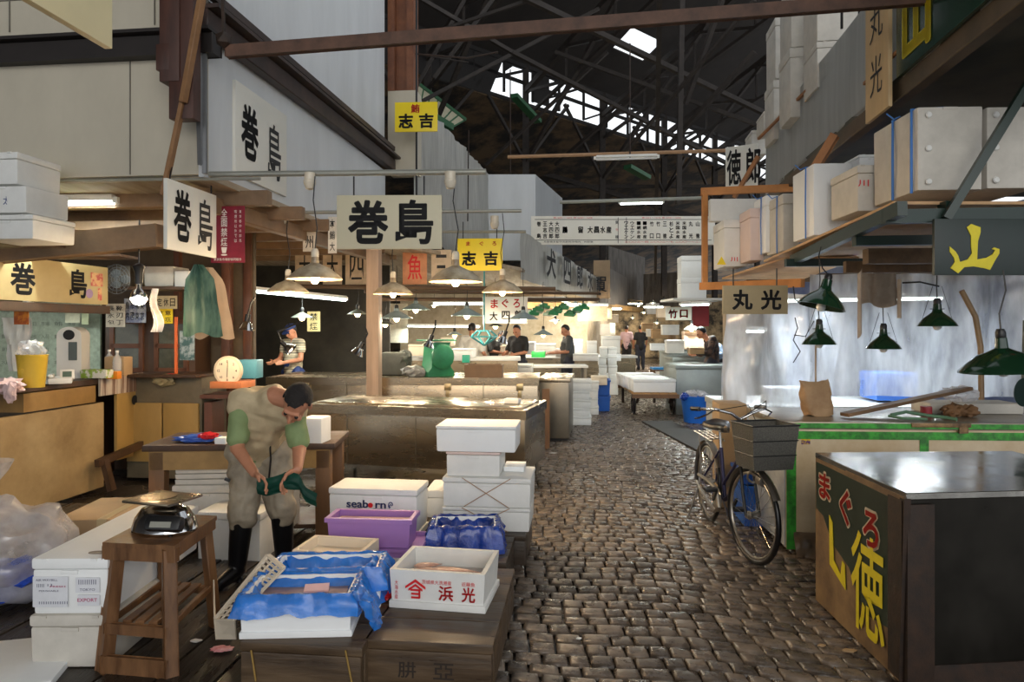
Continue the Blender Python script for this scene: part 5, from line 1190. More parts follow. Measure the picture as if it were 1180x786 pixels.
for i, (x0, x1, y1, y0, Y) in enumerate(bx):
    foam_box('foam fish box on the far stalls, '+('white, behind the man in white', 'wide, right of the man in white', 'white, between the two men in black', 'wide, between the two men in black', 'just right of the seated man in black', 'second right of the man in dark grey', 'at the lane edge by the two walkers', 'low, by the dark-grey man\'s hands', 'behind the net basket', 'right of the grey sack', 'low, on the display table end', 'small, on the chest behind the dial scale', 'small, beside the tall slatted pile')[i], x0, x1, y1, y0, 0, .4, Y=Y, m=R.choice([foam, foamw, cream]), dents=False)
# counters carrying them
for i, (x0, x1, y, Y, l) in enumerate(((440, 600, 412, 12.0, 'white-topped counter behind the green dial scale'), (600, 735, 410, 17.2, 'white-topped counter behind the seated man'))):
    a = P(x0, y, Y); c_ = P(x1, y, Y); t = thing('fish_counter', l, 'counter', ((a.x+c_.x)/2, Y+.35, 0), 0); w_ = c_.x-a.x
    b = MB(); b.box((0, 0, a.z-.03), (w_, .7, .06), bev=.01); obj('worktop', b, foam, t)
    b = MB(); b.box((0, 0, (a.z-.06)/2), (w_-.1, .6, a.z-.06)); obj('body', b, steel, t)
t = foam_box('bright green plastic tray between the two men in black', 612, 628, 412, 405, 0, .3, Y=13.0, lid=0, m=mat('bright_green', (50, 190, 90), rough=.4), name='plastic_tray', cat='tray', dents=False)
foam_box('teal bottle-shaped tin on the counter right of the dial scale', 532, 541, 418, 409, 0, .1, Y=11.2, lid=0, m=mat('teal_tin', (60, 180, 150), rough=.4), name='tin', cat='tin', dents=False)
# hall of small stalls behind: bright white wall of boxes, lamps, shelves
back = mat('stall_back_pale', (216, 202, 176), rough=.7, rgb2=(176, 156, 124), scale=3.4, sharp=.2, detail=8)
b = MB(); b.bar((-3.2, 19.4, 1.3), (2.2, 20.2, 1.3), .1, 2.8); b.bar((2.2, 20.2, 1.3), (3.9, 27, 1.3), .1, 2.8); struct('wall_back_shops', b, back, smooth=False)
for i, (x0, x1, y0, y1, Y, col, l) in enumerate(((437, 470, 350, 395, 16.8, (230, 220, 196), 'pale hanging sheet right of the pale post, far back'), (560, 596, 362, 371, 17, (236, 226, 206), 'pale strip of foam lids over the man in black'), (666, 700, 352, 370, 18.4, (240, 216, 180), 'glowing pale fascia strip by the walkers'), (703, 709, 372, 384, 19, (220, 230, 200), 'pale green slip by the walkers'))):
    paper(l, x0, x1, y0, y1, Y, col, name='wall_sheet', cat='sheet')
NTH = 'first second third fourth fifth sixth seventh eighth ninth tenth eleventh twelfth thirteenth fourteenth fifteenth sixteenth seventeenth eighteenth'.split()
gtray = mat('green_tray', (52, 134, 82), rough=.4, var=.3)
for i in range(9):
    px = 612+i*7.5; b = MB(); b.box((0, 0, 0), (.22, .3, .06), bev=.01); b.box((0, 0, .05), (.12, .2, .05)); o = obj('green_tray', b, gtray, None); o.location = P(px, 362-(i % 3)*4, 13.6+i*.12); o.rotation_euler = (R.uniform(-.2, .2), .1, R.uniform(-.5, .5))
    tag(o, 'green plastic tray over the far display table, %s of nine from the left' % NTH[i], 'tray', 'green trays hung over the display table')
# small far lamps
fl = lamp('far bare bulb glowing in the crowd of stalls down the lane', 640, 370, 14, 15.2, 'cone', enamb, top=2.5, power=24, col=MIDC, group='far bulbs down the lane')
FB = [(640, fl)]
for i, (px, py, Y) in enumerate(((652, 348, 17.5), (663, 350, 18), (672, 352, 19), (682, 355, 20), (690, 351, 21), (700, 358, 20), (736, 352, 26), (752, 349, 28), (765, 346, 28), (742, 360, 24), (757, 372, 24), (760, 358, 30), (729, 366, 30), (500, 352, 15), (560, 355, 15), (590, 350, 16), (625, 352, 17))):
    r_ = dup(fl, P(px, py, Y), 0, ''); FB.append((px, r_))
for i, (px, r_) in enumerate(sorted(FB, key=lambda v: v[0])): r_['label'] = 'far bare bulb glowing down the lane, %s of eighteen from the left' % NTH[i]
# bright fluorescent lit bits
tube_light('bright tube light at the far stalls left of the walkers', 655, 352, 700, 352, 18.2, 19, 60)
tube_light('tube light behind the man in white', 470, 376, 552, 377, 16.5, 16.8, 90)
tube_light('unlit overhead tube hung on the rail high over the lane', 687, 184, 757, 182, 11.0, 11.0, 0, em=white_pl)
tube_light('lit overhead tube just above the long lane sign', 715, 235, 763, 234, 13.5, 13.5, 8)
b = MB(); b.tube([P(585, 181, 11.2), P(855, 173, 11)], .03, 8); o = obj('overhead_rail', b, mat('ochre_rail', (170, 132, 96), rough=.5), None); tag(o, 'thin ochre rail high across the lane carrying a tube light', 'rail')
b = MB(); b.tube([P(645, 233, 13.4), P(812, 228, 13.4)], .035, 8); o = obj('overhead_rail', b, pipe, None); tag(o, 'grey rail across the lane just above the long sign', 'rail')
b = MB(); b.tube([P(643, 265, 13.6), P(690, 266, 13.6)], .02, 6); b.tube([P(540, 150, 13), P(539, 255, 13)], .012, 5); b.tube([P(588, 80, 13), P(588, 200, 13)], .012, 5); b.tube([P(726, 50, 12), P(726, 182, 11.0)], .012, 5); b.tube([P(476, 62, 10), P(538, 67, 10), P(574, 60, 10)], .014, 5); o = obj('hanging_wire', b, rust, None); tag(o, 'thin wires and rods hanging from the roof over the lane', 'wire', kind='stuff')
# the long sign across the lane
q, w_, h = place(612, 824, 282, 249, 0, .05, rad(0), 13.0)
t = thing('lane_sign', 'long white sign with rows of black characters spanning the lane', 'sign', q, 0)
b = MB(); b.box((0, 0, h/2), (w_, .05, h), bev=.005); obj('board', b, mat('long_sign_white', (236, 234, 222), rough=.45, var=.05), t)
b = MB(); b.box((0, -.027, h*.16), (w_*.96, .003, .01)); b.box((0, -.027, h*.88), (w_*.96, .003, .01)); b.box((-w_*.027, -.027, h*.5), (.01, .003, h*.9)); b.box((w_*.018, -.027, h*.5), (.01, .003, h*.9)); obj('ruling', b, ink, t)
X = lambda px: (px-718)/780*13.0
IT = []
def col(px, s, top=.83, bot=.2, wd=.085):
    n = len(s); H_ = (top-bot)*h
    for i, ch in enumerate(s):
        if ch != '　': IT.append((ch, X(px), h*top-H_*(i+.5)/n, wd, H_*.82/n, .03))
col(621, '巻　島', wd=.08); col(628, '王志吉', wd=.08); col(635, '大四郎', wd=.08); col(642, '大四郎', wd=.08)
for px, s in ((651, '鵬'), (669, '留'), (680, '大'), (687.5, '昌'), (694.5, '水'), (701.5, '産')): IT.append((s, X(px), h*.52, .1, .13, .045))
for px, s in ((721.5, 'ワエケン'), (728.5, 'ウエケン'), (736, '一網水産'), (743, '一網水産'), (751, '竹　口'), (758.5, '竹　口'), (766, '三　徳'), (773.5, '杉とよ'), (781, '米国水産'), (788.5, '米国水産'), (796, '丸　光'), (804, '山　徳')): col(px, s, wd=.075)
letters(IT, ink, t, y=-.029)
letters([('東', X(711), h*.78, .07, .07, .02), ('棟', X(711), h*.27, .07, .07, .02), ('京都東京都中央卸売市場内　仲卸業', X(655), h*.1, .95, .035, 0)], ink, t, y=-.029)
letters([('千九', X(711), h*.52, .05, .05, .02), ('東1601〜1602 東1603〜1608', X(660), h*.94, .75, .03, 0), ('東1621〜1646 東1650〜1652', X(762), h*.94, .75, .03, 0), ('三〇〇三〜四 二〇〇二〜七 二〇〇一〜二八', X(765), h*.1, 1.5, .035, 0)], redink, t, y=-.029)
# banner lettering on the sheeted parapet: dark brush characters
b0, b1 = P(600, 270, 11.4), P(690, 330, 21)
t = thing('parapet_lettering', 'black brush characters on the long white parapet below the lane sign', 'lettering', Vector((b0.x, b0.y, 0))+Vector((.12, -.01, 0)), math.atan2(b1.y-b0.y, b1.x-b0.x))
letters([(ch, 1.9+i*1.75, 2.86, .9, .58, .04) for i, ch in enumerate('犬四郎水産')], ink, t, y=-.02)
for (px, py, ch, Y, hh) in ((690, 327, '賀', 20.5, .5),):
    o = letter(ch, ink, None, 0, 0, hh, hh, y=0, name='painted_character'); o.location = P(px, py, Y); tag(o, 'single black character painted on the buff box-shaped parapet', 'lettering')
    b = MB(); q, w_, h = place(684, 703, 343, 300, 0, .8, RA, 20.6); b.box((0, 0, h/2), (w_, .8, h)); o = obj('roof_crate', b, mat('buff_board', (170, 146, 116), rough=.6), None, loc=q, rz=RA); tag(o, 'buff boxed parapet with one black character', 'parapet box')
# far signs and gear
t, w_, h = sign('white sign with two red characters in front of the far right stalls', 767, 797, 369, 354, 15, signw, rz=0)
letters([('竹', -w_*.22, h*.5, .2, .2, .05), ('口', w_*.2, h*.5, .18, .18, .05)], redink, t, y=-.016)
b = MB(); q, w_, h = place(797, 817, 376, 350, 0, .05, 0, 15.4); b.box((0, 0, h/2), (w_, .05, h)); o = obj('red_curtain', b, mat('dark_red', (120, 26, 30), rough=.6), None, loc=q); tag(o, 'dark red curtain beside the red-character sign', 'curtain')
lamp('white shop lamp under the red-character sign', 797, 380, 18, 14.2, 'dish', white_pl, top=2.5, power=7, col=MIDC)
stack('high on the far right stall roof', 781, 812, 345, 2, [.45, .45], .5, Y=14, m=foamw, jit=.1)
b = MB(); b.bar(P(768, 346, 14.3), P(830, 346, 14.3), 1.2, .04); o = obj('stall_roof_shelf', b, white_pl, None); tag(o, 'white roof shelf of the far right stall carrying two foam boxes', 'shelf')
tube_light('bright tube light under the roof of the far right stall', 785, 352, 817, 351, 13.8, 13.6, 50)
for i, (x0, x1, y1, y0, Y, m_, l) in enumerate(((768, 789, 407, 392, 13.5, foam, 'white foam box at the near corner of the far right stall'), (788, 814, 402, 382, 14.2, mat('pinkish_box', (214, 184, 160), rough=.7), 'pinkish box with red print on the far right stall'), (795, 812, 408, 401, 13, cardb, 'brown carton beside the pinkish box'), (750, 768, 404, 396, 17, foamw, 'white box with blue lid by the lane on the right'))):
    foam_box(l, x0, x1, y1, y0, 0, .35, Y=Y, m=m_, dents=False)
t = thing('small_table', 'small wooden trestle with bright blue tray in the lane', 'table', P(760, 410, 17), 0); t.location.z = 0
b = MB(); b.box((0, 0, .55), (.42, .5, .03)); obj('tabletop', b, midwood, t)
b = MB(); b.box((0, 0, .59), (.4, .4, .05)); obj('tray', b, mat('sky_tray', (60, 150, 220), rough=.4), t)
for s in (-.17, .17):
    b = MB(); b.box((s, 0, .27), (.05, .4, .54)); obj('leg', b, midwood, t)
# ---------------------------------------------------------------- hand cart
t = thing('hand_cart', 'low wooden hand cart standing in the lane with foam boxes on it', 'cart', P(754, 482, 12.4), rad(-2)); t.location.z = 0; CART = t
b = MB()
for k in range(5): b.box((-.32+k*.16, 1.0, .40), (.15, 2.2, .04), bev=.005)
obj('deck', b, mat('cart_wood', (186, 140, 84), rough=.5, var=.3, scale=4), t)
b = MB(); b.box((0, -.12, .36), (.84, .06, .07)); b.box((0, 2.0, .36), (.84, .06, .07)); obj('cross_beam', b, midwood, t)
for s in (-1, 1):
    b = MB(); b.tube([(s*.36, .15+.19*math.cos(a*.2618), .2+.19*math.sin(a*.2618)) for a in range(24)], .02, 8, closed=True); w1_ = obj('wheel', b, rubber, t)
    b = MB(); b.lathe([(0, -.02), (.05, -.02), (.05, .02), (0, .02)], n=12, M=Matrix.Translation((s*.36, .15, .2)) @ Matrix.Rotation(rad(90), 4, 'Y'))
    for k in range(6): b.bar((s*.36, .15, .2), (s*.36, .15+.18*math.cos(k*1.047), .2+.18*math.sin(k*1.047)), .016)
    obj('spokes', b, rust, w1_)
    b = MB(); b.bar((s*.3, -.1, .38), (s*.3, .12, .22), .04); b.bar((s*.33, 1.9, .38), (s*.33, 1.9, .02), .05); obj('strut', b, rust, t)
for k in range(4):
    foam_box('white foam box on the hand cart, '+('front', 'second', 'third', 'rearmost')[k]+' of its row', 0, 0, 0, 0, 0, .45, rz=rad(-2), dims=(CART.location+Vector((.0-.012*k, .15+.5*k, .425)), .78, .24), lid=.22, m=foamw)
# blue waste bucket
t = thing('waste_bucket', 'blue plastic bucket heaped with white scraps right of the hand cart', 'bucket', P(802, 487, 11.5), 0); t.location.z = .004
b = MB(); b.lathe([(0, 0), (.2, 0), (.25, .42), (.265, .44), (.25, .45), (.235, .42), (.19, .02), (0, .02)], n=32); obj('body', b, bluep, t)
b = MB()
for i in range(9): b.ball((R.uniform(-.15, .15), R.uniform(-.12, .12), .44+R.uniform(0, .06)), (R.uniform(.05, .09), .06, .05), 2, .5, 3, seed=i)
obj('scraps', b, film, t)
b = MB(); b.ball((-.22, -.1, .44), (.07, .08, .07), 3, .4, 4); obj('liner_edge', b, bagd, t)
# right-hand steel chests down the lane
def chest(label, lx, yt, Y, w_, d, m, rz=rad(0)):
    c = P(lx, yt, Y); t = thing('ice_chest', label, 'chest', (c.x+w_/2, Y+d/2, 0), rz); z = c.z
    b = MB(); b.box((0, 0, (z-.08)/2), (w_, d, z-.08), bev=.008); obj('body', b, m, t)
    b = MB(); b.box((0, 0, z-.04), (w_+.03, d+.03, .075), bev=.012); obj('lid', b, m, t); return t
chm = mat('pale_grey_metal', (150, 158, 156), rough=.38, metal=.35, var=.2, scale=2)
chest('pale grey ice chest right of the blue bucket', 782, 421, 12.4, 2.6, 1.1, chm, rad(-3))
chest('second pale grey ice chest, behind the first', 778, 412, 14.5, 2.4, 1.2, chm, rad(-3))
chest('third grey ice chest, deepest along the right side', 774, 405, 16.5, 2.6, 1.5, chm, rad(-3))
chest('white-topped chest behind the bicycle basket', 846, 468, 7.3, 2.6, 1.1, mat('white_chest', (190, 192, 188), rough=.4, var=.15), rad(-3))
foam_box('pale plastic fish box on the white-topped chest', 885, 937, 469, 447, 0, .35, Y=7.6, lid=0, m=mat('translucent_box', (196, 198, 200), rough=.4), dents=False)

# ================================================================ RIGHT SIDE, NEAR
# painted freezer
t = thing('painted_freezer', 'battered dark chest freezer in the right foreground with painted red and yellow characters', 'freezer', (0, 0, 0), 0)
B_, C_, A_, D_ = (1.75, 3.0), (2.95, 3.12), (1.79, 3.97), (2.97, 4.02)
ztp = .87
b = ext([B_, C_, D_, A_], .07, ztp-.03); bmesh.ops.bevel(b.bm, geom=b.bm.edges[:], offset=.004, segments=1, affect='EDGES'); obj('body', b, dsteel, t)
b = ext([(B_[0]-.01, B_[1]-.012), (C_[0], C_[1]-.012), D_, (A_[0]-.012, A_[1])], ztp-.03, ztp); bmesh.ops.bevel(b.bm, geom=b.bm.edges[:], offset=.003, segments=1, affect='EDGES'); obj('top', b, mat('wet_steel_top', (190, 186, 178), rough=.16, metal=.9, var=.4, scale=5, rvar=.12), t)
b = MB(); b.box((B_[0]+.055, B_[1]-.008, .41), (.13, .012, .82), rot=(0, 0, rad(6)), bev=.003); obj('corner_plate', b, rust, t)
b = MB(); b.bar((B_[0]-.012, B_[1]-.006, .42), (B_[0]-.012, B_[1]-.004, .4201), .03, .86); b.box((B_[0]-.004, B_[1]+.012, .42), (.014, .05, .84)); obj('corner_angle', b, rust, t)
b = MB(); b.bar((1.8, 3.02, .05), (2.9, 3.12, .05), .04, .1); obj('skirting', b, rust, t)
# left painted face: local frame with X running from the far end (A) to the near end (B)
ang = math.atan2(B_[1]-A_[1], B_[0]-A_[0]); Lf = math.hypot(B_[0]-A_[0], B_[1]-A_[1])
pf = bpy.data.objects.new('painted_panel', None); bpy.data.objects.remove(pf)
b = MB(); b.box((0, 0, 0), (Lf-.01, .006, .84)); pf = obj('painted_panel', b, mat('panel_bare', (150, 122, 84), rough=.5, rgb2=(84, 62, 44), scale=4), t); pf.location = ((A_[0]+B_[0])/2-.008, (A_[1]+B_[1])/2, .43); pf.rotation_euler = (0, 0, ang)
x_ = lambda u: (u-.5)*Lf
b = MB(); b.prism([(x_(.02), .39), (x_(.86), .39), (x_(.86), -.22), (x_(.62), -.25), (x_(.45), -.08), (x_(.25), -.02), (x_(.12), .1), (x_(.02), .12)], -.006, -.003); obj('green_ground', b, mat('painted_green', (34, 52, 38), rough=.4, rgb2=(26, 38, 30), scale=5), pf)
b = MB(); b.prism([(x_(.86), .40), (x_(.985), .40), (x_(.985), -.41), (x_(.86), -.41)], -.007, -.003); obj('edge_strip', b, rust, pf)
wo = mat('letter_outline', (226, 214, 190), rough=.5); rl = mat('letter_red', (206, 44, 34), rough=.5, var=.15)
tx = [('ま', x_(.15), .275, .17, .17), ('ぐ', x_(.42), .225, .16, .21), ('ろ', x_(.70), .19, .18, .20)]
letters([(a, x, z, w2, h2, .085) for a, x, z, w2, h2 in tx], wo, pf, y=-.009); letters([(a, x, z, w2-.025, h2-.025, .035) for a, x, z, w2, h2 in tx], rl, pf, y=-.011)
letters([('徳', x_(.66), -.10, .34, .50, .022)], yelp, pf, y=-.010)
b = MB(); b.prism([(x_(.25)-.035, .13), (x_(.25)+.005, .10), (x_(.25)+.02, -.10), (x_(.36), -.15), (x_(.38), -.07), (x_(.41), -.08), (x_(.42), -.21), (x_(.22), -.14)], -.011, -.008); obj('lettering', b, yelp, pf, smooth=False)
# green-edged freezer
gt = mat('green_tape', (70, 176, 60), rough=.4, rgb2=(54, 120, 48), scale=14, sharp=.1)
FW = mat('plastic_wrapped_front', (226, 208, 176), rough=.3, rgb2=(190, 160, 116), scale=2.5, bump=.5, detail=7)
c0 = P(905, 640, 4.78); c0.z = 0; rf = rad(-3)
t = thing('green_edged_freezer', 'cream freezer with bright green tape edges behind the painted one', 'freezer', c0, rf)
W_ = 2.3; D2 = .85; zt2 = .94
b = MB(); b.box((W_/2, D2/2, .48), (W_, D2, .86), bev=.01); obj('body', b, FW, t)
b = MB(); b.box((.0-.003, D2/2, .48), (.006, D2, .84)); obj('side_sheet', b, mat('plastic_side', (178, 182, 184), rough=.25, var=.25, bump=.5), t)
b = MB(); b.box((W_/2, D2/2, zt2-.025), (W_+.04, D2+.04, .05), bev=.006); obj('lid', b, mat('lid_dull_metal', (160, 152, 136), rough=.3, metal=.5, rgb2=(116, 104, 84), scale=3), t)
b = MB(); b.box((W_/2, -.024, zt2-.025), (W_+.04, .006, .035)); obj('green_tape', b, gt, t)
b = MB(); b.box((W_/2, -.003, zt2-.095), (W_, .006, .055)); obj('green_tape', b, gt, t)
b = MB(); b.box((.04, -.004, .43), (.065, .006, .78)); obj('green_tape', b, gt, t)
b = MB(); b.box((.95, -.004, .75), (.06, .006, .18)); obj('green_tape', b, gt, t)
b = MB(); b.box((-.012, D2/2, zt2-.025), (.006, D2+.02, .045)); obj('green_tape', b, gt, t)
b = MB(); b.box((1.05, -.03, zt2-.015), (.40, .012, .03), bev=.004); b.box((1.2, -.03, zt2-.045), (.06, .012, .05)); obj('handle', b, mat('worn_handle', (176, 142, 96), rough=.5, metal=.3, rgb2=(80, 60, 44), scale=18), t)
b = MB(); b.box((.14, -.003, .80), (.06, .004, .04)); obj('logo_sticker', b, mat('sticker_dark', (96, 50, 110), rough=.5, rgb2=(230, 190, 40), scale=30, sharp=.05), t)
b = MB(); b.grid(lambda u, v: Vector((.05+u*.9, -.02-.05*(1-v)-.03*noise.noise(Vector((u*12, v*2, 4))), v*.16+.004)), 40, 8, th=.003); obj('loose_sheet', b, mat('loose_brown_film', (150, 128, 104), rough=.3, bump=.8), t)
FT = t; FR = Matrix.Rotation(rf, 4, 'Z')
def onf(x, y, z=0): return c0+FR @ Vector((x, y, zt2+.002+z))
# things on it
t = thing('paper_sack', 'crumpled brown paper sack on the left of the green-edged freezer', 'sack', onf(.36, .35), rad(10))
b = MB(); b.grid(lambda u, v: Vector(((.10+.02*math.sin(v*3))*math.copysign(abs(math.cos(u*2*math.pi))**.6, math.cos(u*2*math.pi))*(1+.25*(v > .85)*(v-.85)*4)-.03*v, .07*math.copysign(abs(math.sin(u*2*math.pi))**.6, math.sin(u*2*math.pi))*(1-.8*v**3), .26*v+.02*noise.noise(Vector((u*6, v*4, 0)))))+Vector((noise.noise(Vector((u*9, v*6, 2)))*.015, noise.noise(Vector((u*8, v*7, 5)))*.015, 0)), 32, 14, closed=True)
obj('paper', b, mat('kraft_paper', (182, 150, 112), rough=.75, rgb2=(140, 106, 74), scale=4, bump=.8), t)
o = obj('plank', MB().bar((0, 0, 0), (1.1, .28, .17), .09, .025, .003), midwoodx, None); o.location = onf(.5, .22, .02); tag(o, 'long wooden plank propped slanting on the green-edged freezer', 'plank')
b = MB(); b.ball((0, 0, 0), (.075, .06, .05), 3, .5, 4); b.ball((.12, .02, -.01), (.08, .05, .045), 3, .5, 4, seed=2); o = obj('leather_gloves', b, mat('brown_leather', (128, 94, 62), rough=.7, bump=.8, var=.4), None); o.location = onf(1.32, .3, .05); tag(o, 'pair of crumpled brown leather gloves at the plank\'s end', 'gloves')
b = MB(); b.lathe([(0, 0), (.04, 0), (.04, .07), (0, .07)], n=16); o = obj('red_tin', b, mat('red_tin_m', (160, 50, 56), rough=.5), None); o.location = onf(1.16, .36); tag(o, 'small red-pink tin under the plank\'s raised end', 'tin')
b = MB(); b.tube([Vector((.0, 0, .03)), Vector((.12, .02, .05)), Vector((.25, -.03, .03)), Vector((.36, -.08, .02)), Vector((.39, -.13, .015))], .012, 8); b.tube([Vector((0, .03, .02)), Vector((.05, -.06, .014)), Vector((.2, -.1, .014))], .01, 8); o = obj('hose', b, mat('green_hose', (92, 128, 100), rough=.5), None); o.location = onf(.80, .15); tag(o, 'pale green hose coiled on the green-edged freezer below the plank', 'hose')
foam_box('low white foam tray behind the gloves on the green-edged freezer', 0, 0, 0, 0, 0, .3, rz=rf, lid=0, dims=(onf(1.6, .62), .7, .08), m=foamd, dents=False)
b = MB(); b.ball((0, 0, 0), (.12, .08, .06), 3, .6, 3); o = obj('plastic_bag', b, film, None); o.location = onf(1.55, .6, .14); tag(o, 'pale crumpled plastic bag on the low foam tray', 'plastic bag')
t = thing('hand_net', 'round dark green hand scoop hanging at the right edge', 'scoop', P(1178, 452, 4.7), 0)
b = MB(); b.lathe([(0, -.01), (.09, 0), (.1, .01), (.09, .012), (0, .0)], n=24, M=Matrix.Rotation(rad(90), 4, 'X') @ Matrix.Rotation(rad(20), 4, 'Y')); b.bar((0.01, 0, .08), (.02, 0, .5), .02); obj('scoop', b, greenp, t)
# things hung behind: curtain, lamps, jacket, poles
curt = film_mat('plastic_curtain', (222, 226, 232), .40, .5, 3.0, (2.2, 1, .6))
b = MB(); b.grid(lambda u, v: Vector((2.95+.35*(1-u)*0+u*3.4, 6.7-.25*u+.05*math.sin(u*38)+.03*noise.noise(Vector((u*20, v*2, 0))), .93+v*1.2)), 160, 6); o = obj('plastic_curtain', b, curt, None); tag(o, 'wide translucent plastic curtain closing off the right-hand stall', 'curtain')
b = MB(); b.grid(lambda u, v: Vector((2.2+u*1.2+.1*v, 7.15+.12*math.sin(u*14+v*2)+.08*noise.noise(Vector((u*7, v*4, 3))), .5+v*1.5*(1-.25*abs(u-.45)))), 70, 20); o = obj('plastic_sheet', b, curt, None); tag(o, 'loose translucent plastic sheet draped at the corner over the steel chest', 'plastic sheet')
tube_light('bright cool tube light behind the plastic curtain', 905, 347, 1085, 344, 7.6, 7.5, 60, col=(.82, .92, 1))
tube_light('lower cool tube light behind the plastic sheet', 850, 382, 880, 382, 9.0, 9.0, 30, col=(.88, .95, 1))
foam_box('blue plastic crate behind the plastic curtain', 1010, 1060, 462, 430, 0, .5, Y=7.6, m=bluep, lid=0, name='plastic_crate', cat='crate', dents=False)
b = MB(); b.tube([P(1108, 335, 5.6), P(1124, 365, 5.6), P(1130, 400, 5.6), P(1131, 470, 5.6)], .022, 8); o = obj('hanging_duct', b, mat('brown_hose', (142, 116, 84), rough=.5, var=.3), None); tag(o, 'brown bent duct pipe coming down behind the green lamp', 'pipe')
b = MB(); b.tube([P(940, 378, 6.4), P(940, 468, 6.4)], .008, 6); o = obj('string', b, mat('string_tan', (176, 156, 130), rough=.8), None); tag(o, 'thin tan string hanging below the second green lamp', 'string')
def glamp(label, px, py, dp, Y, tilt=0, top=2.2, wires=True):
    t = lamp(label, px, py, dp, Y, 'bell' if dp < 60 else 'dish', enamg, top=top, lit=False, tilt=tilt, power=0, bulb=True)
    r = dp*Y/F/2
    if wires:
        b = MB()
        for s in (-1, 1): b.tube([(s*r*.9, 0, .02), (s*r*.25, 0, r*2.2)], .0022, 4)
        b.tube([(-r*.4, 0, r*.95), (r*.4, 0, r*.95)], .003, 4); obj('support_wire', b, black, t)
    return t
glamp('dark green lamp tilted under the shelf, right of the cream characters board', 946, 354, 53, 5.0, 14, wires=False)
glamp('dark green lamp hanging below the tilted one', 944, 397, 38, 6.0)
glamp('dark green lamp below the hanging cloth', 1018, 402, 38, 5.9)
glamp('dark green lamp right of the hanging cloth', 1080, 376, 42, 5.5)
glamp('big glossy dark green lamp at the right edge', 1156, 428, 90, 4.1, -4, wires=False, top=1.95)
b = MB(); b.tube([P(914, 330, 5.8), P(916, 345, 5.8), P(926, 352, 5.8)], .006, 5); b.tube([P(916, 366, 6), P(919, 378, 6), P(914, 392, 6), P(922, 405, 6), P(914, 418, 6)], .005, 5); b.tube([P(1040, 326, 5.6), P(1060, 325, 5.5), P(1082, 330, 5.5)], .007, 5); b.tube([P(915, 386, 6), P(928, 388, 6), P(938, 370, 6)], .004, 5); o = obj('loose_cables', b, black, None); tag(o, 'tangle of thin black cables beside the green lamps', 'cable', kind='stuff')
# hanging cloth
t = thing('hanging_shirt', 'pale grey-brown work jacket hanging under the shelf', 'jacket', P(1011, 352, 5.25), 0)
jm = mat('jacket_cloth', (178, 164, 148), rough=.75, rgb2=(140, 124, 108), scale=5, bump=.5)
b = MB(); b.grid(lambda u, v: Vector(((u-.5)*(.30-.02*v), -.03*math.sin(u*9)+.02*noise.noise(Vector((u*5, v*4, 0))), .05*math.sin(u*7)*(1-v)*.4+.25*v)), 20, 12, th=.006); obj('body', b, jm, t)
b = MB(); b.grid(lambda u, v: Vector((-.17+.035*u, -.03-.02*math.sin(u*3.14), -.26*(1-.2*u)+.50*v)), 6, 10); obj('sleeve', b, jm, t)
b = MB(); b.grid(lambda u, v: Vector((.135+.035*u, -.03-.02*math.sin(u*3.14), -.10+.30*v)), 6, 10); obj('sleeve', b, jm, t)
# 丸光 board
t, w_, h = sign('brown-cream hanging board with two black characters in front of the plastic sheet', 833, 908, 362, 329, 6.3, mat('sign_tan', (164, 148, 112), rough=.55, var=.12), rz=rad(-2))
letters([('丸', -w_*.20, h*.5, .19, .19, .045), ('光', w_*.24, h*.5, .19, .19, .045)], ink, t, y=-.015)
for s in (-.2, .2):
    b = MB(); b.tube([(s, 0, h), (s, 0, h+.16)], .006, 6); obj('hanging_wire', b, black, t)
# 山 board under the shelf
t, w_, h = sign('dark green hanging board with a yellow brush character under the shelf', 1077, 1215, 317, 252, 4.3, greend, rz=rad(1))
sc_ = h/65.0
def pxpoly(pts, x0=1077, y1=317): return [((x-x0)*sc_-w_/2, (y1-y)*sc_) for x, y in pts]
b = MB(); b.prism(pxpoly([(1094, 284), (1101, 290), (1104, 295), (1106, 302), (1115, 299), (1120, 292), (1119, 283), (1119, 272), (1114, 262), (1119, 258), (1130, 262), (1130, 268), (1127, 278), (1126, 299), (1137, 297), (1144, 293), (1147, 288), (1143, 287), (1146, 285), (1152, 287), (1152, 292), (1147, 300), (1141, 311), (1134, 309), (1122, 307), (1111, 308), (1104, 315), (1095, 309), (1100, 302), (1099, 297), (1094, 290)]), -.018, -.012); obj('lettering', b, yelp, t, smooth=False)
letters([('徳', w_/2-.08, h*.66, .15, .2, .05)], redink, t, y=-.016)
# big signs on the upper right panel
def Rsign(label, Y0, Y1, z0, z1, m, off=.03, a=2.12, th=.03, name='shop_sign'):
    p = Vector((a+.147*Y0, Y0, 0)); q = Vector((a+.147*Y1, Y1, 0)); L = (q-p).length; c = (p+q)/2+Vector((-off, 0, 0)); c.z = z0
    t = thing(name, label, 'sign', c, math.atan2(p.y-q.y, p.x-q.x)); b = MB(); b.box((0, 0, (z1-z0)/2), (L, th, z1-z0), bev=.004); obj('board', b, m, t); return t, L, z1-z0
t, L, h = Rsign('dark green board with a huge yellow character at the top right corner', 2.6, 4.93, 3.42, 4.5, mat('deep_green_board', (20, 58, 46), rough=.22, var=.3, scale=2))
c_ = P(1060, 25, 4.4); 
letters([('山', -L/2+.33, .30, .44, .50, .06)], yelp, t, y=-.02)
t, L, h = Rsign('pale wooden vertical board with thin brush characters on the upper right panel', 5.0, 5.45, 3.24, 4.6, mat('pale_board', (206, 176, 130), rough=.55, var=.12, stretch=(2, 2, .3)), off=.06)
letters([('丸', 0, h*.53, .26, .27, .0), ('光', 0, h*.23, .24, .30, .0)], ink, t, y=-.018)
b = MB(); b.tube([P(970, -8, 5.2), P(970, 33, 5.2)], .01, 6); o = obj('hanging_rod', b, black, None); tag(o, 'short black rod hanging in front of the boxes on the upper right roof', 'rod')
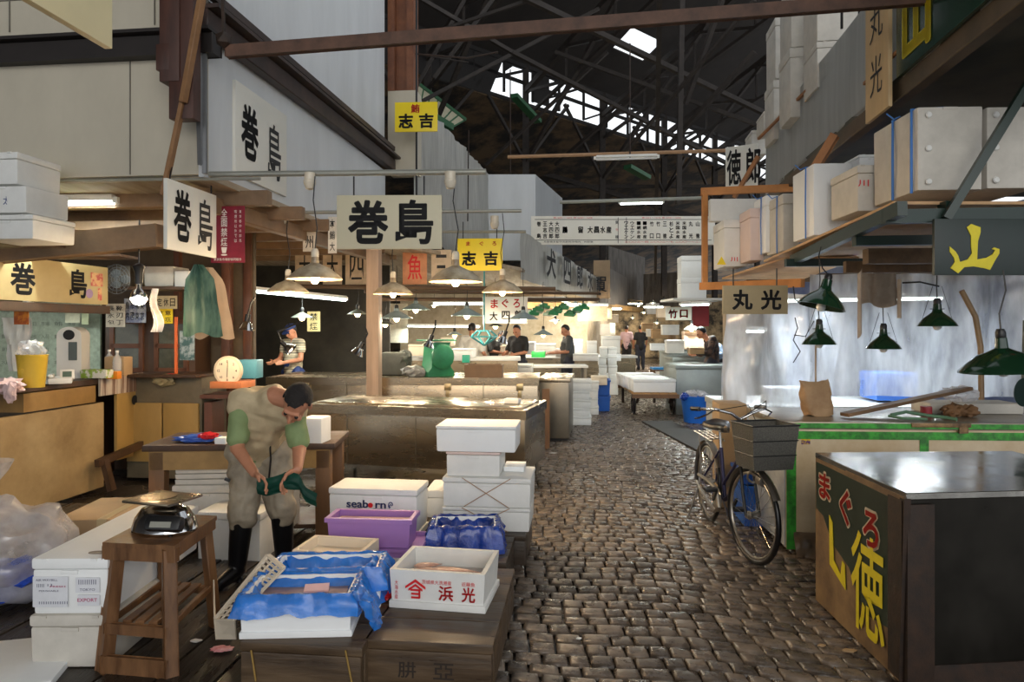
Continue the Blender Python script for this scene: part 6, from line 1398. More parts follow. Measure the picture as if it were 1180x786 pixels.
# boxes on the upper roof
for i, (x0, x1, yb, yt, Y, l) in enumerate(((891, 910, 160, 92, 8.6, 'tall foam box low in the stack on the upper right roof, at its far end'), (893, 911, 90, 20, 8.6, 'tall foam box on top at the far end of the upper right roof stack'), (910, 940, 135, 55, 7.6, 'foam box with smudged print in the middle of the upper right roof stack'), (911, 941, 54, -20, 7.6, 'foam box at the top middle of the upper right roof stack'), (941, 990, 100, 48, 6.9, 'foam box in the near end of the upper right roof stack'), (941, 990, 47, -25, 6.9, 'topmost near foam box of the upper right roof stack'), (866, 884, 178, 150, 10.2, 'small foam box beyond the end of the upper right panel'), (857, 868, 182, 168, 10.6, 'smaller foam box farthest along the upper right roof'), (880, 890, 150, 128, 9.7, 'narrow foam box standing at the end of the upper right panel'))):
    foam_box(l, x0, x1, yb, yt, 0, .5, Y=Y, m=foamd, lid=.14, rz=rad(-8))
t, w_, h = sign('white cloth banner with black brush strokes at the end of the upper right panel', 836, 873, 218, 170, 9.6, signw, rz=rad(-30), name='cloth_banner', cat='banner')
letters([('徳', -.1, h*.5, .2, .5, .03), ('郎', .16, h*.5, .2, .5, .03)], ink, t, y=-.015)
# ---- green steel shelf with boxes
t = thing('steel_shelf', 'dark green steel overhead shelf frame on the right, loaded with foam boxes', 'shelf', (0, 0, 0), 0)
ZS = 2.36
b = MB(); b.bar(P(914, 300, 6.4), P(1040, 240, 4.2), .06, .09); obj('beam', b, greenp, t)
b = MB(); b.bar(P(984, 278, 4.95), P(1190, 275, 4.95), .06, .07); obj('beam', b, greenp, t)
b = MB(); b.bar(P(905, 303, 6.3), P(1190, 301, 6.2), .06, .07); obj('beam', b, greenp, t)
b = MB(); b.bar(P(1018, 250, 4.4), P(1200, 247, 4.35), .06, .09); obj('beam', b, greenp, t)
b = MB(); b.bar(P(1090, 252, 4.33), P(1188, 92, 4.25), .05, .05); obj('brace', b, greenp, t)
b = MB(); b.box(P(1093, 240, 4.4), (.09, .09, .08)); obj('bracket', b, greenp, t)
b = MB(); b.slab([P(1030, 232, 4.42), P(1200, 232, 4.42), P(1120, 285, 6.9)+Vector((1.2, 0, .0)), P(880, 300, 6.9)], .02); obj('deck_board', b, mat('deck_ply', (196, 156, 112), rough=.6, var=.25), t)
b = MB(); b.slab([P(832, 322, 8.0), P(925, 322, 8.0), P(990, 298, 6.6), P(905, 298, 6.6)], .02); obj('deck_board', b, MATS['deck_ply'], t)
bigs = (('huge white foam box at the right of the overhead shelf, tied with blue string', 1057, 1134, 219, 123, 4.5, .62, foamd), ('huge white foam box at the right edge of the overhead shelf, behind the green brace', 1137, 1200, 217, 123, 4.48, .62, foamd),
        ('white foam box with red scrawl on the overhead shelf', 988, 1022, 243, 190, 5.15, .5, foamd), ('white foam box set back on the shelf above the red-scrawled one', 990, 1018, 196, 178, 5.9, .5, foamw),
        ('clean tall white foam box with blue string, middle of the overhead shelf', 937, 983, 271, 188, 5.75, .5, foamw), ('white foam box behind the clean tall one, with blue string', 902, 922, 289, 223, 6.6, .5, foamd),
        ('narrow white foam box with blue ties on the overhead shelf', 882, 898, 291, 225, 7.0, .4, foamw), ('wide white foam box at the far end of the overhead shelf with red mark', 834, 862, 307, 253, 7.6, .5, foam), ('pale slanting foam slab leaning at the far end of the overhead shelf', 818, 878, 255, 229, 7.9, .12, foam), ('grey-pink foam box between the red-marked and narrow ones', 864, 881, 300, 240, 7.2, .4, pk))
blue_s = mat('blue_string', (60, 120, 196), rough=.5)
for i, (l, x0, x1, yb, yt, Y, d, m) in enumerate(bigs):
    t = foam_box(l, x0, x1, yb, yt, 0, d, Y=Y, m=m, lid=0 if i in (0, 1, 4, 8) else .18, rz=rad(-3))
    w_, h, d = t['_w'], t['_h'], t['_d']
    if i in (0, 1):
        b = MB()
        for zz in (.1, .5, .9): b.lathe([(0, 0), (.022, 0), (.016, .008), (0, .008)], n=14, M=Matrix.Translation((-w_*.33, -d/2-.004, h*zz)) @ Matrix.Rotation(rad(90), 4, 'X'))
        obj('moulded_dimples', b, foam, t)
    if i in (0, 4, 5, 6):
        b = MB(); x = -w_/2-.006
        for y_ in ((-.2, .0) if i == 0 else (-.1,)):
            b.tube([(x, y_*d*2, -.01), (x-.01, y_*d*2-.02, h*.5), (x, y_*d*2, h), (0, y_*d*2, h+.008)], .009 if i == 0 else .006, 6)
        b.tube([(x, -.1, h), (x-.06, -.14, h-.03), (x-.09, -.1, h+.02)], .005, 5); obj('string', b, blue_s, t)
    if i in (2, 7):
        letters([('川', -.02 if i == 7 else -w_*.3, h*(.15 if i == 7 else .6), .08, .05, .02)], redink, t, y=-d/2-.003)
# timber frame at the far end of the shelf
t = thing('timber_frame', 'orange-brown timber frame around the far end of the overhead shelf', 'frame', (0, 0, 0), 0)
of = mat('orange_timber', (196, 130, 66), rough=.55, var=.3, scale=3)
for a, c_ in (((812, 220, 8.3), (812, 330, 8.3)), ((808, 221, 8.3), (925, 216, 8.1)), ((808, 330, 8.2), (925, 326, 7.0))):
    b = MB(); b.bar(P(*a), P(*c_), .06, .08, .004); obj('timber', b, of, t)
b = MB(); b.prism([(0, 0), (.05, .09), (.10, 0)], -.01, 0); o = obj('warning_tag', b, signy, None); o.location = P(826, 305, 7.5); tag(o, 'small yellow triangular tag under the far end of the shelf', 'tag')
b = MB(); q, w_, h = place(836, 860, 354, 330, 0, .1, 0, 7.75); b.box((0, 0, -.5), (w_*1.0, .1, 1.5)); o = obj('wooden_pillar', b, mat('pillar_tan', (160, 142, 116), rough=.6, var=.25), None, loc=q); o.location.z = 1.75; tag(o, 'tan pillar behind the cream-brown two-character board', 'pillar')
# blue crates and carton behind the bicycle
for k, (x0, x1, yb, yt, Y, l) in enumerate(((858, 894, 607, 556, 5.45, 'lower blue crate behind the bicycle front wheel'), (856, 896, 556, 545, 5.5, 'upper blue crate rim behind the bicycle front wheel'))):
    q, w_, h = place(x0, x1, yb, yt, 0, .4, RA, Y); open_box(l, Vector((q.x, q.y, .004 if k == 0 else .33)), w_, .4, .32 if k == 0 else .10, RA, m=bluep, name='plastic_crate', cat='crate', th=.02, rim=.03)
t = foam_box('tall brown carton standing behind the bicycle basket', 828, 862, 590, 470, 0, .34, Y=6.0, m=cardb, lid=0, name='cardboard_box', cat='cardboard box', dents=False, rz=rad(-6))
t.location.z = .004
b = MB(); b.ball((0, 0, 0), (.05, .05, .07), 3, .4); o = obj('red_bag', b, MATS['red_film'], None); o.location = P(884, 537, 5.4); tag(o, 'small dark red bag on the blue crate behind the bicycle', 'bag')

# ================================================================ BICYCLE (local frame: y = 0 front hub, y = 1.03 rear hub)
t = thing('bicycle', 'old city bicycle with front basket parked by the green-edged freezer', 'bicycle', (1.636, 4.60, 0.003), rad(0)); BK = t
Rw = .325
fm = mat('bike_frame_blue', (52, 50, 84), rough=.3, metal=.4); alu = mat('dull_alu', (176, 170, 160), rough=.3, metal=.85, var=.25)
def wheel(yc, M_, par):
    C_ = Matrix.Translation((0, yc, 0)) @ M_ @ Matrix.Translation((0, 0, Rw))
    ci = lambda r, n=40: [C_ @ Vector((0, r*math.cos(a/n*2*math.pi), r*math.sin(a/n*2*math.pi))) for a in range(n)]
    b = MB(); b.tube(ci(Rw-.018), .018, 10, closed=True); wt = obj('wheel', b, rubber, par)
    b = MB(); b.tube(ci(Rw-.042), .010, 8, closed=True); obj('rim', b, alu, wt)
    b = MB()
    for k in range(28):
        a = k/28*2*math.pi; s = (k % 2*2-1); b.tube([C_ @ Vector((s*.025, .02*math.cos(a+.9*s), .02*math.sin(a+.9*s))), C_ @ Vector((0, (Rw-.045)*math.cos(a), (Rw-.045)*math.sin(a)))], .0013, 4)
    obj('spokes', b, chrome, wt)
    b = MB(); b.lathe([(0, -.05), (.018, -.05), (.018, -.035), (.03, -.03), (.022, -.0), (.03, .03), (.018, .035), (.018, .05), (0, .05)], n=16, M=C_ @ Matrix.Rotation(rad(90), 4, 'Y')); obj('hub', b, alu, wt)
    return wt
ST = Matrix.Rotation(rad(-11), 4, 'Z') @ Matrix.Identity(4)
ST = Matrix.Rotation(rad(11), 4, 'Z')
wheel(0, ST, t); wheel(1.03, Matrix.Identity(4), t)
def SV(x, y, z): return ST @ Vector((x, y, z))       # steered parts
hubF = Vector((0, 0, Rw)); crown = SV(0, .09, .70); hd0 = SV(0, .10, .72); hd1 = SV(0, .17, .90)
b = MB()
for s in (-1, 1): b.tube([SV(s*.05, 0, Rw), SV(s*.05, .04, Rw+.14), SV(s*.045, .08, .66), crown], .011, 8)
obj('fork', b, black, t)
b = MB(); b.tube([crown, hd1], .02, 10)
bb = Vector((0, .60, .28)); seatb = Vector((0, .70, .66)); rear = Vector((0, 1.03, Rw))
b.tube([hd0, Vector((0, .34, .48)), Vector((0, .5, .33)), bb], .017, 10); b.tube([hd0+Vector((0, .01, .06)), Vector((0, .4, .56)), Vector((0, .6, .42)), bb+Vector((0, .03, .1))], .013, 10); b.tube([bb, seatb], .016, 10)
for s in (-1, 1): b.tube([bb, Vector((s*.05, .75, .29)), rear+Vector((s*.06, 0, 0))], .009, 8); b.tube([seatb, rear+Vector((s*.06, 0, 0))], .008, 8)
obj('frame', b, fm, t)
b = MB(); b.tube([seatb, seatb+Vector((0, .03, .14))], .012, 8); obj('seat_post', b, chrome, t)
b = MB()
prof = lambda u: (.035+.085*max(0, (u-.35)/.65)**.8)
b.grid(lambda u, v: Vector((math.cos(v*math.pi)*prof(u)*(1 if 0 < u < 1 else .5), .58+.26*u, .80+.05*math.sin(v*math.pi)**.5+.02*(u-.5)**2*4*(u > .5)-.0)), 16, 12); b.grid(lambda u, v: Vector(((v*2-1)*prof(u), .58+.26*u, .795)), 16, 6)
obj('saddle', b, rubber, t)
b = MB()
for s in (-1, 1):
    b.tube([SV(0, .17, .95), SV(s*.08, .14, 1.0), SV(s*.19, .16, 1.03), SV(s*.25, .28, 1.02), SV(s*.255, .34, 1.01)], .011, 10)
b.tube([hd1, SV(0, .17, .96)], .013, 10); obj('handlebar', b, chrome, t)
for s in (-1, 1):
    b = MB(); b.tube([SV(s*.252, .27, 1.02), SV(s*.256, .39, 1.01)], .016, 10); obj('grip', b, black, t)
    b = MB(); b.tube([SV(s*.2, .17, 1.02), SV(s*.24, .16, 1.0), SV(s*.27, .25, .96), SV(s*.27, .31, .95)], .006, 6); obj('brake_lever', b, chrome, t)
b = MB(); b.tube([SV(.2, .16, 1.02), SV(.1, .0, 1.1), SV(-.05, .05, .98), SV(0, .08, .75)], .0035, 6); b.tube([SV(-.2, .16, 1.02), SV(-.06, -.05, 1.08), SV(.03, .0, .95), SV(.0, .1, .74)], .0035, 6); obj('brake_cable', b, black, t)
# basket
t2 = bpy.data.objects.new('basket', None); COL.objects.link(t2); t2.parent = t; t2.rotation_euler = (0, 0, rad(11))
b = MB(); bmx = b.bm; zb, ztb = .68, .97
top_ = [(-.165, -.28), (.165, -.28), (.165, -.01), (-.165, -.01)]; bot = [(-.14, -.25), (.14, -.25), (.14, -.03), (-.14, -.03)]
A = [bmx.verts.new((x, y, zb)) for x, y in bot]; B2 = [bmx.verts.new((x, y, ztb)) for x, y in top_]; bmx.faces.new(A)
fs_ = [bmx.faces.new((A[i], A[(i+1) % 4], B2[(i+1) % 4], B2[i])) for i in range(4)]
bmesh.ops.solidify(bmx, geom=bmx.faces[:], thickness=.004)
bk = mat('grey_basket_mesh', (132, 130, 122), rough=.5, metal=.2, rgb2=(112, 110, 104), scale=120, sharp=.1, bump=.6); obj('basket_sides', b, bk, t2, smooth=False)
b = MB(); b.tube([(x*1.01, y*1.0, ztb) for x, y in top_], .006, 6, closed=True)
for k in (.33, .66): b.tube([(bx_+(tx_-bx_)*k+(.004 if bx_ > 0 else -.004), by_+(ty_-by_)*k+(.004 if by_ > 0 else -.004), zb+(ztb-zb)*k) for (bx_, by_), (tx_, ty_) in zip(bot, top_)], .0035, 5, closed=True)
obj('basket_rim', b, black, t2)
b = MB(); b.box((0, -.09, .58), (.05, .07, .06), bev=.02); b.lathe([(0, 0), (.03, 0), (.035, .02), (0, .025)], n=16, M=Matrix.Translation((0, -.12, .58)) @ Matrix.Rotation(rad(90), 4, 'X')); b.bar((0, -.08, .6), (0, .07, .62), .02); o = obj('headlamp', b, alu, t); o.rotation_euler = (0, 0, rad(11))
b = MB(); b.tube([SV(.0+.05*math.cos(a*.5), -.02+.01*math.sin(a), .60+.05*math.sin(a*.5)) for a in range(12)], .008, 6); obj('ring_lock', b, alu, t)
def fender(yc, a0, a1, M_):
    b = MB(); b.grid(lambda u, v: Matrix.Translation((0, yc, 0)) @ M_ @ Vector(((v-.5)*.055, (Rw+.02-.012*(2*v-1)**2)*math.cos(rad(a0+(a1-a0)*u)), Rw+(Rw+.02-.012*(2*v-1)**2)*math.sin(rad(a0+(a1-a0)*u)))), 24, 5, th=.002); return b
obj('mudguard', fender(0, 20, 150, ST), alu, t); obj('mudguard', fender(1.03, -10, 150, Matrix.Identity(4)), alu, t)
b = MB()
for s in (-1, 1): b.tube([Vector((s*.05, .76, .70)), Vector((s*.06, 1.25, .71))], .006, 6); b.tube([Vector((s*.055, 1.12, .70)), rear+Vector((s*.06, 0, 0))], .005, 6)
for k in range(4): b.tube([Vector((-.06, .82+k*.12, .71)), Vector((.06, .82+k*.12, .71))], .005, 6)
b.tube([Vector((-.02, .8, .71)), Vector((-.02, 1.24, .71))], .005, 6); b.tube([Vector((.02, .8, .71)), Vector((.02, 1.24, .71))], .005, 6); obj('rear_rack', b, alu, t)
b = MB(); b.lathe([(0, -.006), (.09, -.006), (.095, 0), (.09, .006), (0, .006)], n=24, M=Matrix.Translation((-.06, .60, .28)) @ Matrix.Rotation(rad(90), 4, 'Y')); b.tube([(-.075, .56, .37), (-.078, .8, .385), (-.078, 1.05, .375), (-.078, 1.09, .32), (-.078, 1.0, .27), (-.078, .6, .19), (-.075, .5, .25), (-.075, .56, .37)], .014, 8); obj('chain_guard', b, alu, t)
for s in (-1, 1):
    b = MB(); b.bar((s*.09, .60, .28), (s*.10, .60+s*.12, .28-s*.10), .016, .022); b.box((s*.15, .60+s*.13, .28-s*.11), (.09, .08, .025), bev=.005); obj('pedal', b, black, t)
b = MB(); b.tube([rear+Vector((-.07, 0, 0)), Vector((-.17, 1.05, .01))], .007, 6); b.tube([rear+Vector((.07, 0, 0)), Vector((.17, 1.05, .01))], .007, 6); obj('kickstand', b, alu, t)
# clutter farther down the lane, both sides
far_bits = [(700, 386, 22, .5, .35, foam, 'white'), (706, 372, 24, .4, .3, cream, 'cream'), (746, 382, 24, .4, .3, cardb, 'brown'), (752, 388, 22, .4, .25, foam, 'white'), (760, 390, 21, .5, .3, cardb, 'brown'), (772, 386, 20, .5, .3, foam, 'white'), (764, 366, 30, .6, .5, cream, 'cream'), (752, 362, 32, .6, .5, foam, 'white'), (697, 368, 19.4, .4, .4, cardb, 'brown')]
for i, (px, py, Y, w_, h, m_, c_) in enumerate(far_bits):
    v = P(px, py, Y); foam_box('%s box on the far stalls, %s of the distant clutter' % (c_, ('left of the walkers', 'above-left of the walkers', 'just right of the walkers', 'low and right of the walkers', 'beside the small trestle', 'behind the near corner box', 'highest on the right', 'high behind the walkers', 'highest on the left')[i]), 0, 0, 0, 0, 0, .4, dims=(v, w_, h), m=m_, dents=False, name='box', cat='box')
for i, (x0, x1, y, Y, l) in enumerate(((690, 716, 356, 24, 'far tube light left of the walkers'), (742, 764, 354, 27, 'far tube light right of the walkers'), (724, 740, 350, 34, 'farthest tube light at the end of the lane'), (600, 650, 345, 15.5, 'tube light over the far display table'), (500, 556, 350, 14.5, 'tube light over the man in white'))):  # the first three are added to brighten the dark end of the lane
    tube_light(l, x0, y, x1, y, Y, Y, 45 if Y < 25 else 130, rr_=.03, col=(1, .9, .74))

# ================================================================ PEOPLE
def hand(b, wr, d, nrm, side, sc=1.0, curl=35):
    """palm, four unequal bent fingers and a thumb leaving the palm's side"""
    d = Vector(d).normalized(); nrm = Vector(nrm); nrm = (nrm-d*nrm.dot(d)).normalized(); x = d.cross(nrm).normalized()*side
    wr = Vector(wr); pe = wr+d*.085*sc
    for k in (-1.2, -.4, .4, 1.2): b.cap(wr+x*k*.012*sc, pe+x*k*.022*sc, .016*sc, .012*sc, 8)
    for k, L in ((-1.25, .058), (-.42, .076), (.42, .082), (1.25, .072)):
        p = pe+x*k*.021*sc; dd = d.copy()
        for j, f in enumerate((.45, .32, .23)):
            dd = (Matrix.Rotation(rad(-curl*(.7 if j == 0 else 1))*side, 3, x) @ dd) if False else (dd*math.cos(rad(curl*(.6 if j == 0 else 1)))-nrm*math.sin(rad(curl*(.6 if j == 0 else 1)))).normalized()
            q = p+dd*L*f*sc; b.cap(p, q, (.0098-.0008*j)*sc, (.0090-.0008*j)*sc, 8); p = q
    p = wr+x*.03*sc+d*.03*sc; q = p+(d*.7+x*.6-nrm*.35).normalized()*.04*sc; b.cap(p, q, .013*sc, .011*sc, 8); b.cap(q, q+(d*.9-nrm*.5+x*.0).normalized()*.03*sc, .011*sc, .009*sc, 8)
def fold(amp, fr):
    return lambda co, n: n*amp*(noise.noise(co*fr)+.6*noise.noise(co*fr*2.1+Vector((3, 1, 7))))
def frame(fwd, up):
    y = -Vector(fwd).normalized(); z = Vector(up); z = (z-y*z.dot(y)).normalized(); x = y.cross(z); return Matrix((x, y, z)).transposed().to_4x4()
def person(label, loc, rz, J, tops, legs, hair=hairm, voxel=.012, cap=None, vest=None, boots=None, k=1.0, fine=False, hands=None, sleeve=.55, wr=.008, skinm=skin, boot_h=None, wide=1.0):
    t = thing('person', label, 'person', loc, rz); V = {n: Vector(v)*k for n, v in J.items()}
    Mh = Matrix.Translation(V['head']) @ frame(J.get('face', (0, -1, 0)), J.get('crown', (0, 0, 1)))
    h_ = lambda x, y, z: Mh @ Vector((x*k, y*k, z*k))
    b = MB()
    b.ball((0, 0, 0), (.074*k, .092*k, .098*k), 3, M=Mh @ Matrix.Translation((0, .012*k, .02*k)))
    b.bm.verts.ensure_lookup_table()
    R3 = Mh.to_3x3().to_4x4()
    def el(c, r): b.ball(tuple(h_(*c)), tuple(v*k for v in r), 2, M=R3)
    # ball() adds c after M, so centre the cranium properly
    for v in list(b.bm.verts): b.bm.verts.remove(v)
    el((0, .012, .022), (.074, .092, .098)); el((0, -.028, -.045), (.055, .066, .062)); el((0, -.062, -.075), (.026, .028, .022)); el((0, -.072, .025), (.05, .018, .016))
    for s in (-1, 1): el((s*.077, .012, -.008), (.010, .018, .032)); el((s*.038, -.07, -.025), (.022, .018, .02))
    b.cap(h_(0, -.082, .01), h_(0, -.108, -.026), .009*k, .013*k, 8); el((0, -.088, -.058), (.024, .012, .009)); 
    nk = V['neck']; b.cap(nk, h_(0, .03, -.06), .058*k, .052*k)
    b.cap(V['pelvis'], V['chest'], .13*k*wide, .135*k*wide); b.cap(V['chest'], nk, .125*k*wide, .06*k); b.cap(V['shL'], V['shR'], .06*k, .06*k); b.cap(V['hipL'], V['hipR'], .10*k, .10*k)
    for s in 'LR':
        b.cap(V['sh'+s], V['el'+s], .052*k, .041*k); b.cap(V['el'+s], V['wr'+s], .040*k, .026*k)
        b.cap(V['hip'+s], V['kn'+s], .088*k, .058*k); b.cap(V['kn'+s], V['an'+s], .056*k, .038*k); b.cap(V['an'+s], V['toe'+s], .038*k, .028*k)
        d = (V['wr'+s]-V['el'+s]).normalized()
        hd = (hands or {}).get(s); hand(b, V['wr'+s], hd[0] if hd else d, hd[1] if hd else Vector((0, 1, 0)) if abs(d.y) < .9 else (0, 0, 1), (1 if s == 'R' else -1)*(hd[2] if hd and len(hd) > 2 else 1), k, 35)
    body = baked('body', b, skinm, t, voxel if not fine else .0048, 2)
    # hair: the crown, back and temples of the skull
    if hair is not None:
        b = MB(); g = bmesh.ops.create_icosphere(b.bm, subdivisions=4 if fine else 3, radius=1)
        dl = [v for v in g['verts'] if (v.co.y < -.25 and v.co.z < .52) or v.co.z < -.55 or (v.co.y < .15 and v.co.z < -.02 and abs(v.co.x) > .5)]
        for v in g['verts']:
            n_ = 1+.05*noise.noise(v.co*6); v.co = Mh @ Vector((v.co.x*.082*k*n_, .014*k+v.co.y*.101*k*n_, .028*k+v.co.z*.104*k*n_))
        bmesh.ops.delete(b.bm, geom=dl, context='VERTS'); bmesh.ops.solidify(b.bm, geom=b.bm.faces[:], thickness=.008*k); obj('hair', b, hair, t)
    for s in (-1, 1):
        b = MB(); b.ball(tuple(h_(s*.032, -.079, .0)), .011*k, 2); obj('eye', b, mat('eye_dark', (40, 30, 26), rough=.2), t)
    if cap:
        b = MB(); g = bmesh.ops.create_icosphere(b.bm, subdivisions=3, radius=1); dl = [v for v in g['verts'] if v.co.z < .12]
        for v in g['verts']: v.co = Mh @ Vector((v.co.x*.088*k, .012*k+v.co.y*.107*k, .03*k+v.co.z*.10*k))
        bmesh.ops.delete(b.bm, geom=dl, context='VERTS'); b.grid(lambda u, v: Mh @ Vector(((u-.5)*.15*k, (-.075-.085*v*(1-(2*u-1)**2*.5))*k, (.045-.02*v)*k)), 8, 4); obj('cap', b, cap, t)
    # clothing
    def torso(o, sl):
        b = MB(); c_ = V['chest']; b.cap(V['pelvis']+(c_-V['pelvis'])*-.12, c_, (.145+o)*k*wide, (.15+o)*k*wide); b.cap(c_, V['neck']+(c_-V['neck'])*.15, (.14+o)*k*wide, (.07+o)*k); b.cap(V['shL'], V['shR'], (.072+o)*k, (.072+o)*k)
        for s in 'LR':
            m_ = (V['shL']+V['shR'])/2; b.cap(V['sh'+s], c_+(V['sh'+s]-m_)*.35, (.07+o)*k, (.11+o)*k*wide)
            if sl: b.cap(V['sh'+s], V['sh'+s]+(V['el'+s]-V['sh'+s])*sl, (.068+o)*k, (.066+o)*k)
        return b
    baked('shirt', torso(0, min(1, sleeve*1.6)), tops, t, voxel if not fine else .007, 6, fold(.012, 9))
    if sleeve > .9:
        b = MB()
        for s in 'LR': b.cap(V['el'+s], V['wr'+s]+(V['el'+s]-V['wr'+s])*.1, .062*k, .045*k)
        baked('sleeves', b, tops, t, voxel if not fine else .007, 4, fold(.01, 12))
    if vest: baked('vest', torso(.012, .12), vest, t, voxel if not fine else .007, 5, fold(.018, 7))
    b = MB(); b.cap(V['hipL'], V['hipR'], .125*k, .125*k); b.cap(V['pelvis'], V['pelvis']+(V['chest']-V['pelvis'])*.3, .14*k*wide, .14*k*wide)
    for s in 'LR':
        e_ = V['an'+s] if boots is None else V['kn'+s]+(V['an'+s]-V['kn'+s])*.08
        b.cap(V['hip'+s], V['kn'+s], .115*k, .088*k); b.cap(V['kn'+s], e_, .085*k, (.062 if boots is None else .082)*k)
    baked('trousers', b, legs, t, voxel if not fine else .007, 5, fold(.022, 8))
    for s in 'LR':
        b = MB()
        if boots: b.cap(V['kn'+s]+(V['an'+s]-V['kn'+s])*.02, V['an'+s], .072*k, .055*k)
        b.cap(V['an'+s]+Vector((0, 0, -.005*k)), V['toe'+s], .052*k, .042*k); a_ = V['an'+s]; b.box((a_.x, a_.y+.015*k, .022), (.085*k, .09*k, .04)); tt = V['toe'+s]; b.box(((a_.x+tt.x)/2, (a_.y+tt.y)/2, .015), (.09*k, abs(a_.y-tt.y)+.03, .03), bev=.01)
        baked('boot' if boots else 'shoe', b, boots or black, t, voxel if not fine else .007, 3)
    return t, V, Mh
ST_ = dict(pelvis=(0, 0, .93), chest=(0, 0, 1.25), neck=(0, .01, 1.42), head=(0, -.01, 1.575), shL=(.17, .01, 1.385), shR=(-.17, .01, 1.385), hipL=(.09, 0, .9), hipR=(-.09, 0, .9),
           knL=(.1, -.02, .49), knR=(-.1, -.02, .49), anL=(.1, .02, .08), anR=(-.1, .02, .08), toeL=(.12, -.13, .035), toeR=(-.12, -.13, .035), elL=(.24, .03, 1.12), elR=(-.24, .03, 1.12), wrL=(.24, -.1, .89), wrR=(-.24, -.1, .89))
WK = dict(ST_, elL=(.23, -.06, 1.12), elR=(-.23, -.06, 1.12), wrL=(.12, -.30, 1.08), wrR=(-.12, -.30, 1.08), face=(0, -1, -.5), head=(0, -.05, 1.56), crown=(0, -.3, 1))
# the bending man in the foreground
Q0 = Vector((-1.60, 4.18, 0))
def q(px, py, Y): v = P(px, py, Y)-Q0; return (v.x, v.y, v.z)
J = dict(pelvis=q(299, 512, 4.34), chest=q(304, 474, 4.13), neck=q(317, 456, 3.98), head=q(342, 465, 3.86), shR=q(280, 464, 4.05), shL=q(338, 474, 4.02), hipR=q(284, 522, 4.34), hipL=q(318, 522, 4.34),
         knR=q(279, 594, 4.20), knL=q(325, 588, 4.26), anR=q(273, 664, 4.24), anL=q(328, 652, 4.36), elR=q(273, 516, 3.98), elL=q(345, 518, 3.96), wrR=q(293, 545, 3.84), wrL=q(343, 541, 3.82),
         toeR=(0, 0, 0), toeL=(0, 0, 0), face=(-.25, -.55, -.8), crown=(.25, -.75, .55))
a_ = Vector(J['anR']); J['anR'] = (a_.x, a_.y, .09); J['toeR'] = (a_.x-.05, a_.y-.16, .045); a_ = Vector(J['anL']); J['anL'] = (a_.x, a_.y, .09); J['toeL'] = (a_.x+.04, a_.y-.16, .045)
vestm = mat('beige_vest', (204, 186, 150), rough=.75, rgb2=(160, 142, 112), scale=4, bump=.3); trm = mat('stained_waders', (172, 160, 138), rough=.6, rgb2=(112, 100, 84), scale=4, bump=.3, detail=8)
shm = mat('green_shirt', (128, 146, 98), rough=.75, var=.2, bump=.3)
hairg = mat('greying_hair', (30, 25, 23), rough=.85, rgb2=(52, 47, 45), scale=30, bump=.8, spot=.3, sharp=.1)
man, V, Mh = person('man in beige vest, green shirt and black boots bending over a green cloth', Q0, 0, J, shm, trm, hair=hairg, fine=True, vest=vestm, boots=rubber,
       hands=dict(R=((.75, -.25, -.45), (0, .6, .8), 1), L=((-.55, -.25, -.6), (0, .6, .8), 1)), sleeve=.46, skinm=skin)
b = MB(); a = V['chest']; 
def rib(pts, r=.004): b.tube(pts, r, 6)
c0_ = P(312, 478, 3.86)-Q0; rib([P(311, 505, 4.12)-Q0, P(312, 530, 4.18)-Q0, P(309, 560, 4.22)-Q0], .006); obj('zip', b, black, man)
b = MB(); b.box(tuple(P(262, 553, 4.17)-Q0), (.035, .01, .02), rot=(0, .5, .3), bev=.004); obj('pocket_clip', b, black, man)
b = MB(); b.tube([P(300, 545, 4.0)-Q0+Vector((.02*math.cos(a), .1+.0, .0)) for a in (0, .1)], .001, 4) if False else None
# cloth held in both hands
b.bm.free() if b else None
b = MB(); A_, B_2 = P(297, 551, 3.80), P(343, 549, 3.78)
def cl(u, v):
    p = A_.lerp(B_2, u*1.42) if u < .7 else A_.lerp(B_2, .994)+Vector(((u-.7)*.34, 0, -(u-.7)*.34))
    return p+Vector((.01*math.sin(u*20), -.02*math.sin(v*3)+.012*noise.noise(Vector((u*9, v*5, 1))), .012-.10*v*(1-.55*max(0, u-.5))-.015*math.sin(u*9)))
b.grid(cl, 40, 12, th=.004); o = obj('green_cloth', b, mat('dark_green_cloth', (24, 92, 74), rough=.55, rgb2=(14, 62, 52), scale=6, bump=.5), None); tag(o, 'dark green wet cloth stretched between the bending man\'s hands', 'cloth')
# the others
wt = mat('white_tee', (214, 212, 206), rough=.8, var=.1); blk = mat('black_tee', (32, 32, 34), rough=.8); gry = mat('charcoal_tee', (64, 66, 66), rough=.8); pnk = mat('pink_shirt', (206, 176, 184), rough=.8); lbl = mat('light_blue_shirt', (176, 194, 222), rough=.8)
strp = mat('striped_cream', (214, 204, 176), rough=.8, rgb2=(112, 108, 96), scale=9, stretch=(.05, .05, 6), sharp=.05); nvy = mat('navy_cap', (36, 56, 110), rough=.7); jean = mat('dark_trousers', (46, 48, 60), rough=.8)
def at(px, Y): v = P(px, 400, Y); v.z = 0; return v
person('man in navy cap and striped vest working behind the steel chest', at(338, 10.7), rad(-30), dict(WK), strp, nvy, cap=nvy, sleeve=.3, k=.99)
person('man in white T-shirt seen from behind at the far counter', at(544, 13.3), rad(165), dict(ST_, wrL=(.26, -.2, .98), wrR=(-.26, -.2, .98)), wt, jean, k=1.0, sleeve=.5)
person('man in black T-shirt with glasses right of the white tuna sign', at(597, 13.9), rad(-35), dict(WK), blk, jean, k=.99, sleeve=.5, wide=1.1)
person('man in dark shirt bending low beside the one in black', at(569, 14.9), rad(60), dict(WK, head=(0, -.22, 1.45), neck=(0, -.12, 1.36), chest=(0, -.05, 1.22)), gry, jean, k=.98)
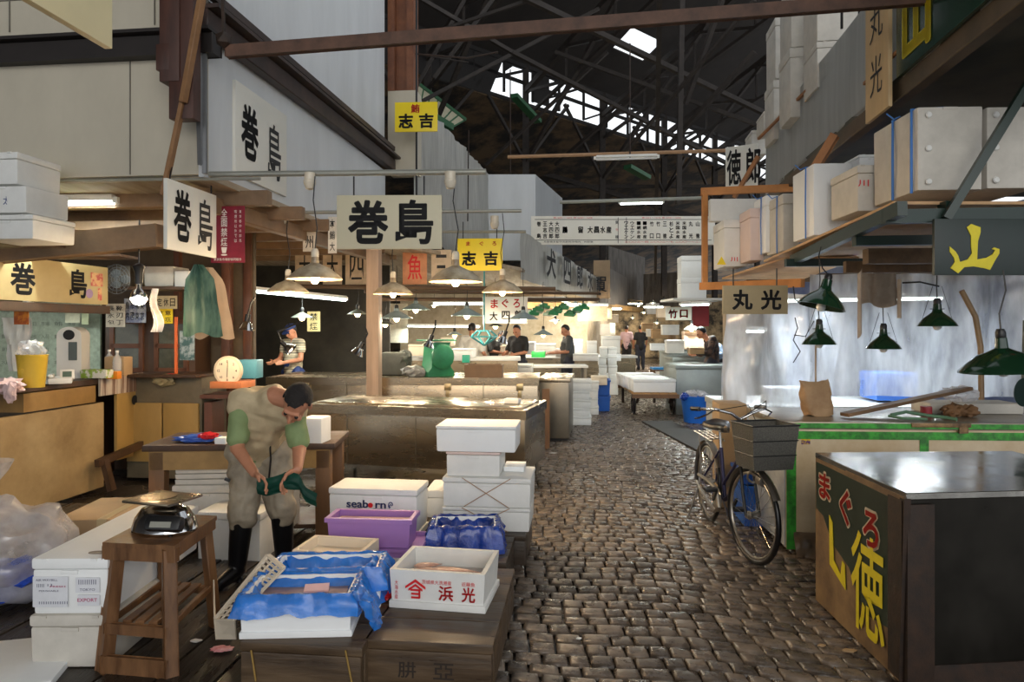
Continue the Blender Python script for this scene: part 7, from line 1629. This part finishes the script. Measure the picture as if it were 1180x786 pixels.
person('man in charcoal shirt in profile reaching over the white table', at(654, 14.3), rad(-80), dict(WK, wrL=(.1, -.42, 1.08), wrR=(-.1, -.42, 1.08)), gry, jean, k=.99, sleeve=.5)
person('walker in pale pink shirt and black trousers far down the lane', at(722, 26.5), rad(160), ST_, pnk, blk, voxel=.02, sleeve=.5)
person('walker in black T-shirt and dark trousers far down the lane', at(738, 26.0), rad(185), dict(ST_, anL=(.1, .12, .1), toeL=(.12, -.02, .04)), blk, jean, voxel=.02, sleeve=.5, wide=1.1)
person('person in brown checked shirt bent over boxes at the far right stall', at(820, 13.4), rad(-100), dict(WK, head=(0, -.2, 1.5), neck=(0, -.1, 1.38)), mat('brown_check', (96, 72, 60), rough=.8, rgb2=(50, 40, 40), scale=12, sharp=.05), jean, sleeve=1)
person('person in light blue shirt behind the grey ice chests', at(828, 13.9), rad(-70), dict(WK, head=(0, -.22, 1.35), neck=(0, -.12, 1.26), chest=(0, -.05, 1.15), shL=(.17, -.1, 1.25), shR=(-.17, -.1, 1.25)), lbl, jean, sleeve=1, k=.97)
person('person in tan top among the stalls beyond the red-character sign', at(773, 22), rad(100), WK, mat('tan_top', (150, 124, 96), rough=.8), jean, voxel=.02, sleeve=1)

bake_all()
# pieces that come apart get an object each
for o in list(bpy.data.objects):
    if o.type == 'MESH' and o.parent and o.name.split('.')[0] in ('side_board', 'end_board', 'side_wall', 'rope', 'twine', 'strut', 'walls', 'drawer', 'string', 'shipping_label', 'cross_beam', 'sticker', 'pole', 'fork', 'brake_cable', 'kickstand', 'blades', 'sleeves') or (o.type == 'MESH' and o.name in ('apron.001',)):
        me = o.data; bm = bmesh.new(); bm.from_mesh(me); bm.verts.ensure_lookup_table(); seen = set(); isl = []
        for v in bm.verts:
            if v.index in seen: continue
            st = [v]; seen.add(v.index); g = []
            while st:
                x = st.pop(); g.append(x.index)
                for e in x.link_edges:
                    y = e.other_vert(x)
                    if y.index not in seen: seen.add(y.index); st.append(y)
            isl.append(set(g))
        if 1 < len(isl) <= 4:
            for g in isl[1:]:
                b2 = bm.copy(); bmesh.ops.delete(b2, geom=[v for v in b2.verts if v.index not in g], context='VERTS')
                m2 = me.copy(); b2.to_mesh(m2); b2.free(); c = o.copy(); c.data = m2; COL.objects.link(c)
            bmesh.ops.delete(bm, geom=[v for v in bm.verts if v.index not in isl[0]], context='VERTS'); bm.to_mesh(me)
        bm.free()
clean()
